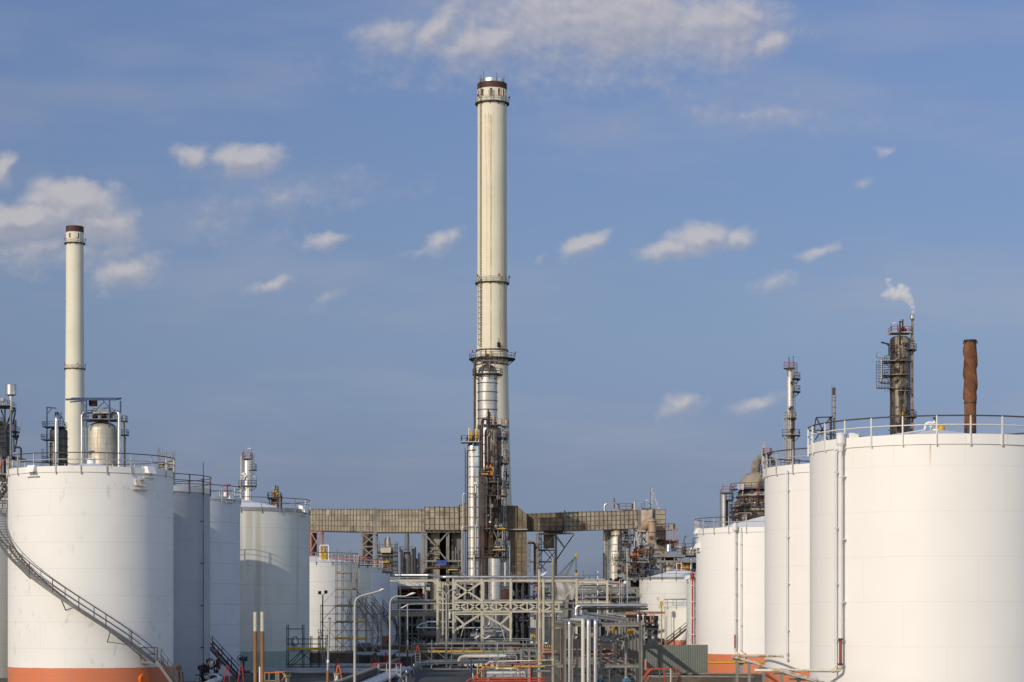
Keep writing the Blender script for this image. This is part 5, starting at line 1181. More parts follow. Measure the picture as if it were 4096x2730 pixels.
for px, y0, y1 in ((3048,1885,1785),(3056,1885,1770),(3069,1885,1815),(3080,1885,1815),(3044,1960,1885),(3037,1960,1900)): fr.bar(P(px,y0,D-4.2),P(px,y1,D-4.2),.22)
fr.build('top_mast', m_railw, V)
rect_plat(V, X(3043,D), X(3076,D), D-5, D-2, Z(1822,D), m_rust, m_redrail, 'FLR', rr=.06)
MB().bar(P(3072,1812,D-4.2),P(3114,1815,D-4.2),.14).build('lamp_arm', m_mid, V)
for pts, r in (([(2980,2068,D-6),(2980,2012,D-6),(2992,2006,D-6)],4),([(2926,2058,D-5),(2940,2050,D-6),(2941,2028,D-6)],4),([(2970,1985,D-6),(2972,1965,D-6)],3),([(3000,2006,D-6.5),(3000,1990,D-6.5)],4)): pipe(V, pts, r, m_clad, bend=.5)
pf = MB()
for k in range(16): px = rnd.uniform(2955,3055); yy = rnd.uniform(1985,2075); pf.tube([P(px,yy,D-6.6),P(px,yy-rnd.uniform(8,26),D-6.4)],rnd.uniform(.08,.2),6)
pf.build('small_pipe', m_dark, V)
clutter(V, 3020, 100, 1965, 2085, D-1, 5.6, 10, 55, (m_dark, m_rpipe, m_clad2))
ladder(V, X(3018,D), D-6.2, Z(2033,D), Z(1960,D), -PI/2, m_red, rr=.05); ladder(V, X(3033,D), D-5, Z(1960,D), Z(1885,D), -PI/2, m_blue, rr=.05); ladder(V, X(3045,D), D-6.6, Z(2080,D), Z(2033,D), -PI/2, m_blue, rr=.05)
wb = MB()
for px in (2953,2960,2968,2973): wb.tube([P(px,1960,D-5),P(px,1937,D-5)],.1,6)
wb.build('vent_stub', m_stone, V)
D = 440
V = thing('distillation_column', 'pair of slim grey columns with ladder left of the domed reactor', 'column', (X(2900,D),D,0))
body(V,'column_body',2895,D,[(7.5,2700),(7.5,1970)],m_alud,18); body(V,'side_column',2907,D+1.5,[(6.5,2700),(6.5,2000)],m_mid,18)
pipe(V, [(2881,2700,D-.5),(2881,1960,D-.5),(2893,1957,D-.5)], 1.8, m_mid, bend=.4)
pipe(V, [(2900,2700,D-1.2),(2900,1978,D-1.2)], 1.6, m_alup)
rect_plat(V, X(2884,D), X(2932,D), D-1.5, D+2, Z(1970,D), m_mid, m_redrail, 'FR', rr=.05); rect_plat(V, X(2902,D), X(2933,D), D-1.5, D+2, Z(2000,D), m_dark, m_raild, 'FLR', rr=.05); rect_plat(V, X(2904,D), X(2933,D), D-1.5, D+2, Z(2068,D), m_dark, m_raild, 'FLR', rr=.05)
ladder(V, X(2921,D), D-1, Z(2200,D), Z(1970,D), -PI/2, m_blue, rr=.05); MB().tube([P(2893,1955,D),P(2893,1937,D)],.06,5).build('rod', m_mid, V)
D = 430
V = thing('distillation_column', 'slim silver column with side balconies above the middle right tank', 'column', (X(3161,D),D,0))
body(V,'column_body',3161,D,[(15,2700),(15,1480),(14,1474)],m_alud,26); body(V,'lower_shell',3164,D,[(15,2300),(15,1670)],m_clad3,26)
clutter(V, 3164, 16, 1480, 1880, D, .8, 9, 54, (m_dark, m_rpipe))
ring_plat(V, X(3158,D), D, Z(1473,D), .5, S(24,D), 0, 2*PI, m_dark, m_redrail, rr=.05)
for yy, r, a0, a1 in ((1517,41,-1.3,.5),(1568,41,-1.3,.5),(1674,26,-PI,.3),(1743,41,-2.6,.3),(1863,40,-PI,.2)): ring_plat(V, X(3161,D), D, Z(yy,D), S(14,D), S(r,D), a0, a1, m_dark, m_raild, rr=.05)
ladder(V, X(3138,D), D-1.2, Z(1863,D), Z(1674,D), -PI/2, m_railw, rr=.05); ladder(V, X(3180,D), D-1, Z(1568,D), Z(1474,D), -PI/2, m_mid, rr=.05); ladder(V, X(3172,D), D-1.3, Z(1670,D), Z(1568,D), -PI/2, m_mid, cage=False, rr=.05)
rd = MB(); rd.tube([P(3156,1474,D),P(3156,1430,D)],.1,6); rd.tube([P(3173,1474,D),P(3173,1428,D)],.06,5); rd.ball(P(3173,1427,D),.12,8); rd.build('rod', m_dark, V)
pipe(V, [(3153,1880,D-1.2),(3153,1620,D-1.2)], 1.6, m_beige)
MB().disc(P(3170,1722,D-1),.45,(.6,-1,0),.5).build('manhole', m_rust, V)
yv = MB()
for yy in (1500,1545,1665,1735): yv.box(X(3171,D),X(3174,D),D-1.5,D-1.3,Z(yy+8,D),Z(yy-8,D))
yv.build('yellow_gate', m_yellow, V)
D = 420
V = thing('flare_stack', 'thin vent stack with triangular lattice frame behind the largest tank', 'stack', (X(3337,D),D,0))
body(V,'stack_pipe',3337.5,D,[(5.5,2700),(5.5,1590),(5.5,1562)],m_clad2,14); body(V,'stack_tip',3336,D,[(6.5,1582),(6.5,1556),(7,1552)],m_rpipe,14)
lt = MB()
for a_, b_ in (((3265,1671),(3325,1669)),((3265,1671),(3320,1778)),((3320,1672),(3255,1768)),((3264,1672),(3257,1720)),((3321,1668),(3321,1800)),((3326,1668),(3326,1800)),((3320,1673),(3334,1664)),((3255,1722),(3322,1722)),((3287,1724),(3287,1780))): lt.bar(P(*a_,D-1),P(*b_,D-1),.22)
lt.build('lattice_frame', m_dark, V)
ladder(V, X(3331,D), D-.5, Z(1900,D), Z(1562,D), -PI/2, m_mid, cage=False, rr=.05)
sb = MB()
for yy in (1592,1605,1630,1655): sb.lathe(X(3337.5,D),D,[(.36,Z(yy+1,D)),(.36,Z(yy-1,D))],12)
sb.build('pipe_collar', m_rpipe, V)
D = 450
V = thing('distillation_column', 'dark streaked tower crowded with platforms and scaffold, beside the steaming vent pipe', 'column', (X(3601,D),D,0))
body(V,'column_body',3601,D,[(41,2700),(41,1362),(38,1354),(28,1348)],m_clad3,36)
clutter(V, 3603, 42, 1350, 1760, D, 2.15, 22, 53, (m_dark, m_rpipe, m_mid))
bd = MB()
for yy in (1446,1557,1664): bd.lathe(X(3601,D),D,[(S(42,D),Z(yy+5,D)),(S(43.5,D),Z(yy+5,D)),(S(43.5,D),Z(yy,D)),(S(42,D),Z(yy,D))],36,caps=False)
bd.build('stiffener_ring', m_dark, V)
rect_plat(V, X(3559,D), X(3640,D), D-2, D+2, Z(1332,D), m_railw, m_redrail, 'FLR', rr=.055)
MB().lathe(X(3612,D),D,[(.9,Z(1332,D)),(.8,Z(1318,D)),(.3,Z(1310,D)),(0,Z(1309,D))],16).build('top_dome', m_rust, V)
for yy, r, a0, a1 in ((1447,46,-PI*1.05,-1.1),(1503,46,-PI*1.05,-1.1),(1401,58,-1.3,.3),(1568,44,-1.9,-.9),(1670,62,-1.3,.3)): ring_plat(V, X(3601,D), D, Z(yy,D), S(41,D), S(41,D)+1.25, a0, a1, m_mid, m_raild, rr=.055)
for yy in (1447,1455,1503,1510): MB().box(X(3530,D),X(3562,D),D-1.5,D+.5,Z(yy,D)-.1,Z(yy,D)).build('side_deck', m_dark, V)
pipe(V, [(3524,1432,D-1.6),(3526,1440,D-1.6),(3527,1515,D-1.6),(3521,1532,D-1.6),(3562,1534,D-1)], 5.2, m_alup, bend=.8, n=14)
sc = MB()
for px in (3506,3516,3527,3540,3552):
    sc.tube([P(px,rnd.uniform(1555,1572),D-2.6),P(px,rnd.uniform(1425,1450),D-2.6)],.055,5)
for yy in (1432,1448,1462,1470,1480,1492,1505,1516,1528,1545,1552): sc.tube([P(3505,yy,D-2.6),P(3560,yy+1,D-2.2)],.05,5)
sc.tube([P(3506,1430,D-2.6),P(3506,1415,D-2.6),P(3512,1412,D-2.6)],.055,5)
sc.build('scaffold_frame', m_rpipe, V)
MB().box(X(3506,D),X(3560,D),D-2.8,D-.5,Z(1555,D)-.1,Z(1555,D)).build('scaffold_deck', m_wood, V)
dv = MB(); dv.bar(P(3556,1425,D-2),P(3556,1375,D-2),.25); dv.bar(P(3557,1378,D-2),P(3525,1370,D-2.4),.3); dv.bar(P(3556,1388,D-2),P(3548,1378,D-2),.16); dv.bar(P(3600,1380,D-2.3),P(3600,1285,D-2.3),.3); dv.bar(P(3600,1286,D-2.3),P(3612,1290,D-2.3),.25); dv.build('davit', m_dark, V)
MB().tube([P(3611,1320,D-1.4),P(3611,1278,D-1.4)],.16,6).build('vent_pipe', m_dark, V)
for px, y0, y1, c_ in ((3586,1400,1325,True),(3617,1568,1447,True),(3591,1760,1568,True),(3606,1503,1447,False)): ladder(V, X(px,D), D-2.6, Z(y0,D), Z(y1,D), -PI/2, m_raild, c_, .05)
for px, yy in ((3583,1478),(3628,1650),(3627,1382)):
    MB().disc(P(px,yy,D-2.2),.42,(.1*(px-3601)/10,-1,0),.5,16).build('manhole', m_rust, V)
yv = MB()
for px, yy in ((3602,1430),(3598,1490),(3594,1560),(3600,1660),(3596,1375)): yv.box(X(px,D)-.1,X(px,D)+.1,D-3,D-2.8,Z(yy+8,D),Z(yy-6,D))
yv.build('yellow_gate', m_yellow, V)
lp = MB(); lp.tube([P(3564,1332,D-1),P(3564,1297,D-1),P(3568,1295,D-1)],.05,5); lp.build('lamp_stick', m_dark, V); MB().bar(P(3567,1295,D-1),P(3584,1291,D-1),.2,.16).build('lamp_head', m_lampw, V)
jk = MB()
for k in range(24): px = rnd.uniform(3575,3640); yy = rnd.uniform(1690,1760); jk.box(X(px,D)-.15,X(px,D)+.15,D-2.8,D-2.4,Z(yy+4,D),Z(yy-rnd.uniform(2,14),D))
jk.build('small_fitting', m_dark, V)
D = 449
VP = thing('vent_stack', 'thin brown vent pipe with a flared silver tip, right of the dark tower', 'stack', (X(3649.5,D),D,0))
body(VP,'stack_pipe',3649.5,D,[(4.5,2700),(4.5,1290),(4.2,1282)],M('brown_streaked_stack',(.36,.28,.2),.55,.3,var=.4,nscale=.5,stain=(.1,.05,.035,.9),stain_lo=.45,stain_hi=.65,stain_scale=(.8,.8,.12)),14)
body(VP,'flared_tip',3649,D,[(4.5,1284),(9,1276),(9.5,1264),(9.8,1262)],m_alup,18)
cl = MB()
for yy in (1365,1640,1700): cl.bar(P(3640,yy,D),P(3658,yy,D-.4),.25,.25)
cl.build('pipe_clamp', m_rpipe, VP)
D = 440
V = thing('helical_stack', 'rusty stack wound with spiral wind fins at the far right', 'stack', (X(3881,D),D,0))
c = 3881; r0 = S(23.5,D); cx = X(c,D)
body(V,'stack_pipe',c,D,[(23.5,2700),(23.5,1366)],m_rusto,36)
# three swelling helical strakes
hm = MB(); z0, z1 = Z(1612,D), Z(1372,D); n, q = 60, 20; pitch = 90
for s in range(3):
    vs, fs = [], []
    for i in range(n+1):
        z = z0+(z1-z0)*i/n; a = -((z-z0)/S(pitch*3,D))*2*PI + s*2*PI/3; ease = min(1,i/4,(n-i)/4)
        for j in range(q+1):
            b = a-.95+1.9*j/q; e = (1-j/q)*1.0 if j > 2 else .9*j/3
            rr = r0-.01+.36*max(0,e)*ease; vs.append((cx+rr*math.cos(b), D+rr*math.sin(b), z))
    for i in range(n):
        for j in range(q): k = i*(q+1)+j; fs.append((k,k+1,k+q+2,k+q+1))
    hm.add(vs, fs, True)
hm.build('spiral_fin', m_rusto, V)
tr = MB(); tr.lathe(cx,D,[(r0,Z(1369,D)),(S(27,D),Z(1369,D)),(S(27,D),Z(1367,D)),(r0,Z(1367,D))],32,caps=False); tr.lathe(cx,D,[(r0,Z(1366,D)),(S(26,D),Z(1363,D)),(S(26,D),Z(1361,D)),(r0-.1,Z(1361,D)),(r0-.2,Z(1380,D))],32,caps=False)
for k in range(10): a = k*PI/5; tr.tube([(cx+S(27.5,D)*math.cos(a),D+S(27.5,D)*math.sin(a),Z(1377,D)),(cx+S(28.5,D)*math.cos(a),D+S(28.5,D)*math.sin(a),Z(1367,D))],.06,5)
tr.build('top_ring', m_dark, V)
bf = MB(); bf.lathe(cx,D,[(r0,Z(1614,D)),(S(26.5,D),Z(1614,D)),(S(26.5,D),Z(1611,D)),(r0,Z(1611,D))],32,caps=False); bf.build('flange_ring', m_rpipe, V)
bb = MB(); bb.lathe(cx,D,[(r0+.02,Z(2700,D)),(r0+.02,Z(1716,D))],32,caps=False); bb.build('dark_base', m_dark, V)
# steam drifting from the vent pipe: a closed body of thin mist with ragged density
def steam():
    mt = bpy.data.materials.new('steam'); mt.use_nodes = True; mt.node_tree.nodes.clear(); t2 = NT(mt.node_tree)
    out = t2.n('ShaderNodeOutputMaterial'); pv = t2.n('ShaderNodeVolumePrincipled'); mt.node_tree.links.new(pv.outputs[0], out.inputs['Volume'])
    pv.inputs['Color'].default_value = (1,1,1,1); pv.inputs['Anisotropy'].default_value = -.25
    tc = t2.n('ShaderNodeTexCoord').outputs['Object']; x, y, z = t2.sep(tc)
    sc_ = S(1,449); acc = None
    nz = t2.m('SUBTRACT', t2.noise(tc, .55, 5, .62), .5)
    for px, py, r, wt in ((3651,1248,7,1.),(3650,1228,11,1.1),(3643,1208,16,1.15),(3630,1193,19,1.1),(3612,1183,22,1.05),(3592,1178,25,.95),(3570,1176,25,.8),(3550,1180,20,.6),(3535,1184,15,.42),(3606,1155,20,.7),(3625,1160,16,.75),(3555,1122,14,.35),(3560,1140,12,.3)):
        cx_, cz_, rr = (px-3600)*sc_, (1262-py)*sc_, r*sc_*1.3
        q = t2.m('SQRT', t2.m('ADD', t2.m('ADD', t2.m('POWER', t2.m('SUBTRACT', x, cx_), 2.), t2.m('POWER', y, 2.)), t2.m('POWER', t2.m('SUBTRACT', z, cz_), 2.)))
        f = t2.m('MULTIPLY', t2.m('SUBTRACT', 1., t2.m('DIVIDE', q, rr)), wt)
        acc = f if acc is None else t2.m('SMOOTH_MAX', acc, f, .2)
    den = t2.m('MULTIPLY', t2.step(t2.m('ADD', acc, t2.m('MULTIPLY', nz, 1.25)), -.02, .8), .95)
    t2.set(pv.inputs['Density'], den)
    return mt
m = MB(); o = Vector((X(3600,449),449,Z(1262,449)))
hull = [(3651,1262,5),(3652,1240,11),(3646,1212,20),(3625,1185,34),(3595,1168,44),(3560,1158,46),(3528,1150,40)]
m.tube([P(a,b,449) for a,b,c_ in hull],[S(c_,449) for a,b,c_ in hull],16)
st = m.build('steam_plume', steam(), None, origin=o)
tag(st, 'small white steam plume drifting left from the flared vent pipe', 'steam')
# ------------------------------------------------------------------ beige pipe bridge
D = 318
V = thing('pipe_bridge', 'cream painted steel pipe bridge with cross bracing crossing the centre of the plant', 'pipe bridge', (X(1960,D),D,0))
cols = (1750,1813,1927,2042,2173,2306,2429)
m = None
for px in cols:
    top = 2316 if px < 2400 else 2323
    c = MB().ibeam((X(px,D),D,0),(X(px,D),D,Z(top,D)),.32,.32,.06).build('column', m_beige, V)
    if px < 2100: MB().ibeam((X(px,D)+.1,D+7,0),(X(px,D)+.1,D+7,Z(top,D)),.32,.32,.06).build('column', m_beige, V)
for px in (1769,1781,1790): MB().ibeam((X(px,D),D+2,0),(X(px,D),D+2,Z(2330,D)),.28,.3,.06).build('column', m_beige, V)
def beam(a, b, w=.25, h=.34, dz=0, name='beam', d=D, mat=m_beige): return MB().ibeam(P(a[0],a[1],d+dz),P(b[0],b[1],d+dz),w,h,.05).build(name, mat, V)
beam((1813,2323),(2306,2323)); beam((1813,2323),(2042,2323),dz=7); beam((2306,2327),(2429,2329),h=.5)
beam((1813,2409),(2250,2409),h=.36,dz=-.05); beam((1813,2446),(2250,2446),h=.34,dz=-.05); beam((1813,2457),(2042,2457),h=.3,dz=-.05)
beam((2306,2409),(2440,2409),h=.36); beam((1560,2322),(1750,2322),h=.4,dz=3); beam((1560,2412),(1750,2410),h=.4,dz=3); beam((1560,2453),(1750,2451),h=.4,dz=3); beam((1560,2462),(1750,2459),h=.3,dz=3); beam((2260,2388),(2304,2338),.2,.24); beam((2308,2350),(2330,2330),.2,.24); beam((1734,2326),(1750,2340),.2,.24)
br = MB()
def brace(a, b, w=.24): br.bar(P(a[0],a[1],D-.02),P(b[0],b[1],D-.02),.1,w)
for a, b in (((1816,2331),(1924,2402)),((1924,2331),(1816,2402))): brace(a,b,.26)
hb = ((1813,1870),(1870,1927),(1927,1985),(1985,2042),(2042,2108),(2108,2173),(2173,2240))
for a, b in hb: brace((a+4,2412),(b-4,2443)); brace((b-4,2412),(a+4,2443))
for px in (1870,1985,2108,2235): br.bar(P(px,2411,D+.02),P(px,2444,D+.02),.2,.2)
for a, b in (((1918,2460),(1857,2499)),((1857,2499),(1817,2462)),((1857,2499),(1817,2524)),((1857,2499),(1828,2600)),((1938,2460),(2001,2498)),((2001,2498),(2040,2461)),((2001,2498),(2039,2523)),((2001,2498),(2032,2600))): brace(a,b,.3)
br.build('bracing', m_beige, V)
gs = MB()
for px, yy in ((1870,2441),(1927,2441),(1985,2441),(2042,2441),(2108,2441),(1857,2499),(2001,2498),(1870,2413),(1985,2413),(2108,2413)): gs.box(X(px-6,D),X(px+6,D),D-.16,D-.13,Z(yy+4,D),Z(yy-4,D))
gs.build('gusset_plate', m_beige, V)
for px in (1815,2042,1765):
    pl = MB().box(X(px-3,D),X(px+3,D),D-.24,D-.2,Z(2567,D),Z(2557,D)).build('number_plate', m_stone, V)
    tx = MB()
    for k, yy in enumerate((2559,2562,2565)): tx.box(X(px-2,D),X(px+2,D),D-.26,D-.245,Z(yy+1,D),Z(yy,D))
    tx.build('plate_marks', m_dark, pl)
# pipes that ride on the bridge
def run(label, pts, rpx, mat, cat='pipe', bend=None, n=14, name='process_pipe'):
    r = S(rpx, pts[0][2]); o = MB().pipe(PP(*pts), r, n, bend).build(name, mat)
    return tag(o, label, cat)
run('fat silver pipe lying along the top of the cream pipe bridge', [(1540,2302,328),(1726,2302,327),(1764,2309.5,318),(2337,2309.5,318),(2339,2309.5,345)], 5.8, m_alup, bend=.9, n=18)
run('thin silver pipe with a bright end below the fat one at the bridge left end', [(1560,2311,322),(1712,2311,322)], 1.8, m_alup)
run('silver pipe on the middle beam of the cream bridge', [(1560,2402,320.5),(2260,2402,320.5)], 2.8, m_alup)
run('dull silver pipe seen through the cross bracing of the bridge', [(1560,2441,320),(2245,2441,320)], 3.6, m_alud)
run('pale pipe with red patches under the left bridge beam', [(1608,2434,312),(1636,2418,312),(1746,2416,316),(1812,2416,316)], 2.6, M('pale_patched_pipe',(.5,.5,.45),.6,var=.3,stain=(.4,.12,.08,.8),stain_lo=.62,stain_scale=(.5,.5,1)), bend=.4)
run('grey pipe leading to an orange valve right of the bridge', [(2335,2328,330),(2440,2328,330),(2462,2332,330),(2480,2332,330)], 6.2, m_galv, bend=.6)
ov = MB().disc(P(2477,2332,329.6),.32,(1,0,0),.24).build('pipe_valve', m_orange); tag(ov,'orange flange valve at the end of the grey pipe','valve')
bl = MB().ball(P(2501,2331.5,330),S(8,330),18).build('pipe_end_ball', m_stone); tag(bl,'white round pipe end next to the orange flange','pipe end')
run('dark topped silver pipe behind the right bay of the bridge', [(2233,2340,340),(2445,2340,340)], 5.5, m_alup)
run('white hooped pipe standing right of the bridge', [(2478,2416,318),(2478,2318,318),(2500,2317,318)], 1.6, m_railw, bend=.3)
run('white thin standpipe between the hooped pipe and the blue post', [(2487,2416,318),(2487,2322,318)], 1.3, m_railw)
run('tall white standpipe right of the blue post', [(2510,2420,317),(2510,2296,317)], 1.4, m_railw)
run('brown upright pole right of the last bridge column', [(2444,2420,312),(2444,2340,312)], 1.9, m_pole, 'pole')
run('blue square post among the white standpipes', [(2500,2416,322),(2500,2344,322)], 2.4, m_blue, 'post', n=4)
run('large grey standpipe inside the right bridge bay', [(2331,2420,316),(2331,2330,316)], 2.2, m_galv)
# striped pole
V = thing('striped_pole', 'red and white striped measuring pole in front of the bridge', 'pole', (X(2391,300),300,0))
w_, r_ = MB(), MB()
ys = [2284,2294,2304,2318,2330,2344,2362,2382,2398,2420]
for k in range(len(ys)-1): (w_ if k in (0,2,4,6,8) else r_).tube([P(2391,ys[k],300),P(2391,ys[k+1],300)],S(1.7,300),8)
w_.tube([P(2391,2420,300),Vector((X(2391,300),300,0))],S(1.7,300),8)
w_.build('white_stripe', m_stone, V); r_.build('red_stripe', m_red, V)
# ------------------------------------------------------------------ process area behind the bridge
D = 350
V = thing('canopy_building', 'pale flat roofed canopy with a dark open side behind the left pole lamp', 'building', (X(1610,D),D,0))
MB().box(X(1520,D),X(1698,D),D,D+8,Z(2345,D),Z(2331,D)).build('fascia', M('corrugated_white',(.62,.61,.58),.5,.2,var=.2,panel=(1.6,9.),panel_amt=.25), V)
MB().box(X(1520,D),X(1696,D),D+.2,D+8,Z(2355,D),Z(2345,D)).build('lintel', m_rackg, V)
for px in (1600,1694): MB().box(X(px-3.5,D),X(px+3.5,D),D+.1,D+.6,0,Z(2345,D)).build('post', m_beige, V)
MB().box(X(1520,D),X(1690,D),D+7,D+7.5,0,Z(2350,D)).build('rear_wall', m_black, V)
MB().lathe(X(1632,D),D+4,[(S(46,D),Z(2333,D)),(S(36,D),Z(2324,D)),(0,Z(2323,D))],28).build('roof_dome', m_alud, V)
rect_plat(V, X(1560,D), X(1674,D), D-1, D+1, Z(2388,D), m_galv, m_redrail, 'F', rr=.05)
stair(V, P(1700,2410,D-.5), P(1674,2388,D-.5), (0,.8,0), 10, m_galv, m_redrail, sides=(-1,), rr=.05)
V = thing('control_cabin', 'little white framed cabin hanging beside the pale canopy', 'cabin', (X(1712,348),348,0))
MB().box(X(1704,348),X(1720,348),348,350,Z(2361,348),Z(2336,348)).build('cabin_body', m_railw, V)
for k in range(2):
    for j in range(2): MB().box(X(1705.5+k*7,348),X(1711.5+k*7,348),347.9,347.98,Z(2348+j*6,348)-.0,Z(2338+j*11,348)).build('window', m_black, V) if j == 0 else None
MB().box(X(1700,348),X(1722,348),347.5,351,Z(2365,348),Z(2361,348)).build('base', m_mid, V)
MB().box(X(1704,348),X(1706,348),348.4,349,0,Z(2365,348)).build('post', m_mid, V)
# dense pipework units
def unit(label, x0, x1, y0, y1, d, dd, n, seed, mats, frame=m_mid, back=None, rmin=.06, rmax=.2, colstep=45, levels=(.0,.33,.66,1.), ground=True):
    g = random.Random(seed); V = thing('process_unit', label, 'process unit', (X((x0+x1)/2,d),d,0), 'pipe crowded process units')
    fr = MB(); k = x0
    while k <= x1: 
        for q in (0, dd): fr.ibeam((X(k,d),d+q,0),(X(k,d),d+q,Z(y0,d)),.26,.26)
        k += colstep
    for l in levels:
        yy = y1+(y0-y1)*l
        for q in (0, dd): fr.ibeam(P(x0,yy,d+0)+Vector((0,q,0)),P(x1,yy,d)+Vector((0,q,0)),.2,.28)
    k = x0
    while k <= x1:
        for l in levels: q = P(k,y1+(y0-y1)*l,d); fr.bar(q,q+Vector((0,dd,0)),.16,.2)
        k += colstep*2
    fr.build('steel_frame', frame, V)
    for i in range(n):
        mm = g.choice(mats); r = g.uniform(rmin,rmax); q = d+g.uniform(.2,dd-.2)
        px = g.uniform(x0,x1); yy = g.uniform(y0,y1)
        kind = g.random()
        if kind < .38: pts = [(px,yy,q),(min(x1,px+g.uniform(20,110)),yy,q)]
        elif kind < .6: pts = [(px,y1+8,q),(px,yy,q)]
        elif kind < .82:
            e = px+g.uniform(-40,40); e = max(x0,min(x1,e)); pts = [(px,min(y1+8,yy+g.uniform(15,50)),q),(px,yy,q),(e,yy,q)]
        else:
            e = max(x0,min(x1,px+g.uniform(8,26))); z2 = yy+g.uniform(8,20); pts = [(px,z2,q),(px,yy,q),(e,yy,q),(e,z2,q)]
        MB().pipe(PP(*pts), r, 7, r*2.2, 3).build('pipe', mm, V)
    for i in range(n//2):
        vv = MB()
        px = g.uniform(x0,x1); yy = g.uniform(y0,y1); c = P(px,yy,d+g.uniform(0,dd*.6)); s_ = g.uniform(.08,.22)
        vv.box(c.x-s_,c.x+s_,c.y-s_,c.y+s_,c.z-s_*1.3,c.z+s_*1.3); vv.disc(c+Vector((0,-s_,0)),s_*1.1,(0,1,0),.05,10)
        vv.build('valve', m_mid, V)
    if back: MB().box(X(x0-4,d),X(x1+4,d),d+dd+1,d+dd+1.5,0,Z(y0+6,d)).build('painted_shade_backing', back, V)  # added sheet whose tone paints the shaded depth behind the pipes
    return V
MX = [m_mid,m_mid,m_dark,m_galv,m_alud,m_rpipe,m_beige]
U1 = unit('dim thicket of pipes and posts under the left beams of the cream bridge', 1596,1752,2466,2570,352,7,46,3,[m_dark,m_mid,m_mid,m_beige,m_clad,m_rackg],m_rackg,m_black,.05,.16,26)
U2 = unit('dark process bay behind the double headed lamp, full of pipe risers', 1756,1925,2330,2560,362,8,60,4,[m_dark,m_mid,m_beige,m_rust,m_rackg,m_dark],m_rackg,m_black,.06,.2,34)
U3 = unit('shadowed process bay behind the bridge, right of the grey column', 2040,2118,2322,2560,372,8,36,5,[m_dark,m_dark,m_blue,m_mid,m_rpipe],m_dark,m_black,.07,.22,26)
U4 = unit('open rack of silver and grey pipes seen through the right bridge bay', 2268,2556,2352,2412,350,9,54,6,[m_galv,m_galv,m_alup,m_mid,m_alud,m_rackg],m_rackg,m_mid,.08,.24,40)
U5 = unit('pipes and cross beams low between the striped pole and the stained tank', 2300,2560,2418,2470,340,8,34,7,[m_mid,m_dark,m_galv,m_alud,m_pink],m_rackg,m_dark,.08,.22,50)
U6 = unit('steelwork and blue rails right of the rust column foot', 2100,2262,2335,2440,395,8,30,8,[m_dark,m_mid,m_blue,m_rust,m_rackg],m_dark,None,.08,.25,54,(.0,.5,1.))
for px, yt in ((1690,2350),(1830,2440)): pass
for px, y0, y1, r in ((2322,2408,2376,1.6),(2341,2408,2378,1.6),(2348,2408,2378,1.4),(2355,2408,2378,1.3),(2361,2408,2379,1.1),(2369,2408,2376,1.8),(2375,2408,2376,1.8),(2384,2408,2376,2.4)): MB().pipe(PP((px,y0,348),(px,y1,348),(px,y1-2,350)), S(r,348), 8).build('standpipe', m_alup if px in (2369,2375) else m_galv, U4)
for yy, r, mm in ((2362,3,m_galv),(2369.5,3,m_galv),(2390,2.6,m_galv)): MB().tube(PP((2310,yy,347.5),(2540,yy,347.5)), S(r,347.5), 10).build('long_pipe', mm, U4)
# drums
def drum(label, x0, x1, yc, rpx, d, mat, ends=.35):
    r = S(rpx,d); a, b = P(x0,yc,d), P(x1,yc,d); V = thing('horizontal_drum', label, 'drum', ((a.x+b.x)/2,d,0))
    pts, rr = [], []
    for k in range(6): t_ = k/5; pts.append(a+Vector((-r*ends*(1-t_**1)*1.0,0,0))); rr.append(max(.02,r*math.sqrt(1-(1-t_)**2)))
    for k in range(6): t_ = k/5; pts.append(b+Vector((r*ends*t_,0,0))); rr.append(max(.02,r*math.sqrt(1-t_**2)))
    MB().tube(pts, rr, 28, caps=False).build('shell', mat, V)
    s = MB()
    for f in (.2,.8): c = a.lerp(b,f); s.box(c.x-.25,c.x+.25,d-r*.8,d+r*.8,0,c.z-r*.6)
    s.build('saddle', m_conc, V); return V
drum('dark green grey drum under the silver pipe, left of the double lamp', 1692,1760,2543,20,340,m_darkcl)
drum('grey horizontal vessel behind the inverted V braces of the bridge', 1885,2020,2548,17,338,m_mid)
drum('dark brown drum between bridge columns, left of the grey column', 1895,1922,2385,26,398,m_rust)
drum('big dark brown drum in shade, right of the grey column', 2015,2108,2392,36,402,m_rust)
run('dull silver pipe running level through the bridge legs', [(1668,2513,333),(2000,2513,333)], 4.4, m_alup)
run('silver pipe with a fat elbow left of the bridge leg', [(1704,2512,334),(1704,2489,334),(1812,2489,334)], 5.0, m_alup, bend=1.1)
run('angled silver pipe left of the fat elbow', [(1666,2512,334.5),(1684,2496,334.5),(1700,2494,335)], 3.6, m_alup, bend=.5)
run('silver pipe dropping from the bridge and bending left', [(1959,2455,334),(1959,2506,334),(1920,2511,334),(1906,2521,334),(1906,2575,334)], 4.4, m_alup, bend=1.)
run('silver pipe dropping from the bridge and bending right', [(1984,2455,335),(1984,2506,335),(2000,2514,335),(2012,2520,335),(2013,2540,335)], 4.4, m_alup, bend=.8)
run('level dull pipe with a curled right end low between the braces', [(1930,2526,333.5),(2024,2526,333.5),(2030,2531,333.5),(2030,2545,333.5)], 3., m_alud, bend=.5)
run('pale upright pipe below the bridge centre', [(1936,2455,336),(1936,2508,336)], 4.0, m_alup)
run('short fat silver upright pipe beside the double lamp', [(1799,2476,336),(1799,2448,336),(1804,2446,338)], 5.4, m_clad2, bend=.5)
V = thing('tool_shed', 'small grey gabled shed beyond the bridge beside warning signs', 'shed', (X(2108,400),400,0))
MB().hexa([P(2091,2560,400),P(2126,2560,400),P(2126,2560,404),P(2091,2560,404),P(2091,2537,400),P(2126,2537,400),P(2126,2537,404),P(2091,2537,404)]).build('walls', m_railw, V)
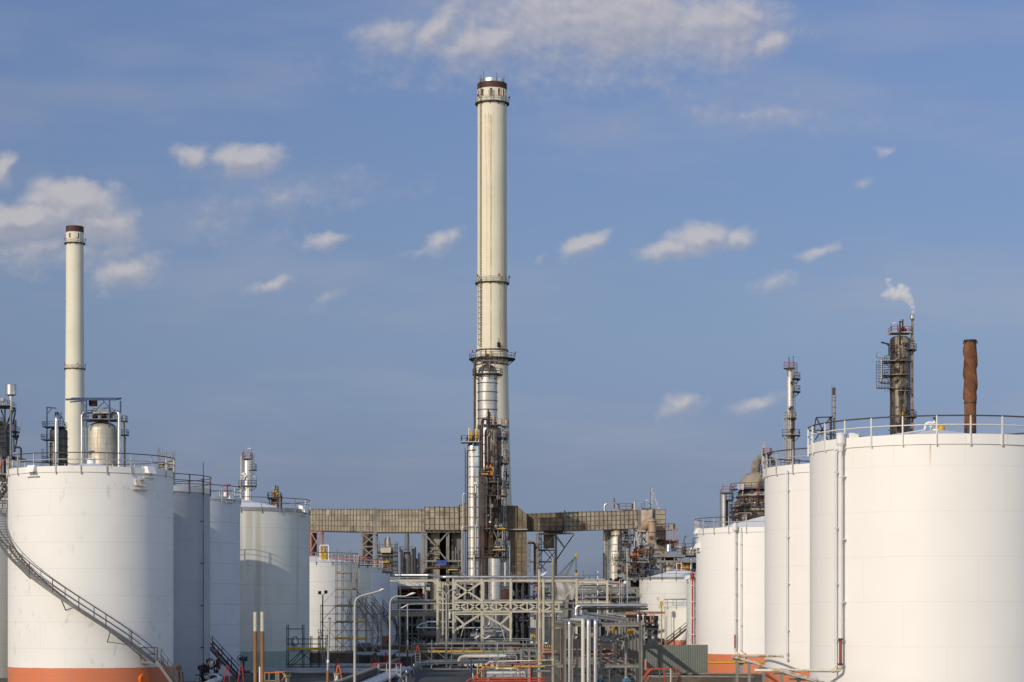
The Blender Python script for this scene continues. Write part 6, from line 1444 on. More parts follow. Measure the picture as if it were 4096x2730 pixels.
MB().add([P(2090,2537,399.9),P(2127,2537,399.9),P(2109,2526,399.9),P(2090,2537,404),P(2127,2537,404),P(2109,2526,404)],[(0,1,2),(3,5,4),(0,2,5,3),(1,4,5,2)]).build('roof', m_railw, V)
for px in (2097,2108): MB().box(X(px-4,400),X(px+4,400),399.7,399.9,Z(2556,400),Z(2542,400)).build('fire_box', m_red, V)
for k, px in enumerate((2131,2137)):
    V = thing('warning_sign', ('yellow triangle warning sign right of the small shed','second yellow triangle sign, nearer the rusty mast')[k], 'sign', (X(px,399),399,0))
    c = P(px,2541+k*2,399); s_ = .32
    MB().add([c+Vector((-s_,0,-s_)),c+Vector((s_,0,-s_)),c+Vector((0,0,s_)),c+Vector((-s_,.04,-s_)),c+Vector((s_,.04,-s_)),c+Vector((0,.04,s_))],[(0,1,2),(3,5,4),(0,3,4,1),(1,4,5,2),(2,5,3,0)]).build('plate', m_yellow, V)
    MB().tube([Vector((c.x,399.06,0)),c+Vector((0,.06,0))],.04,6).build('post', m_mid, V)
# grey sheeting hung on a frame
V = thing('sheeted_frame', 'grey cloth sheeting hung on a steel frame beside the old wooden pole', 'sheeting', (X(2255,336),336,0))
m = MB(); nx, nz = 14, 16; vs = []
for j in range(nz+1):
    for i in range(nx+1):
        fx, fz = i/nx, j/nz; px = 2222+(2292-2222)*fx + 6*math.sin(fz*3); vs.append(P(px, 2400-70*fz, 336+.35*math.sin(fx*9+fz*2)+.2*math.sin(fz*7+fx*3)))
m.add(vs,[(j*(nx+1)+i,j*(nx+1)+i+1,(j+1)*(nx+1)+i+1,(j+1)*(nx+1)+i) for j in range(nz) for i in range(nx)],True)
m.build('cloth', m_sheet, V)
fr = MB()
for px in (2222,2238,2292): fr.bar((X(px,337),337,0),P(px,2325,337),.12)
for yy in (2330,2360,2398): fr.bar(P(2220,yy,336.9),P(2300,yy,336.9),.1)
for a, b in (((2238,2366),(2252,2385)),((2222,2398),(2250,2345))): fr.bar(P(*a,336.7),P(*b,336.7),.08)
fr.build('frame', m_rackg, V)
for k in range(3):
    V = thing('site_hoarding', ('beige sheet hoarding far behind the rusty mast','pale grey hoarding beside the beige sheet','white low roof line right of the crane hook')[k],'hoarding',(X((2150,2176,2380)[k],(420,424,430)[k]),(420,424,430)[k],0))
    a, b, y0, d = ((2136,2164,2336,420),(2164,2186,2336,424),(2330,2420,2316,430))[k]
    MB().box(X(a,d),X(b,d),d,d+3,Z(2460,d),Z(y0,d)).build('panel', (m_flue,m_galv,m_railw)[k], V)
    MB().box(X(a+1,d),X(a+2,d),d+.5,d+1,0,Z(2460,d)).build('post', m_mid, V)
gp = thing('green_nozzle', 'pale green forked pipe stub between the mast and the wooden pole', 'pipe stub', (X(2190,405),405,0))
m = MB(); m.tube([P(2190,2366,405),P(2190,2350,405)],S(4.5,405),10); m.tube([P(2190,2352,405),P(2185,2346,405)],S(3.5,405),10); m.tube([P(2190,2352,405),P(2197,2345,405)],S(3.5,405),10); m.build('fork', m_greenc, gp)
for k, (px, y0) in enumerate(((2250,2280),(2332,2280),(2358,2300),(2382,2285))):
    V = thing('scaffold_pole', ('thin scaffold standards left of the crane hook','scaffold standard left of the silver vessel behind the bridge','short scaffold standard second from the silver vessel','scaffold standard nearest the silver vessel')[k],'scaffold pole',(X(px,420),420,0))
    m = MB(); m.tube([P(px,2330,420),P(px,y0,420)],.1,5); m.tube([P(px-4,2300+k,420),P(px+22,2300+k,420)],.08,5); m.build('tube', m_rackg, V)
# ------------------------------------------------------------------ ground, road
g = MB(); N = 24
def sheet(x0,x1,y0,y1,z): return MB().add([(x0,y0,z),(x1,y0,z),(x1,y1,z),(x0,y1,z)],[(0,1,2,3)])
struct(sheet(-4000,4000,-500,9000,0).build('ground', m_ground, None, origin=(0,0,0)))
struct(MB().add([(-10.6,40,.004),(1.5,40,.004),(1.5,238,.004),(-11.4,238,.004)],[(0,1,2,3)]).build('road', m_asph, None, origin=(0,0,0)))
struct(MB().add([(-4.6,40,.008),(1.4,40,.008),(1.4,237.9,.008),(-4.9,237.9,.008)],[(0,1,2,3)]).build('road_patch', M('darker_asphalt',(.062,.062,.06),.9,var=.4,nscale=.6,bump=.3), None, origin=(0,0,0)))
struct(sheet(2.5,11,300,1600,.006).build('far_road', m_asph, None, origin=(0,0,0)))
# distant low buildings so that the horizon is closed
for k,(a,b,h,d,mm) in enumerate(((1990,2122,2478,900,m_mid),(2122,2170,2474,1100,m_railw),(2170,2300,2468,950,m_rackg),(1500,1990,2455,1000,m_mid),(2300,2760,2450,1000,m_mid))):
    V = thing('distant_shed', ('far grey shed at the end of the plant road','far white shed closing the plant road','far shed right of the plant road end','long far shed behind the left process bays','long far shed behind the right pipe racks')[k], 'shed', (X((a+b)/2,d),d,0))
    MB().box(X(a,d),X(b,d),d,d+30,0,Z(h,d)).build('walls', mm, V)
    MB().box(X(a-2,d),X(b+2,d),d-.5,d+30.5,Z(h,d),Z(h,d)+.5).build('roof', m_alud, V)
# ------------------------------------------------------------------ bund walls
def wall(label, a, b, h, th=.35, cap=True):
    V = thing('bund_wall', label, 'wall', ((a[0]+b[0])/2,(a[1]+b[1])/2,0), 'concrete bund walls')
    MB().bar((a[0],a[1],h/2-.06),(b[0],b[1],h/2-.06),th,h-.12).build('wall_body', m_conc, V)
    MB().bar((a[0],a[1],h-.06),(b[0],b[1],h-.06),th+.08,.12).build('coping', m_concl, V); return V
wall('long low concrete wall with a pale top running towards the viewer left of the road', (-12.9,60), (-12.9,243), 1.2)
wall('concrete wall crossing behind the lamps in front of the red footed tank', (-27.5,262), (-12.6,262), 1.55)
wall('concrete wall along the foot of the right tanks below the grey green fence', (11.8,203.4), (24.5,202), .6)
wall('nearer dark concrete wall below the yellow pipes at the right', (11.6,187), (21,185), .8)
wall('dark low wall behind the yellow toe boards', (-20,272), (-8,272), 2.3)
# ------------------------------------------------------------------ corrugated fence
D = 205
V = thing('corrugated_fence', 'grey green corrugated sheet fence in front of the right tanks', 'fence', (X(2702,D),D,0))
m = MB(); x0, x1 = X(2545,D), X(2831,D); n = int((x1-x0)/.17); vs = []
for i in range(n*2+1):
    xx = x0+(x1-x0)*i/(n*2); yy = D+(.0,.05)[i%2]*1.2-(xx-x0)*.03
    vs += [(xx,yy,Z(2691,D)),(xx,yy,Z(2580,D))]
m.add(vs,[(2*i,2*i+2,2*i+3,2*i+1) for i in range(n*2)]); m.build('sheeting', m_gfence, V)
fp = MB()
for px in (2560,2646,2736,2830): fp.bar((X(px,D),D-.1,0),(X(px,D),D-.1,Z(2682,D)),.1)
for yy in (2600,2640,2680): fp.bar(P(2545,yy,D+.14),P(2831,yy,D-.1),.06,.1)
fp.build('post', m_galv, V)
# ------------------------------------------------------------------ yellow flaking pipes on brackets, right
pts = [(2933,2628,168),(3010,2650,157),(3100,2681,143),(3170,2700,132),(3320,2745,112)]
def run2(label, pts, rpx, mat, bend=.2, name='process_pipe', n=12): return tag(MB().pipe(PP(*pts), S(rpx,pts[0][2]), n, bend).build(name, mat), label, 'pipe')
run2('flaking white and yellow pipe sloping down to the right on T shaped posts', pts, 4.6, m_yrust)
run2('flaking yellow pipe joining the middle right tank riser', [(2936,2626,167),(3128,2625,153)], 4.2, m_yrust)
run2('flaking pipe beside the sloping one, from the largest tank elbow', [(3322,2684,128.5),(3120,2679,133),(3170,2693,128),(3330,2740,108)], 4.0, m_yrust)
run2('third flaking pipe of the bundle at the lower right', [(3112,2682,134),(3160,2698,128),(3340,2748,108)], 3.6, m_yrust)
for k,(px, py, d) in enumerate(((2935,2628,168),(3013,2651,157),(3101,2682,143),(3120,2680,133),(3240,2719,123),(3128,2625,153),(3330,2684,128.6),(3262,2718,120))):
    fl = MB(); c = P(px,py,d); ax = Vector((.35,-1,0)) if k not in (5,6) else Vector((1,0,0))
    fl.disc(c,.13,ax,.05,12); fl.disc(c+ax.normalized()*.08,.13,ax,.05,12)
    tag(fl.build('pipe_flange', m_yrust), ('rusty flange at the upper end of the sloping pipe','flange on the sloping pipe above the second post','flange where the pipe bundle begins','flange of the second bundled pipe','lowest flange of the bundle by the frame bottom','flange at the middle tank riser foot','flange beside the largest tank elbow','last flange of the bundle, right of the lowest post')[k], 'flange')
for k,(px, py, d, w) in enumerate(((2948,2634,166,.7),(2997,2648,158.5,.7),(3055,2668,149,.75),(3128,2690,138,1.1),(3195,2712,128,1.2))):
    V = thing('pipe_support', ('grey T shaped pipe support nearest the fence','second grey pipe support from the fence','grey pipe support at the middle tank edge','wide grey pipe support under the bundle start','wide grey pipe support lowest by the frame bottom')[k], 'pipe support', (X(px,d),d,0), 'T shaped pipe supports')
    zt2 = Z(py,d)-.02; xx = X(px,d)
    MB().ibeam((xx,d,0),(xx,d,zt2-.16),.2,.2,.04).build('post', m_rackg, V); MB().ibeam((xx-w*.5,d,zt2-.08),(xx+w*.5,d,zt2-.08),.2,.16,.03).build('cross_arm', m_rackg, V)
V = thing('pipe_support', 'short grey block under the thin yellow gas pipe', 'pipe support', (X(2965,214),214,0)); MB().box(X(2957,214),X(2972,214),213.8,214.6,0,Z(2652,214)).build('post', m_galv, V); MB().box(X(2950,214),X(2975,214),213.6,214.8,Z(2656,214),Z(2652,214)).build('cap_plate', m_dark, V)
# ------------------------------------------------------------------ front pipe rack
D0 = 190; xl, xr = X(2258,D0), X(2562.5,D0)
V = thing('pipe_rack', 'grey steel pipe rack with rows of columns at the front right of the road', 'pipe rack', ((xl+xr)/2,D0,0))
ztop = Z(2488,D0)
rows_ = [190,195.5,201,206.5,212,218,224,230,237]
for k, d in enumerate(rows_):
    for xx in (xl, xr): MB().ibeam((xx,d,0),(xx,d,ztop),.3,.3,.045,(1,0,0)).build('column', m_rackg, V)
    MB().ibeam((xl+.17,d,Z(2501,D0)),(xr-.17,d,Z(2501,D0)),.2,.28,.04).build('cross_beam', m_rackg, V)
    if k in (0,2,4,6): MB().ibeam((xl-.7,d+.3,Z(2665,D0)),(xr+.2,d+.3,Z(2665,D0)),.22,.3,.04).build('lower_beam', m_rackg, V)
for xx in (xl, xr): MB().ibeam((xx,190,Z(2501,D0)-.02),(xx,237,Z(2501,D0)-.02),.22,.24,.04).build('long_beam', m_rackg, V)
ch = MB()
for k, px in enumerate((2541,2526,2512,2500,2489)): 
    d = 190.6+k*1.1; c = P(px+6,2483-k*2.2,d)
    ch.box(c.x-.19,c.x+.19,c.y-.25,c.y+.25,c.z-.11,c.z-.085); ch.box(c.x-.19,c.x+.19,c.y-.25,c.y+.25,c.z+.085,c.z+.11); ch.box(c.x-.19,c.x-.165,c.y-.25,c.y+.25,c.z-.084,c.z+.084); ch.box(c.x+.165,c.x+.19,c.y-.25,c.y+.25,c.z-.084,c.z+.084)
for k in range(8):
    d = 191.2+k*2.2; ch.box(xl-.5,xl-.12,d-.2,d+.2,ztop-.05,ztop+.01)
ch.build('channel_bracket', m_rackg, V)
for px, py in ((2232,2510),): MB().ibeam(P(px-18,py,192),P(2250,py,192),.2,.28,.04).build('stub_beam', m_rackg, V)
bc = MB()
bc.bar(P(2526,2508,190.2),P(2553,2535,190.2),.08,.16); bc.bar(P(2512,2510,193),P(2488,2600,192),.16,.1); bc.bar(P(2268,2516,190.2),P(2282,2508,190.2),.06,.1); bc.build('knee_brace', m_rackg, V)
cb = MB(); cb.tube([P(2245,2735,190.5),P(2245,2510,190.5)],.06,8); cb.build('rusty_conduit', m_rusto, V)
rg = random.Random(5)
mp = MB()
for k in range(60):
    px = rg.uniform(2268,2550); yy = rg.uniform(2672,2735); d = rg.uniform(200,222); c = P(px,yy,d); q = rg.uniform(.05,.2)
    mp.box(c.x-q,c.x+q,c.y-q,c.y+q,c.z-q,c.z+q)
    if k%2: mp.tube([c,c+Vector((rg.uniform(-1.2,1.2),0,0))],.05,6)
    if k%3 == 0: mp.tube([c,c+Vector((0,0,rg.uniform(.3,1.4)))],.05,6)
mp.build('small_fitting', m_dark, V)
for k in range(26):
    px = rg.uniform(2268,2550); yy = rg.uniform(2600,2660); d = rg.uniform(204,226); c = P(px,yy,d)
    MB().tube([c,c+Vector((rg.uniform(.5,2.),0,0))],rg.uniform(.06,.13),8).build('cross_pipe', m_pink, V)
ym = MB()
for k in range(14): c = P(rg.uniform(2380,2540),rg.uniform(2575,2640),226); ym.box(c.x-.06,c.x+.06,c.y,c.y+.1,c.z-.06,c.z+.06)
ym.build('tag_plate', m_yellow, V)
MB().box(xl,xr,243,243.5,0,3.4).build('painted_shade_backing', m_dark, V)  # added dark sheet, paints the shade deep inside the rack
# pipes of the rack, each lies on it and drops at the front
def rp(label, px, rpx, top, mat, dback, up=None, d=189.3, extra=None, n=18):
    r = S(rpx,d); xx = X(px,d); z = Z(top,d)-r
    pts = [Vector((xx,d,-.0)),Vector((xx,d,z)),Vector((xx,dback,z))]
    if extra: pts += extra(xx,dback,z)
    return tag(MB().pipe(pts, r, n, r*2.6, 7).build('process_pipe', mat), label, 'pipe')
rp('slim silver pipe at the left front of the grey rack', 2277.5, 5.8, 2478, m_alup, 232)
rp('cream painted pipe, second from the left at the rack front', 2332, 7.6, 2475, M('cream_pipe',(.62,.60,.52),.5,var=.12), 229)
rp('fattest silver pipe at the rack front, looping up to the raised level pipe', 2354, 9.6, 2466, m_alup, 226, extra=lambda x,y,z: [Vector((x,226,Z(2423,226))),Vector((X(2583,226),226,Z(2423,226))),Vector((X(2589,226),229,Z(2423,226)))])
rp('bright silver pipe right of the fattest one at the rack front', 2381.5, 8.6, 2469, m_alup, 228.5, extra=lambda x,y,z: [Vector((x+.1,228.5,Z(2425,228)))])
# U bends hanging under the top
m_gpipe = M('grey_dull_pipe', (.27,.265,.25), .5, .3, var=.25, stain=(.2,.16,.11,.4), stain_scale=(1,1,.5))
for k in range(5):
    d = 192+k*4.2; lab = ('front most','second','third','fourth','rear most')[k]+' grey U shaped pipe loop hanging inside the rack'
    xa, xb = X(2395,190)-.05*k, X(2484,190)-.12*k; z0, z1 = Z(2486,190), Z(2567,190)+.04*k; 
    tag(MB().pipe([Vector((xa,d+3.2,z0)),Vector((xa,d+.4,z0)),Vector((xa,d,z1+.35)),Vector((xa+.35,d,z1)),Vector((xb-.35,d,z1)),Vector((xb,d,z1+.35)),Vector((xb,d,z0)),Vector((xb,d+3.4,z0))], .125, 12, .4).build('process_pipe', m_gpipe), lab, 'pipe', 'U shaped loops in the pipe rack')
for k,(px, y0, r, bx) in enumerate(((2403,2575,5.2,0),(2462,2575,4.6,0),(2504,2556,5.8,-26),(2290,2541,4.2,26),(2309,2548,3.8,22),(2437,2680,3.,0))):
    d = 191.5+k*.6; pts = [Vector((X(px,d),d,0)),P(px,y0,d)]+([P(px+bx,y0,d)] if bx else [])
    tag(MB().pipe(pts, S(r,d), 12, .3).build('process_pipe', m_gpipe), ('grey upright pipe carrying the left blue valve','grey upright pipe with a rusty flange between the two blue valves','grey pipe bending over at the right, carrying the right blue valve','dark grey pipe elbow behind the slim silver pipe','second grey elbow, just left of the cream pipe','short grey stub pipe low in the middle of the rack')[k], 'pipe')
fl = MB().disc(P(2462,2677,191.9),.26,(0,0,1),.1,16).build('pipe_flange', m_rust); tag(fl,'rusty round flange on the grey upright between the blue valves','flange')
def valve(label, px, py, d, s=.28, mat=m_bvalve):
    V = thing('gate_valve', label, 'valve', tuple(P(px,py,d)), 'light blue gate valves'); c = P(px,py,d)
    b = MB(); b.ball(c, s, 14); b.disc(c, s*.75, (1,0,0), s*2.3, 16); b.tube([c,c+Vector((0,-s*1.5,0))], s*.3, 8); b.build('valve_body', mat, V)
    w = MB(); q = c+Vector((s*.3,-s*1.6,0)); w.tube([q+Vector((math.cos(k*PI/10)*s*1.05,0,math.sin(k*PI/10)*s*1.05)) for k in range(21)], s*.11, 6, caps=False)
    for k in range(3): a = k*PI/3; w.tube([q-Vector((math.cos(a)*s,0,math.sin(a)*s)),q+Vector((math.cos(a)*s,0,math.sin(a)*s))], s*.08, 5)
    w.build('hand_wheel', mat, V); MB().box(c.x-s*.5,c.x+s*.5,c.y-s*.4,c.y+s*.4,c.z+s*.95,c.z+s*1.3).build('top_block', m_beige, V)
    return V
valve('light blue valve with hand wheel under the left grey upright', 2402,2725,190.8); valve('light blue valve with hand wheel under the bent grey pipe at the right', 2504,2725,191.5); valve('light blue valve beside the rusty mast', 2163,2668,166,.2)
# raised beam under the level silver pipe
V = thing('pipe_portal', 'dark green grey beam carrying the raised level silver pipe', 'pipe support', (X(2420,227),227,0))
MB().ibeam(P(2252,2437,227),P(2593,2437,227),.24,.22,.03).build('beam', M('green_grey_steel',(.16,.17,.13),.55,var=.25), V)
mg = bpy.data.materials['green_grey_steel']
MB().ibeam((X(2256,227),227,0),P(2256,2441,227),.24,.24,.04).build('post', mg, V); MB().ibeam((X(2478,227),227,0),P(2478,2441,227),.3,.3,.04).build('post', mg, V)
MB().add([P(2484,2442,226.9),P(2507,2442,226.9),P(2487,2472,226.9),P(2484,2442,227.1),P(2507,2442,227.1),P(2487,2472,227.1)],[(0,1,2),(3,5,4),(0,3,4,1),(1,4,5,2),(2,5,3,0)]).build('gusset_plate', mg, V)
for k,px in enumerate((2399,2417)):
    tag(MB().tube(PP((px,2430,227.6),(px,2466,227.6)), S(6.2,227), 16).build('process_pipe', m_alup), ('left of two short silver uprights under the raised pipe','right of two short silver uprights under the raised pipe')[k], 'pipe')
tag(MB().tube(PP((2319,2425,226.5),(2319,2460,226.5)), S(4.2,227), 14).build('process_pipe', m_alup), 'slim silver upright beside the loop corner', 'pipe')
for k,(a,b,r,mm) in enumerate((((2330,2452,232),(2510,2480,196),4.6,m_gpipe),((2310,2460,230),(2486,2486,192),4.4,m_gpipe),((2425,2456,236),(2500,2466,222),4.,m_alud),((2270,2470,231),(2240,2478,214),3.4,m_gpipe))):
    tag(MB().tube(PP(a,b), S(r,a[2]), 12).build('process_pipe', mm), ('grey lagged pipe slanting across the rack top','second grey lagged pipe on the rack top, nearer the front','dull silver pipe on the rack top behind the gusset','short grey pipe on the left edge of the rack top')[k], 'pipe')
# second, darker rack at its right
D = 226
V = thing('pipe_rack', 'dark steel rack with small brown pipe hoops between the grey rack and the stained tank', 'pipe rack', (X(2590,D),D,0))
for a, b, y in ((2494,2634,2473),(2570,2634,2512)): MB().ibeam(P(a,y,D),P(b,y,D),.3,.48,.05).build('beam', m_dark, V)
for px in (2600,2625): MB().ibeam((X(px,D),D+.3,0),(X(px,D),D+.3,Z(2466,D)),.34,.3,.05).build('column', m_dark, V)
MB().ibeam(P(2480,2452,D+8),P(2660,2452,D+8),.2,.28,.04).build('rear_beam', m_pink, V)
for px, r, mm in ((2552,4,m_alup),(2573,3.6,m_alup),(2562,3,m_rust),(2582,3,m_rust),(2603,3,m_pink),(2614,3,m_pink)): MB().pipe(PP((px,2500,D-.6),(px,2456,D-.6),(px-4,2453,D+3)), S(r,D), 10, .3).build('hoop_pipe', mm, V)
MB().pipe(PP((2582,2470,D-.8),(2582,2494,D-.8),(2616,2494,D-.8),(2616,2470,D-.8)), S(3.4,D), 10, .35).build('hoop_pipe', m_rpipe, V)
MB().tube(PP((2500,2458,D+3),(2590,2455,D+3)), S(5,D), 12).build('lagged_pipe', m_pink, V); MB().tube(PP((2577,2560,D),(2577,2500,D)), S(3.6,D), 12).build('silver_pipe', m_alup, V)
MB().bar((X(2577,D),D+.1,Z(2560,D)),(X(2577,D),D+.1,0),.2).build('foot_post', m_galv, V)
def flood(label, px, py, d, s, mat):
    c = P(px,py,d); V = thing('floodlight', label, 'floodlight', tuple(c), 'floodlights on the pipe racks')
    b = MB(); b.hexa([c+Vector(v)*s for v in ((-.9,-.35,-.8),(.9,-.2,-.8),(.8,.6,-.7),(-.5,.6,-.7),(-.55,-.5,.75),(.6,-.4,.8),(.7,.6,.7),(-.5,.6,.6))])
    b.hexa([c+Vector(v)*s for v in ((-1.25,-.5,-.25),(-.9,-.5,-.75),(-.9,.4,-.75),(-1.25,.4,-.25),(-.95,-.5,.3),(-.6,-.5,.5),(-.6,.4,.5),(-.95,.4,.3))])
    b.build('housing', mat, V); f = MB()
    for k in range(7): q = -.35+k*.17; f.bar(c+Vector((q,-.55,.75))*s, c+Vector((q+.12,-.4,-.8))*s, .09*s, .06*s)
    f.build('cooling_fin', mat, V); MB().tube([c+Vector((0,.1,.8))*s,c+Vector((0,.1,1.3))*s], .08*s, 6).build('hanger', m_dark, V); return V
flood('big yellow ribbed floodlight hanging under the rack front beam', 2522,2527,191.5,.31,m_yellow)
flood('second yellow floodlight deeper inside the rack, half hidden by pipes', 2455,2517,197,.26,m_yellow)
flood('small dark floodlight on the darker rack', 2622,2531,224,.26,m_black)
# ------------------------------------------------------------------ lamps and poles
def lamp_head(par, a, b, w, mat, name='lamp_head'):
    """cobra style head from a (neck) to b (tip)"""
    a, b = Vector(a), Vector(b); d = b-a; L = d.length; d.normalize(); u = Vector((0,0,1)); r = d.cross(u).normalized(); q = r.cross(d).normalized()
    sec = [(0,.25,.18),(.35,.75,.42),(.62,1.,.62),(.85,.85,.5),(1.,.35,.16)]; vs = []
    for f, ww, hh in sec:
        c = a+d*L*f; vs += [c-r*w*ww+q*.0, c-r*w*ww*.6+q*w*hh, c+r*w*ww*.6+q*w*hh, c+r*w*ww, c+r*w*ww*.5-q*w*hh*.55, c-r*w*ww*.5-q*w*hh*.55]
    fs = [(i*6+j,i*6+(j+1)%6,(i+1)*6+(j+1)%6,(i+1)*6+j) for i in range(4) for j in range(6)]+[tuple(reversed(range(6))),tuple(range(24,30))]
    return MB().add(vs, fs).build(name, mat, par)
def street_lamp(label, px, d, bend_y, tip, rpx, pole_m, head_len):
    V = thing('street_lamp', label, 'street lamp', (X(px,d),d,0), 'lamps along the plant road')
    hx, hy = tip; nk = (hx-head_len, hy+head_len*.32); h = bend_y
    p = [Vector((X(px,d),d,0)), P(px,h,d), P(px+2,h-18,d), P(px+9,h-31,d), P(px+22,h-39,d), P(*nk,d)]
    r = S(rpx,d); MB().tube(p, [r*1.15,r,r*.85,r*.8,r*.75,r*.7], 12).build('pole', pole_m, V)
    MB().tube([Vector((X(px,d),d,0)),Vector((X(px,d),d,1.6))], r*1.5, 12).build('pole_base', m_mid, V)
    lamp_head(V, P(*nk,d), P(hx,hy,d), S(10.5,d), m_lampw); return V
street_lamp('nearest curved arm street lamp in front of the scaffold', 1419, 140, 2425, (1538,2358), 5, m_lampg, 24)
street_lamp('second curved arm street lamp, right of the nearest one', 1560, 150, 2425, (1662,2373), 3.8, m_lampg, 40)
D = 244
V = thing('street_lamp', 'street lamp with two heads on a Y shaped top beside the crash barrier', 'street lamp', (X(1785.5,D),D,0), 'lamps along the plant road')
MB().tube([Vector((X(1785.5,D),D,0)),P(1785.5,2400,D),P(1785.5,2384,D)], [S(3.8,D),S(3.,D),S(2.4,D)], 12).build('pole', m_lampg, V)
ar = MB()
for s, hx, hy in ((-1,1769,2366),(1,1802,2362)): ar.tube([P(1785.5,2388,D),P(1785.5+s*3,2377,D),P(1785.5+s*8,2370,D),P(hx,hy,D)], S(1.8,D), 8)
ar.build('arm', m_lampg, V)
lamp_head(V, P(1770,2367,D), P(1748,2366,D), S(9,D), m_lampg); lamp_head(V, P(1801,2363,D), P(1828,2357,D), S(10,D), m_lampg)
D = 250
V = thing('street_lamp', 'dark pole lamp with two floodlight heads in front of the scaffolded tank', 'street lamp', (X(1291,D),D,0), 'lamps along the plant road')
MB().tube([Vector((X(1291,D),D,0)),P(1291,2386,D)], S(2.5,D), 10).build('pole', m_mid, V)
ar = MB(); ar.tube([P(1283,2376,D),P(1289,2380,D),P(1291,2390,D)], S(1.3,D), 6); ar.tube([P(1300,2373,D),P(1294,2380,D),P(1291,2390,D)], S(1.3,D), 6); ar.build('arm', m_mid, V)
for px, py in ((1279,2372),(1304,2369)): c = P(px,py,D); MB().hexa([c+Vector(v)*.2 for v in ((-.8,-.5,-1),(.8,-.5,-1),(.6,.5,-.9),(-.6,.5,-.9),(-1,-.7,.7),(1,-.7,.7),(.8,.6,1.),(-.8,.6,1.))]).build('lamp_head', m_dark, V)
D = 225
V = thing('street_lamp', 'grey post with a joint sleeve and a short slanting lamp arm at its top', 'street lamp', (X(1630,D),D,0), 'lamps along the plant road')
MB().tube([P(1630,2560,D),P(1630,2424,D)], S(2.8,D), 12).build('pole', m_galv, V); MB().tube([Vector((X(1630,D),D,0)),P(1630,2600,D)], S(3.4,D), 12).build('pole_base', m_rpipe, V); MB().tube([P(1630,2600,D),P(1630,2580,D)], S(3.1,D), 12).build('sleeve', m_galv, V)
MB().tube([P(1630,2580,D),P(1630,2560,D)], S(3.2,D), 12).build('label_band', m_stone, V)
MB().tube([P(1632,2419,D),P(1604,2434,D)], S(2.6,D), 10).build('lamp_head', m_lampw, V)
tag(MB().tube([Vector((X(1598,210),210,0)),P(1597.5,2415,210)], S(2.,210), 8).build('steel_post', m_mid), 'thin dark steel post at the right edge of the farthest left tank', 'post')
D = 150
V = thing('vent_pole', 'grey capped pole with rusty lower end in front of the green banded tank', 'pole', (X(1315,D),D,0))
MB().tube([P(1311.5,2660,D),P(1318,2476,D)], S(4.6,D), 12).build('upper_pole', m_galv, V); MB().tube([Vector((X(1308,D),D,0)),P(1311,2683,D)], S(5.2,D), 12).build('rusty_base', m_pole, V)
MB().tube([P(1311,2683,D),P(1312,2660,D)], S(5.,D), 12).build('sleeve', m_galv, V); MB().tube([P(1312,2652,D),P(1312,2640,D)], S(5.1,D), 12).build('label_band', m_stone, V); MB().tube([P(1318,2477,D),P(1318,2471,D)], S(5.3,D), 12).build('cap', m_mid, V)
D = 150
proto = None
for k,(px, y0) in enumerate(((1021.5,2449),(1049.5,2448))):
    d = D-k*.5
    V = thing('marker_pole', ('left of two thick brown poles with white tops','right of two thick brown poles with white tops')[k], 'pole', (X(px,d),d,0), 'brown poles with white tops')
    MB().tube([Vector((X(px,d),d,0)),P(px,2526,d)], S(7.9,d), 20).build('brown_shaft', m_pole, V)
    MB().tube([P(px,2526,d),P(px,y0,d)], S(7.8,d), 20).build('white_top', M('worn_white_pole_top_%d'%k,(.52,.49,.41),.6,var=.2,nscale=1.5,stain=(.5,.4,.25,.6),stain_lo=.58,stain_scale=(1.5,1.5,.6)), V)
D = 165
V = thing('steel_mast', 'rusty square steel mast with one white face, right of the road', 'mast', (X(2154,D),D,0))
MB().box(X(2150,D),X(2153.6,D),D,D+.16,0,Z(2274,D)).build('rust_side', m_pole, V); MB().box(X(2153.8,D),X(2157.5,D),D-.02,D+.14,0,Z(2274,D)).build('white_face', M('peeling_white',(.62,.63,.62),.6,var=.3,stain=(.3,.2,.12,.7),stain_lo=.6,stain_scale=(4,4,.8)), V)
MB().box(X(2149,D),X(2169,D),D-.05,D+.3,Z(2276,D),Z(2271,D)).build('head_plate', m_dark, V)
V = thing('street_lamp', 'slim rusty pole with a tilted white shovel shaped lamp beside the steel mast', 'street lamp', (X(2163,D+2),D+2,0), 'lamps along the plant road')
d = D+2; MB().tube([Vector((X(2163.5,d),d,0)),P(2162.5,2308,d)], S(2.1,d), 10).build('pole', m_wood, V)
MB().hexa([P(2160,2303,d-.25),P(2172,2303,d-.25),P(2172,2303,d+.25),P(2160,2303,d+.25),P(2166,2296,d-.25),P(2193,2284,d-.1),P(2193,2284,d+.1),P(2166,2296,d+.25)]).build('lamp_head', m_stone, V)
MB().tube([P(2162.5,2310,d),P(2165,2301,d)], S(2.6,d), 8).build('lamp_neck', m_mid, V)
D = 170
V = thing('wooden_pole', 'old round weathered pole standing tallest beside the grey rack', 'pole', (X(2212,D),D,0))
MB().tube([Vector((X(2213,D),D,0)),P(2212,2380,D),P(2212,2235,D)], [S(6.4,D),S(6,D),S(5.6,D)], 16).build('pole_shaft', m_wood, V)
jn = MB()
for yy in (2511,2620): jn.tube([P(2212,yy+1,D),P(2212,yy-1,D)], S(6.5,D), 16)
jn.build('joint_ring', m_rpipe, V)
d = 300; V = thing('road_sign', 'round red rimmed road sign half hidden by the old round pole', 'sign', (X(2206,d),d,0))
c = P(2207,2461,d); MB().disc(c, S(8,d), (0,1,0), .03, 24).build('sign_face', m_stone, V)
rg_ = MB(); rg_.tube([c+Vector((math.cos(k*PI/16)*S(7,d),-.03,math.sin(k*PI/16)*S(7,d))) for k in range(33)], S(1.4,d), 6, caps=False); rg_.build('red_rim', m_red, V)
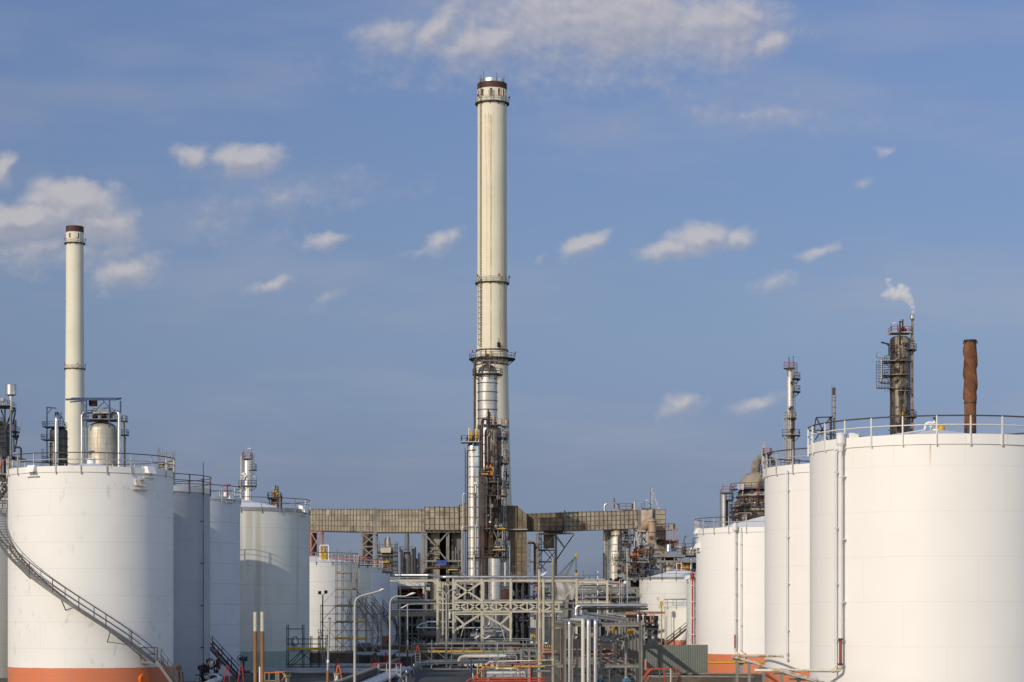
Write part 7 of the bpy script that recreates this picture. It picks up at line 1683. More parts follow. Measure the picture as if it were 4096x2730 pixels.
six = MB(); six.tube([c+Vector((x*.01,-.04,z*.01)) for x, z in ((3,10),(-2,7),(-5,1),(-5,-5),(-1,-9),(4,-6),(4,-1),(0,1),(-4,-2))], .018, 6); six.build('number', m_black, V)
MB().tube([Vector((c.x,d+.1,0)),c+Vector((0,.1,0))], .04, 8).build('post', m_mid, V)
# ------------------------------------------------------------------ scaffolds
D = 268
V = thing('scaffold', 'large tube scaffold with yellow toe boards in front of a white tank', 'scaffold', (X(1400,D),D,0))
def cx5(x): return 1150+x/1.889
def cy5(y): return 1900+y/1.889
st = MB()
for x, yt in ((250,985),(365,560),(410,600),(472,570),(520,640),(590,920),(640,985),(702,985)):
    for q in (0,2.2): MB().tube([Vector((X(cx5(x),D),D+q,0)),P(cx5(x),cy5(yt),D)+Vector((0,q,0))], .055, 6).build('standard', m_rackg, V)
hz = MB()
for yy in (640,678,740,800,862,925): hz.tube([P(cx5(360),cy5(yy),D),P(cx5(525),cy5(yy),D)], .05, 5)
for yy in (862,): hz.tube([P(cx5(360),cy5(yy),D),P(cx5(590),cy5(yy),D)], .05, 5)
for yy in (990,1052,1115,1178,1240,1300): hz.tube([P(cx5(248),cy5(yy),D),P(cx5(705),cy5(yy),D)], .05, 5); hz.tube([P(cx5(248),cy5(yy),D+2.2),P(cx5(705),cy5(yy),D+2.2)], .05, 5)
hz.build('ledger', m_rackg, V)
dg = MB()
for a, b in (((250,990),(362,870)),((250,1115),(365,990)),((365,990),(250,1115)),((250,1110),(365,1240)),((365,1115),(250,1240)),((250,1240),(365,1340)),((590,870),(705,990)),((590,990),(705,1115)),((705,990),(590,1115)),((590,1115),(705,1240)),((705,1115),(590,1240)),((590,1240),(705,1340)),((705,1240),(640,1340)),((410,740),(472,860)),((410,862),(472,985)),((520,925),(590,985)),((472,990),(520,1115)),((590,990),(520,1110)),((590,1110),(475,1240)),((410,985),(472,1110)),((410,1110),(472,1235)),((472,1110),(365,1235)),((365,1240),(472,1340)),((472,1240),(365,1340)),((520,1240),(590,1330))): dg.tube([P(cx5(a[0]),cy5(a[1]),D-.1),P(cx5(b[0]),cy5(b[1]),D-.1)], .05, 5)
dg.build('diagonal_brace', m_galv, V)
for x0, x1, yy, mm in ((365,472,738,m_wood),(365,520,862,m_wood),(365,590,990,m_wood),(365,500,1112,m_wood),(520,588,1110,m_yscaf),(365,498,1236,m_yscaf),(520,588,1238,m_yscaf)):
    MB().box(X(cx5(x0),D),X(cx5(x1),D),D-.14,D-.1,Z(cy5(yy),D)-.05,Z(cy5(yy),D)+.16).build('toe_board', mm, V)
    MB().box(X(cx5(x0),D),X(cx5(x1),D),D-.05,D+2.2,Z(cy5(yy),D)-.12,Z(cy5(yy),D)-.05).build('deck', m_wood, V)
lt = MB()
for o in (0,14): lt.tube([P(cx5(522+o),cy5(645),D-.3),P(cx5(440+o),cy5(1120),D-.3)], .05, 6)
for k in range(24): f = k/24; lt.tube([P(cx5(522-82*f),cy5(645+475*f),D-.3),P(cx5(536-82*f),cy5(645+475*f),D-.3)], .03, 5)
lt.build('ladder', m_wood, V)
cp = MB()
for x in (250,365,472,520,590,702):
    for yy in (800,862,925,990,1052,1115,1178,1240,1300):
        if yy >= 985 or 360 <= x <= 525: cp.ball(P(cx5(x),cy5(yy),D), .09, 6)
cp.build('coupler', m_rusto, V)
D = 222
V = thing('scaffold', 'small dark scaffold with one yellow edged deck beside the green banded tank', 'scaffold', (X(1225,D),D,0))
st = MB()
for px, y0 in ((1147,2500),(1210,2500),(1242,2545),(1273,2547),(1304,2540)):
    for q in (0,1.6): st.tube([Vector((X(px,D),D+q,0)),P(px,y0,D)+Vector((0,q,0))], .05, 6)
for x0, x1, yy in ((1147,1210,2517),(1147,1304,2557),(1147,1304,2577),(1147,1304,2658),(1147,1300,2678)):
    st.tube([P(x0,yy,D),P(x1,yy,D)], .05, 5); st.tube([P(x0,yy,D+1.6),P(x1,yy,D+1.6)], .05, 5)
for a, b in (((1148,2680),(1210,2605)),((1152,2680),(1240,2602)),((1212,2617),(1260,2655)),((1210,2600),(1148,2660))): st.tube([P(*a,D-.08),P(*b,D-.08)], .045, 5)
st.build('scaffold_tube', m_dark, V)
MB().box(X(1147,D),X(1304,D),D-.1,D+1.7,Z(2601,D),Z(2598,D)).build('deck', m_wood, V); MB().box(X(1147,D),X(1304,D),D-.16,D-.11,Z(2600,D),Z(2591,D)).build('toe_board', m_yscaf, V)
tr = MB()
for k in range(18): tr.tube([P(1149+k*8.6,2600 if k%2 else 2605,D-.05),P(1149+(k+1)*8.6,2605 if k%2 else 2600,D-.05)], .025, 4)
tr.tube([P(1149,2605,D-.05),P(1304,2605,D-.05)], .03, 4); tr.build('lattice_girder', m_galv, V)
lt = MB()
for o in (0,11): lt.tube([P(1272+o,2520,D-.3),P(1298+o,2690,D-.3)], .04, 5)
for k in range(15): f = k/15; lt.tube([P(1272+26*f,2520+170*f,D-.3),P(1283+26*f,2520+170*f,D-.3)], .028, 4)
lt.build('ladder', m_galv, V)
D = 258
V = thing('scaffold', 'long low scaffold walkway with bright yellow toe boards across the middle', 'scaffold', (X(1870,D),D,0))
st = MB()
for px in (1627,1646,1657,1727,1807,1855,1934,2014,2093):
    for q in (0,1.4): MB().tube([Vector((X(px,D),D+q,0)),P(px,2560+(0 if px>1650 else 14),D)+Vector((0,q,0))], .06, 6).build('standard', m_rackg, V)
hz = MB()
for yy in (2577,2593,2610,2643): hz.tube([P(1650 if yy<2600 else 1660,yy,D),P(2148,yy,D)], .05, 5)
hz.tube([P(1650,2577,D-.1),P(1727,2577,D-.1)], .07, 6); hz.build('ledger', m_galv, V)
dg = MB()
for a, b in (((1650,2578),(1725,2640)),((1656,2551),(1727,2610)),((1729,2594),(1800,2648)),((2093,2577),(2150,2625)),((2090,2595),(2035,2640)),((2014,2645),(2080,2590))): dg.tube([P(*a,D-.12),P(*b,D-.12)], .05, 5)
dg.build('diagonal_brace', m_rackg, V)
for x0, x1, mm in ((1621,1642,m_yscaf),(1650,1724,m_wood),(1729,1805,m_yellow),(1808,1852,m_yellow),(1857,1932,m_yellow),(1936,2012,m_wood),(2016,2091,m_wood)): MB().box(X(x0,D),X(x1,D),D-.14,D-.1,Z(2609,D),Z(2602.5,D)).build('toe_board', mm, V)
MB().box(X(1621,D),X(2110,D),D-.08,D+1.5,Z(2612,D),Z(2610,D)).build('deck', m_wood, V)
gr_ = MB()
for yy in (2641,2646): gr_.tube([P(1662,yy,D-.2),P(2020,yy,D-.2)], .03, 5)
gr_.tube([P(1662,2641,D-.2),P(1662,2624,D-.2)], .03, 5); gr_.tube([P(1868,2614,D-.2),P(2024,2611,D-.2)], .06, 5); gr_.build('green_line', m_greenc, V)
# ------------------------------------------------------------------ pipes of the middle ground
run('pale grey handrail pipe high in the middle ground', [(1800,2562,272),(1800,2556,272),(2124,2556,272),(2124,2574,272)], 1.5, m_galv, bend=.3)
run('second thin grey rail pipe just below the long one', [(1856,2575,270),(1856,2562,270),(2118,2562,270)], 1.1, m_galv, bend=.3)
run('thick black blue pipe behind the scaffold, curling down at the right', [(1765,2583,276),(2116,2581,276),(2138,2594,276),(2142,2612,276)], 6., m_dark, bend=.7)
run('long thin red pipe behind the scaffold rails', [(1735,2590,271),(2150,2592,271)], 1.5, m_red)
run('cream hoop pipe with small valves above the thick dark pipe', [(1936,2600,268),(1936,2566,268),(1990,2566,268),(1990,2600,268)], 2., m_beige, bend=.45)
run('short cream hoop pipe left of the larger hoop', [(1881,2606,268),(1881,2586,268),(1900,2585,268)], 1.7, m_beige, bend=.4)
run('large white pipe lying below the toe boards', [(1836,2650,254),(1838,2634,254),(1856,2626,254),(2026,2625,254)], 7.0, M('dusty_white_pipe',(.62,.57,.52),.6,var=.25,nscale=1.2,stain=(.4,.33,.28,.5),stain_scale=(1,1,1)), bend=.5, n=16)
run('silver pipe continuing the white one to the right', [(2024,2624,255),(2036,2625,255),(2040,2636,255)], 4., m_alup, bend=.3)
run('silver pipe with a bent down end right of the white pipe', [(2030,2622,256),(2062,2622,256),(2066,2626,256),(2066,2640,256)], 2.8, m_alup, bend=.3)
run('grey pipe along the scaffold, low behind the white pipe', [(1775,2634,262),(1776,2617,262),(2085,2615,262),(2092,2620,262)], 2.6, m_galv, bend=.5)
run('dull grey pipe just above the crash barrier', [(1790,2646,264),(1900,2640,264),(2090,2640,264)], 2.2, m_mid)
for k,(px,mm) in enumerate(((1985,m_bvalve),(1956,m_bvalve),(1993,m_bvalve),(1915,m_beige),(1924,m_beige))):
    c = P(px,(2579,2596,2634,2584,2586)[k],(266,266,252,267,267)[k]); b = MB(); b.box(c.x-.13,c.x+.13,c.y-.1,c.y+.1,c.z-.14,c.z+.14); b.tube([c,c+Vector((0,0,.4))],.05,6); b.disc(c+Vector((0,0,.39)),.16,(0,0,1),.04,10); 
    tag(b.build('hand_valve', mm), ('light blue hand valve on the right leg of the cream hoop','light blue hand valve below the cream hoop','light blue support block under the white pipe','cream hand valve left of the large hoop','cream hand valve beside the first cream valve')[k], 'valve')
U7 = unit('low pipework and small valves right of the long scaffold walkway', 2085,2150,2600,2650,250,5,34,21,[m_galv,m_galv,m_alup,m_mid,m_beige],m_rackg,None,.04,.1,32,(.0,.5,1.))
U8 = unit('low mesh of valves, rails and thin pipes behind the long scaffold', 1745,2080,2572,2608,280,6,70,22,[m_galv,m_mid,m_dark,m_beige,m_red,m_dark],m_rackg,None,.03,.09,60,(.0,1.))
U9 = unit('low pipe bundle between the long scaffold and the crash barrier', 1745,2080,2622,2655,262,6,44,23,[m_dark,m_mid,m_galv,m_rpipe],m_dark,None,.05,.14,66,(.0,1.))
# pale red pipes at the rack's left
run('pale red pipe bending down beside the rusty mast', [(2164,2740,205),(2164,2610,205),(2225,2608,205)], 4., m_pink, bend=.5); run('second pale red pipe, level, below the first', [(2170,2619,206),(2300,2618,206)], 3.4, m_rust); run('lowest pale red pipe near the rack feet', [(2170,2600,235),(2440,2598,235)], 2.8, m_pink)
V = thing('road_barrier', 'yellow and black striped road barrier with orange end posts', 'barrier', (X(2188,285),285,0))
d = 285
for k in range(9): MB().hexa([P(2172+k*3.7,2590,d),P(2175.7+k*3.7,2590,d),P(2175.7+k*3.7,2590,d+.08),P(2172+k*3.7,2590,d+.08),P(2174+k*3.7,2580,d),P(2177.7+k*3.7,2580,d),P(2177.7+k*3.7,2580,d+.08),P(2174+k*3.7,2580,d+.08)]).build('stripe', (m_yellow,m_black)[k%2], V)
for px in (2168,2172,2207): MB().box(X(px-1.2,d),X(px+1.2,d),d-.05,d+.1,0,Z(2577,d)).build('end_post', m_orange, V)
MB().box(X(2175,d),X(2197,d),d+.1,d+.2,Z(2603,d),Z(2590,d)).build('grey_panel', m_mid, V); MB().box(X(2172,d),X(2200,d),d-.1,d+.25,Z(2604,d),Z(2600,d)).build('red_foot', m_red, V); MB().box(X(2180,d),X(2189,d),d-.05,d,Z(2576,d),Z(2570,d)).build('notice_plate', m_stone, V)
fn = thing('mesh_fence', 'thin wire fence with pale posts behind the striped barrier', 'fence', (X(2170,292),292,0)); m = MB()
for k in range(7): m.tube([Vector((X(2105+k*18,292),292,0)),P(2105+k*18,2560,292)], .035, 5)
for k in range(8): m.tube([P(2105,2561+k*5,292),P(2213,2561+k*5,292)], .014, 4)
m.build('mesh', m_galv, fn)
sg = thing('notice_sign', 'green and white notice board on the scaffold end', 'sign', tuple(P(2127,2572,262))); MB().box(X(2122,262),X(2132,262),262,262.05,Z(2577,262),Z(2567,262)).build('board', m_stone, sg); MB().box(X(2123,262),X(2131,262),261.95,261.99,Z(2576.4,262),Z(2573,262)).build('green_field', m_greenc, sg)
sg = thing('warning_sign', 'yellow triangle sign at the right end of the long scaffold', 'sign', tuple(P(2147,2572,262))); c = P(2147,2571,262); s_=.22
MB().add([c+Vector((-s_,0,-s_)),c+Vector((s_,0,-s_)),c+Vector((0,0,s_)),c+Vector((-s_,.04,-s_)),c+Vector((s_,.04,-s_)),c+Vector((0,.04,s_))],[(0,1,2),(3,5,4),(0,3,4,1),(1,4,5,2),(2,5,3,0)]).build('plate', m_yellow, sg)
fl2 = thing('tube_lamp', 'left tilted white tube lamp in front of the pipe bridge', 'lamp', tuple(P(1907,2548,285))); MB().tube(PP((1898,2556,285),(1916,2545,285)), .11, 8).build('tube', m_lampw, fl2); MB().tube([Vector((X(1897,285),285,0)),P(1898,2556,285)], .05, 6).build('post', m_rust, fl2)
fl2 = thing('tube_lamp', 'right tilted white tube lamp in front of the pipe bridge', 'lamp', tuple(P(1947,2548,285))); MB().tube(PP((1936,2557,285),(1961,2545,285)), .11, 8).build('tube', m_lampw, fl2); MB().tube([Vector((X(1934,285),285,0)),P(1935,2557,285)], .05, 6).build('post', m_rust, fl2)
# ------------------------------------------------------------------ crash barrier and road side
V = thing('crash_barrier', 'galvanised steel crash barrier bending round the road end', 'crash barrier', (X(1760,240),240,0))
path = [(1985,2649,247),(1930,2649.5,245),(1870,2650.5,243),(1800,2652,241),(1725,2654,239),(1685,2655,237),(1668,2659,232),(1655,2672,221),(1640,2690,207),(1625,2708,195),(1612,2727,183),(1596,2755,170)]
pp = [Vector((X(a,d), d, .72)) for a,b,d in path]
m = MB(); prof = [(.0,-.16),(.06,-.12),(.06,-.05),(.0,-.01),(.0,.01),(.06,.05),(.06,.12),(.0,.16)]; vs = []
for i, p in enumerate(pp):
    t_ = (pp[min(i+1,len(pp)-1)]-pp[max(i-1,0)]).normalized(); nrm = Vector((-t_.y,t_.x,0))
    if nrm.y > 0: nrm = -nrm
    for o, z in prof: vs.append(p+nrm*(.05+o)+Vector((0,0,z)))
q = len(prof); m.add(vs,[(i*q+j,i*q+j+1,(i+1)*q+j+1,(i+1)*q+j) for i in range(len(pp)-1) for j in range(q-1)]); m.build('rail', m_galv, V)
for i, p in enumerate(pp[:-1]):
    MB().bar((p.x,p.y+.1,0),(p.x,p.y+.1,.86),.12,.14).build('post', (m_galv if i%2 else m_wood), V)
for i in (6,7,8,9):
    p = pp[i]; MB().bar((p.x,p.y,.8),(p.x,p.y,1.05),.09,.05).build('reflector', m_stone, V)
V = thing('kerb', 'low concrete kerb strip along the end of the road', 'kerb', (-7.5,239,0)); MB().box(-12.2,-1.5,238.3,238.7,0,.14).build('kerb_stone', m_concl, V)
V = thing('pipe_culvert', 'row of dull pipe ends crossing under the road end', 'pipe bundle', (-3,252,0))
for k in range(9): MB().tube([Vector((-6.0+k*.62,246,.42)),Vector((-6.0+k*.62+1.5,262,.42))], .24, 12).build('pipe', m_alud, V)
for k in range(5): MB().tube([Vector((-10.8+k*.5,250,.4)),Vector((-9.3+k*.5,268,.4))], .2, 10).build('pipe', m_alud, V)
for k, xx in enumerate((-12.3,-11.8,-11.25)): tag(MB().tube([Vector((xx,120,.45+.0*k)),Vector((xx+.25,228,.45))], .22, 14).build('process_pipe', m_alud), ('dull lagged pipe nearest the long concrete wall left of the road','middle dull lagged pipe left of the road','dull lagged pipe nearest the road on its left')[k], 'pipe')
V = thing('signal_post', 'tilted blue and black signal board on a white post at the road edge', 'signal post', (X(1888,200),200,0))
d = 200; MB().hexa([P(1881,2690,d),P(1885,2690,d),P(1885,2690,d+.1),P(1881,2690,d+.1),P(1879,2642,d),P(1883,2642,d),P(1883,2642,d+.1),P(1879,2642,d+.1)]).build('blue_edge', m_blue, V)
MB().hexa([P(1885.3,2692,d),P(1889,2692,d),P(1889,2692,d+.1),P(1885.3,2692,d+.1),P(1883.3,2641,d),P(1887,2641,d),P(1887,2641,d+.1),P(1883.3,2641,d+.1)]).build('black_board', m_black, V)
MB().tube([Vector((X(1893,d),d+.1,0)),P(1888,2660,d+.12)], S(1.6,d), 8).build('post', m_stone, V)
# small sheds by the far tanks
for k,(x0,x1,y0,d) in enumerate(((1426,1494,2612,252),(1508,1575,2614,250),(1584,1655,2618,246),(1525,1590,2604,262))):
    V = thing('pump_shelter', ('low pump shelter with slanting grey roof behind the nearest lamp','second low shelter roof, left of the second lamp','third low shelter roof beside the jointed post','small dark shelter roof behind the others')[k], 'shelter', (X((x0+x1)/2,d),d,0), 'low pump shelters')
    a, b, z = X(x0,d), X(x1,d), Z(y0,d)
    MB().hexa([(a,d,z-.25),(b-.2,d,z-.25),(b+.1,d+2.4,z+.02),(a-.2,d+2.4,z+.02),(a,d,z-.19),(b-.2,d,z-.19),(b+.1,d+2.4,z+.08),(a-.2,d+2.4,z+.08)]).build('roof', m_galv, V)
    for xx in (a+.15,b-.3): MB().box(xx,xx+.1,d+.1,d+.2,0,z-.26).build('post', m_mid, V)
    MB().box(a+.3,b-.5,d+.5,d+1.8,0,z-.45).build('pump_block', m_dark, V)
# hooped ladder tops (orange/red) over the walls
def hoop(label, px, y0, y1, d, w, mat):
    V = thing('wall_ladder', label, 'ladder', (X(px,d),d,0), 'hooped ladders over the walls'); r = S(1.5,d); h = MB()
    for q in (0,.5): h.tube([P(px-w,y1,d)+Vector((0,q,0)),P(px-w*.35,y0+9,d)+Vector((0,q,0)),P(px-w*.2,y0+2,d)+Vector((0,q,0)),P(px,y0,d)+Vector((0,q,0)),P(px+w*.2,y0+2,d)+Vector((0,q,0)),P(px+w*.35,y0+9,d)+Vector((0,q,0)),P(px+w,y1,d)+Vector((0,q,0))], r, 6)
    h.build('hoop', mat, V); f = MB()
    for s in (-1,1): x = X(px+w*s,d); f.bar((x,d,0),(x,d,Z(y1,d)),.06)
    k = .3
    while k < Z(y1,d): f.bar((X(px-w,d),d,k),(X(px+w,d),d,k),.04); k += .3
    f.build('rungs', m_galv, V); return V
hoop('orange hooped ladder over the long concrete wall, nearest', 1352,2663,2718,160,14,m_orange); hoop('red hooped ladder beside the left end of the long scaffold', 1671,2583,2615,238,9,m_redrail)
hoop('dark red hoop left of the orange hooped ladder', 1348,2636,2690,205,8,m_red); hoop('dark red hoop behind the small red footbridge', 1497,2622,2665,215,9,m_red); hoop('thin dark red hoop nearest the second lamp', 1543,2611,2650,228,8,m_red)
# red-railed foot bridge over the roadside pipes
D = 200
V = thing('footbridge', 'little steel footbridge with bright red handrail left of the road', 'footbridge', (X(1550,D),D,0))
MB().box(X(1488,D),X(1604,D),D,D+1.,Z(2712,D),Z(2696,D)).build('deck', m_galv, V)
hr = MB(); hr.tube([P(1508,2680,D),P(1492,2680,D),P(1489,2668,D),P(1494,2655,D),P(1606,2654,D),P(1606,2684,D)], .06, 8); hr.tube([P(1500,2678,D+1),P(1498,2657,D+1),P(1606,2655,D+1)], .05, 8); hr.build('red_handrail', m_red, V)
fr = MB()
for px in (1511,1516,1546,1585,1603): fr.bar(P(px,2700,D),P(px,2657,D),.08)
for yy in (2678,2682): fr.bar(P(1511,yy,D),P(1604,yy,D),.05)
for px in (1500,1560,1600): fr.bar((X(px,D),D+.2,0),(X(px,D),D+.2,Z(2704,D)),.12)
fr.build('frame', m_galv, V)
# ------------------------------------------------------------------ pump platform with red rails (front, right of the road)
D = 140
V = thing('pump_platform', 'pump platform with double red handrails at the front, right of the road', 'platform', (X(2030,D),D,0))
def hrail(pts, r, mat, name, bend=.15): return MB().pipe(PP(*pts), r, 8, bend).build(name, mat, V)
hrail([(1893,2716,D+1),(1953,2656.5,D+1),(2152,2655,D+1)], .045, m_redrail, 'red_handrail'); hrail([(1862,2732,D-9),(1881,2716,D-9),(2180,2715,D-9)], .045, m_redrail, 'red_handrail'); hrail([(1884,2732,D-10),(1896,2724.5,D-10),(2182,2724,D-10)], .04, m_redrail, 'red_handrail')
hrail([(1903,2740,D+1),(1947,2684,D+1),(2108,2684,D+1)], .028, m_mid, 'middle_rail')
up = MB()
for px, y0, d in ((2012,2658,D+1),(1935,2672,D+1),(2067,2660,D+1),(2043,2660,D+4),(1976,2660,D+4)): up.bar((X(px,d),d,0),P(px,y0,d),.055)
up.build('rail_post', m_mid, V)
rp_ = MB()
for px in (2080,2122): rp_.tube([Vector((X(px,D+1),D+1,0)),P(px,2658,D+1)], .045, 6)
rp_.build('red_post', m_redrail, V)
MB().box(X(1945,D),X(2105,D),D+2,D+5,0,Z(2704,D)).build('machine_base', m_galv, V); MB().box(X(1955,D),X(2095,D),D+1.6,D+2,Z(2722,D),Z(2712,D)).build('machine_panel', m_mid, V)
MB().box(X(2111,D),X(2124,D),D+1.5,D+2.4,0,Z(2674,D)).build('grey_cabinet', m_galv, V); MB().box(X(2124.5,D),X(2132,D),D+1.6,D+2.3,0,Z(2676,D)).build('cabinet_side', m_dark, V)
MB().tube(PP((1947,2693,D+4),(2100,2692,D+4)), .14, 12).build('pump_pipe', m_alud, V)
for px in (2045,2071): MB().tube(PP((px,2697,D+3.4),(px,2676,D+3.4)), .035, 6).build('gauge_pipe', m_stone, V)
MB().tube(PP((1983,2675,D+3),(2070,2675,D+3)), .06, 8).build('white_pipe', m_yrust, V)
MB().box(X(1905,D),X(2190,D),D-12,D-11.8,0,Z(2728,D)).build('front_panel', m_galv, V)
pf = MB(); g3 = random.Random(9)
for k in range(46):
    px = g3.uniform(1945,2150); yy = g3.uniform(2662,2722); c = P(px,yy,D+g3.uniform(4,9))
    if k%2: pf.tube([c,c+Vector((g3.uniform(.4,1.6),0,0))], g3.uniform(.03,.08), 6)
    else: pf.tube([c,c-Vector((0,0,g3.uniform(.2,.7)))], g3.uniform(.03,.06), 6)
pf.build('small_pipe', m_rackg, V)
run('yellow gas pipe with two upright legs behind the red rails', [(1910,2712,146),(1910,2666,146),(1930,2666,146)], 2.6, m_yellow, bend=.12); run('long level yellow pipe behind the red rails', [(1927,2720,145),(1927,2669.5,145),(2180,2668,145)], 2.6, m_yellow, bend=.15)
run('flaking white and yellow pipe above the red rails', [(1946,2656,150),(1955,2650,150),(1963,2647,150),(2215,2641,150)], 2.3, m_yrust, bend=.15)
oc = MB().box(X(1916,147),X(1919,147),146.9,147.1,Z(2686,147),Z(2680,147)).build('marker_tag', m_orange); tag(oc,'small orange tag between the yellow pipe legs','tag')
# red railed stair at the right of the rack
D = 172
V = thing('stair_platform', 'small grey stair platform with red handrails in front of the grey green fence', 'platform', (X(2640,D),D,0))
hr = MB(); hr.pipe(PP((2570,2712,D),(2602,2675.5,D),(2715,2675.5,D),(2719,2735,D)), .05, 8, .15); hr.pipe(PP((2570,2722,D-1),(2604,2678.5,D-1),(2655,2678.5,D-1),(2660,2735,D-1)), .05, 8, .15); hr.build('red_handrail', m_redrail, V)
MB().pipe(PP((2590,2728,D-.5),(2606,2711,D-.5),(2712,2712,D-.5)), .05, 8, .1).build('middle_rail', m_mid, V)
ps = MB()
for px in (2638,2704): ps.bar((X(px,D),D,0),P(px,2678,D),.09)
ps.build('rail_post', m_mid, V); MB().box(X(2586,D),X(2720,D),D-1,D+1,Z(2740,D),Z(2734,D)).build('deck', m_mid, V)
MB().box(X(2580,D),X(2587,D),D+.4,D+.7,Z(2682,D),Z(2638,D)).build('pink_post', m_pink, V); MB().box(X(2588,D),X(2595,D),D+.2,D+.3,0,Z(2672,D)).build('red_side', m_redrail, V)
wp = MB(); wp.tube([Vector((X(2682,D-1),D-1,0)),P(2682,2675,D-1)],.03,6); wp.build('white_rod', m_stone, V); MB().tube([Vector((X(2686.5,D-1),D-1,0)),P(2686.5,2684,D-1)],.05,6).build('pipe_post', m_pink, V)
# ------------------------------------------------------------------ valves, pipes, wheels at the left tanks
V = thing('valve_station', 'cluster of dark valves and a bent steel pipe at the foot of the grey tank', 'valve station', (X(850,196),196,0)); d = 190
b = MB(); g4 = random.Random(13)
for k in range(60):
    c = P(g4.uniform(800,880),g4.uniform(2640,2735),d+g4.uniform(0,3)); q = g4.uniform(.06,.2); b.box(c.x-q,c.x+q,c.y-q,c.y+q,c.z-q,c.z+q)
    if k%2: b.tube([c,c+Vector((g4.uniform(-.6,.6),0,0))],.05,6)
    else: b.tube([c,c-Vector((0,0,.8))],.06,6)
b.build('valve_manifold', m_dark, V)
w_ = MB()
for px, py, r in ((848,2650,.3),(828,2706,.25),(793,2722,.25)): w_.disc(P(px,py,d-.3), r*.5, (0,1,0), .5, 14); c = P(px,py,d-.7); w_.tube([c+Vector((math.cos(k*PI/9)*r,0,math.sin(k*PI/9)*r)) for k in range(19)],.04,5,caps=False)
w_.build('hand_wheel', m_alup, V)
MB().pipe(PP((835,2730,d-.6),(837,2700,d-.6),(872,2700,d-.6),(876,2735,d-.6)), .16, 12, .3).build('bent_pipe', m_alup, V); MB().tube(PP((780,2760,170),(880,2716,d+2)), .3, 14).build('large_pipe', m_alud, V)
MB().pipe(PP((802,2740,d),(802,2661,d),(828,2659,d)), .035, 6, .1).build('thin_pipe', m_mid, V); MB().box(X(829,d),X(833,d),d,d+.1,Z(2666,d),Z(2648,d)).build('yellow_tag', m_yellow, V)
rr_ = MB()
for pts in (((840,2576,d+8),(854,2576,d+8),(882,2670,d-2),(880,2678,d-2)),((896,2732,d-6),(905,2664,d-6),(912,2664,d-6),(919,2728,d-6)),((951,2732,d-6),(962,2664,d-6),(970,2664,d-6),(974,2728,d-6))): rr_.pipe(PP(*pts), .045, 6, .1)
rr_.build('red_handrail', m_red, V)
V = thing('wheel_valve', 'dark hand wheel valve between the lilac and the green banded tank', 'valve', (X(968,212),212,0)); c = P(965,2636,212)
m = MB(); m.tube([c+Vector((math.cos(k*PI/10)*.34,-.5,math.sin(k*PI/10)*.34)) for k in range(21)],.045,6,caps=False); m.build('hand_wheel', m_mid, V); m = MB(); m.disc(c,.2,(0,1,0),1.,12); m.disc(c+Vector((.35,0,0)),.24,(1,0,0),.5,12); m.tube([c+Vector((.2,.3,0)),Vector((c.x+.2,c.y+.3,0))],.08,8); m.build('valve_body', m_dark, V)
V = thing('wheel_valve', 'dark valve with small wheel by the stair foot of the nearest left tank', 'valve', (X(722,176),176,0)); c = P(716,2674,174)
m = MB(); m.tube([c+Vector((math.cos(k*PI/10)*.26,-.35,math.sin(k*PI/10)*.26)) for k in range(21)],.04,6,caps=False); m.build('hand_wheel', m_raild, V); m = MB(); m.disc(c,.2,(0,1,0),.7,12); m.tube([c,Vector((c.x,c.y,0))],.1,8); m.tube([c+Vector((.3,0,-.3)),Vector((c.x+.35,c.y,0))],.06,6); m.build('valve_body', m_rust, V)
for k,(y0,z,r) in enumerate(((214,.55,.28),(208,.5,.22),(232,.55,.3))):
    tag(MB().pipe([Vector(((-27,-25.5,-24)[k],y0,z)),Vector((-13.4,y0,z))], r, 14).build('process_pipe', m_galv), ('blue grey ground pipe crossing in front of the green banded tank','lower blue grey ground pipe nearer the orange ladder','blue grey ground pipe farthest back, before the crossing wall')[k], 'pipe')
    for q in range(4): pass
V = thing('vent_cowl', 'short pale concrete vent with a slotted crown and flat cap', 'vent', (X(1152,152),152,0)); c = P(1150,2700,152); d = 152
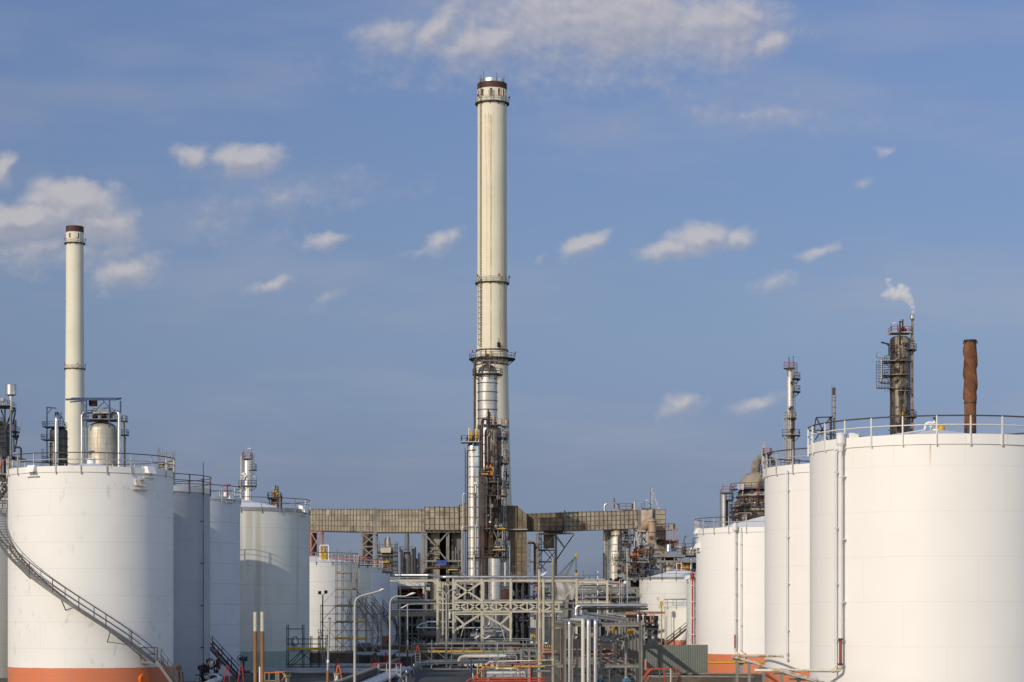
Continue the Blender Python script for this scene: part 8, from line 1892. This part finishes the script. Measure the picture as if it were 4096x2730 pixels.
m = MB(); m.lathe(c.x,d,[(S(9,d),0),(S(9,d),Z(2712,d)),(S(15,d),Z(2710,d)),(S(15,d),Z(2699,d))],18); m.build('shaft', m_wood, V); m = MB()
for k in range(6): a = k*PI/3+.3; m.bar((c.x+S(13,d)*math.cos(a),d+S(13,d)*math.sin(a),Z(2699,d)),(c.x+S(13,d)*math.cos(a),d+S(13,d)*math.sin(a),Z(2689,d)),.09)
m.build('crown_post', m_wood, V); MB().lathe(c.x,d,[(S(22,d),Z(2690,d)),(S(23,d),Z(2688,d)),(S(21,d),Z(2686,d))],18).build('cap', m_concl, V)
V = thing('vent_cowl', 'small white vent with a spiky crown beside the orange hooped ladder', 'vent', (X(1345,162),162,0)); c = P(1345,2708,165); d = 165
m = MB(); m.lathe(c.x,d,[(S(8,d),0),(S(8,d),Z(2703,d))],16); m.build('shaft', m_stone, V); m = MB(); m.lathe(c.x,d,[(S(9,d),Z(2703,d)),(S(10.5,d),Z(2697,d)),(S(7,d),Z(2696,d))],16)
for k in range(8): a = k*PI/4; m.bar((c.x+S(9,d)*math.cos(a),d+S(9,d)*math.sin(a),Z(2698,d)),(c.x+S(10,d)*math.cos(a),d+S(10,d)*math.sin(a),Z(2694,d)),.06)
m.build('crown', m_railw, V)
V = thing('red_rail', 'low orange red handrails with pale rusty posts behind the brown poles', 'handrail', (X(1100,158),158,0)); d = 158
m = MB(); m.pipe(PP((1056,2692,d),(1075,2693,d),(1100,2692,d),(1128,2690,d),(1136,2702,d)), .045, 6, .1); m.pipe(PP((1098,2692,d+1),(1104,2689,d+1),(1130,2689,d+1)), .045, 6, .1); m.pipe(PP((1128,2724,d),(1136,2710,d),(1137,2700,d)),.04,6,.1); m.build('rail', m_orange, V)
m = MB()
for px in (1059,1076,1103,1109,1115): m.bar((X(px,d),d,0),P(px,2692,d),.06)
for yy in (2724,): m.bar(P(1056,yy,d),P(1120,yy,d),.06)
m.build('post', m_wood, V)
V = thing('level_post', 'thin white angle post beside the right brown pole', 'post', (X(1039,160),160,0)); MB().bar((X(1038.5,160),160,0),P(1038.5,2668,160),.09).build('post_body', m_stone, V)
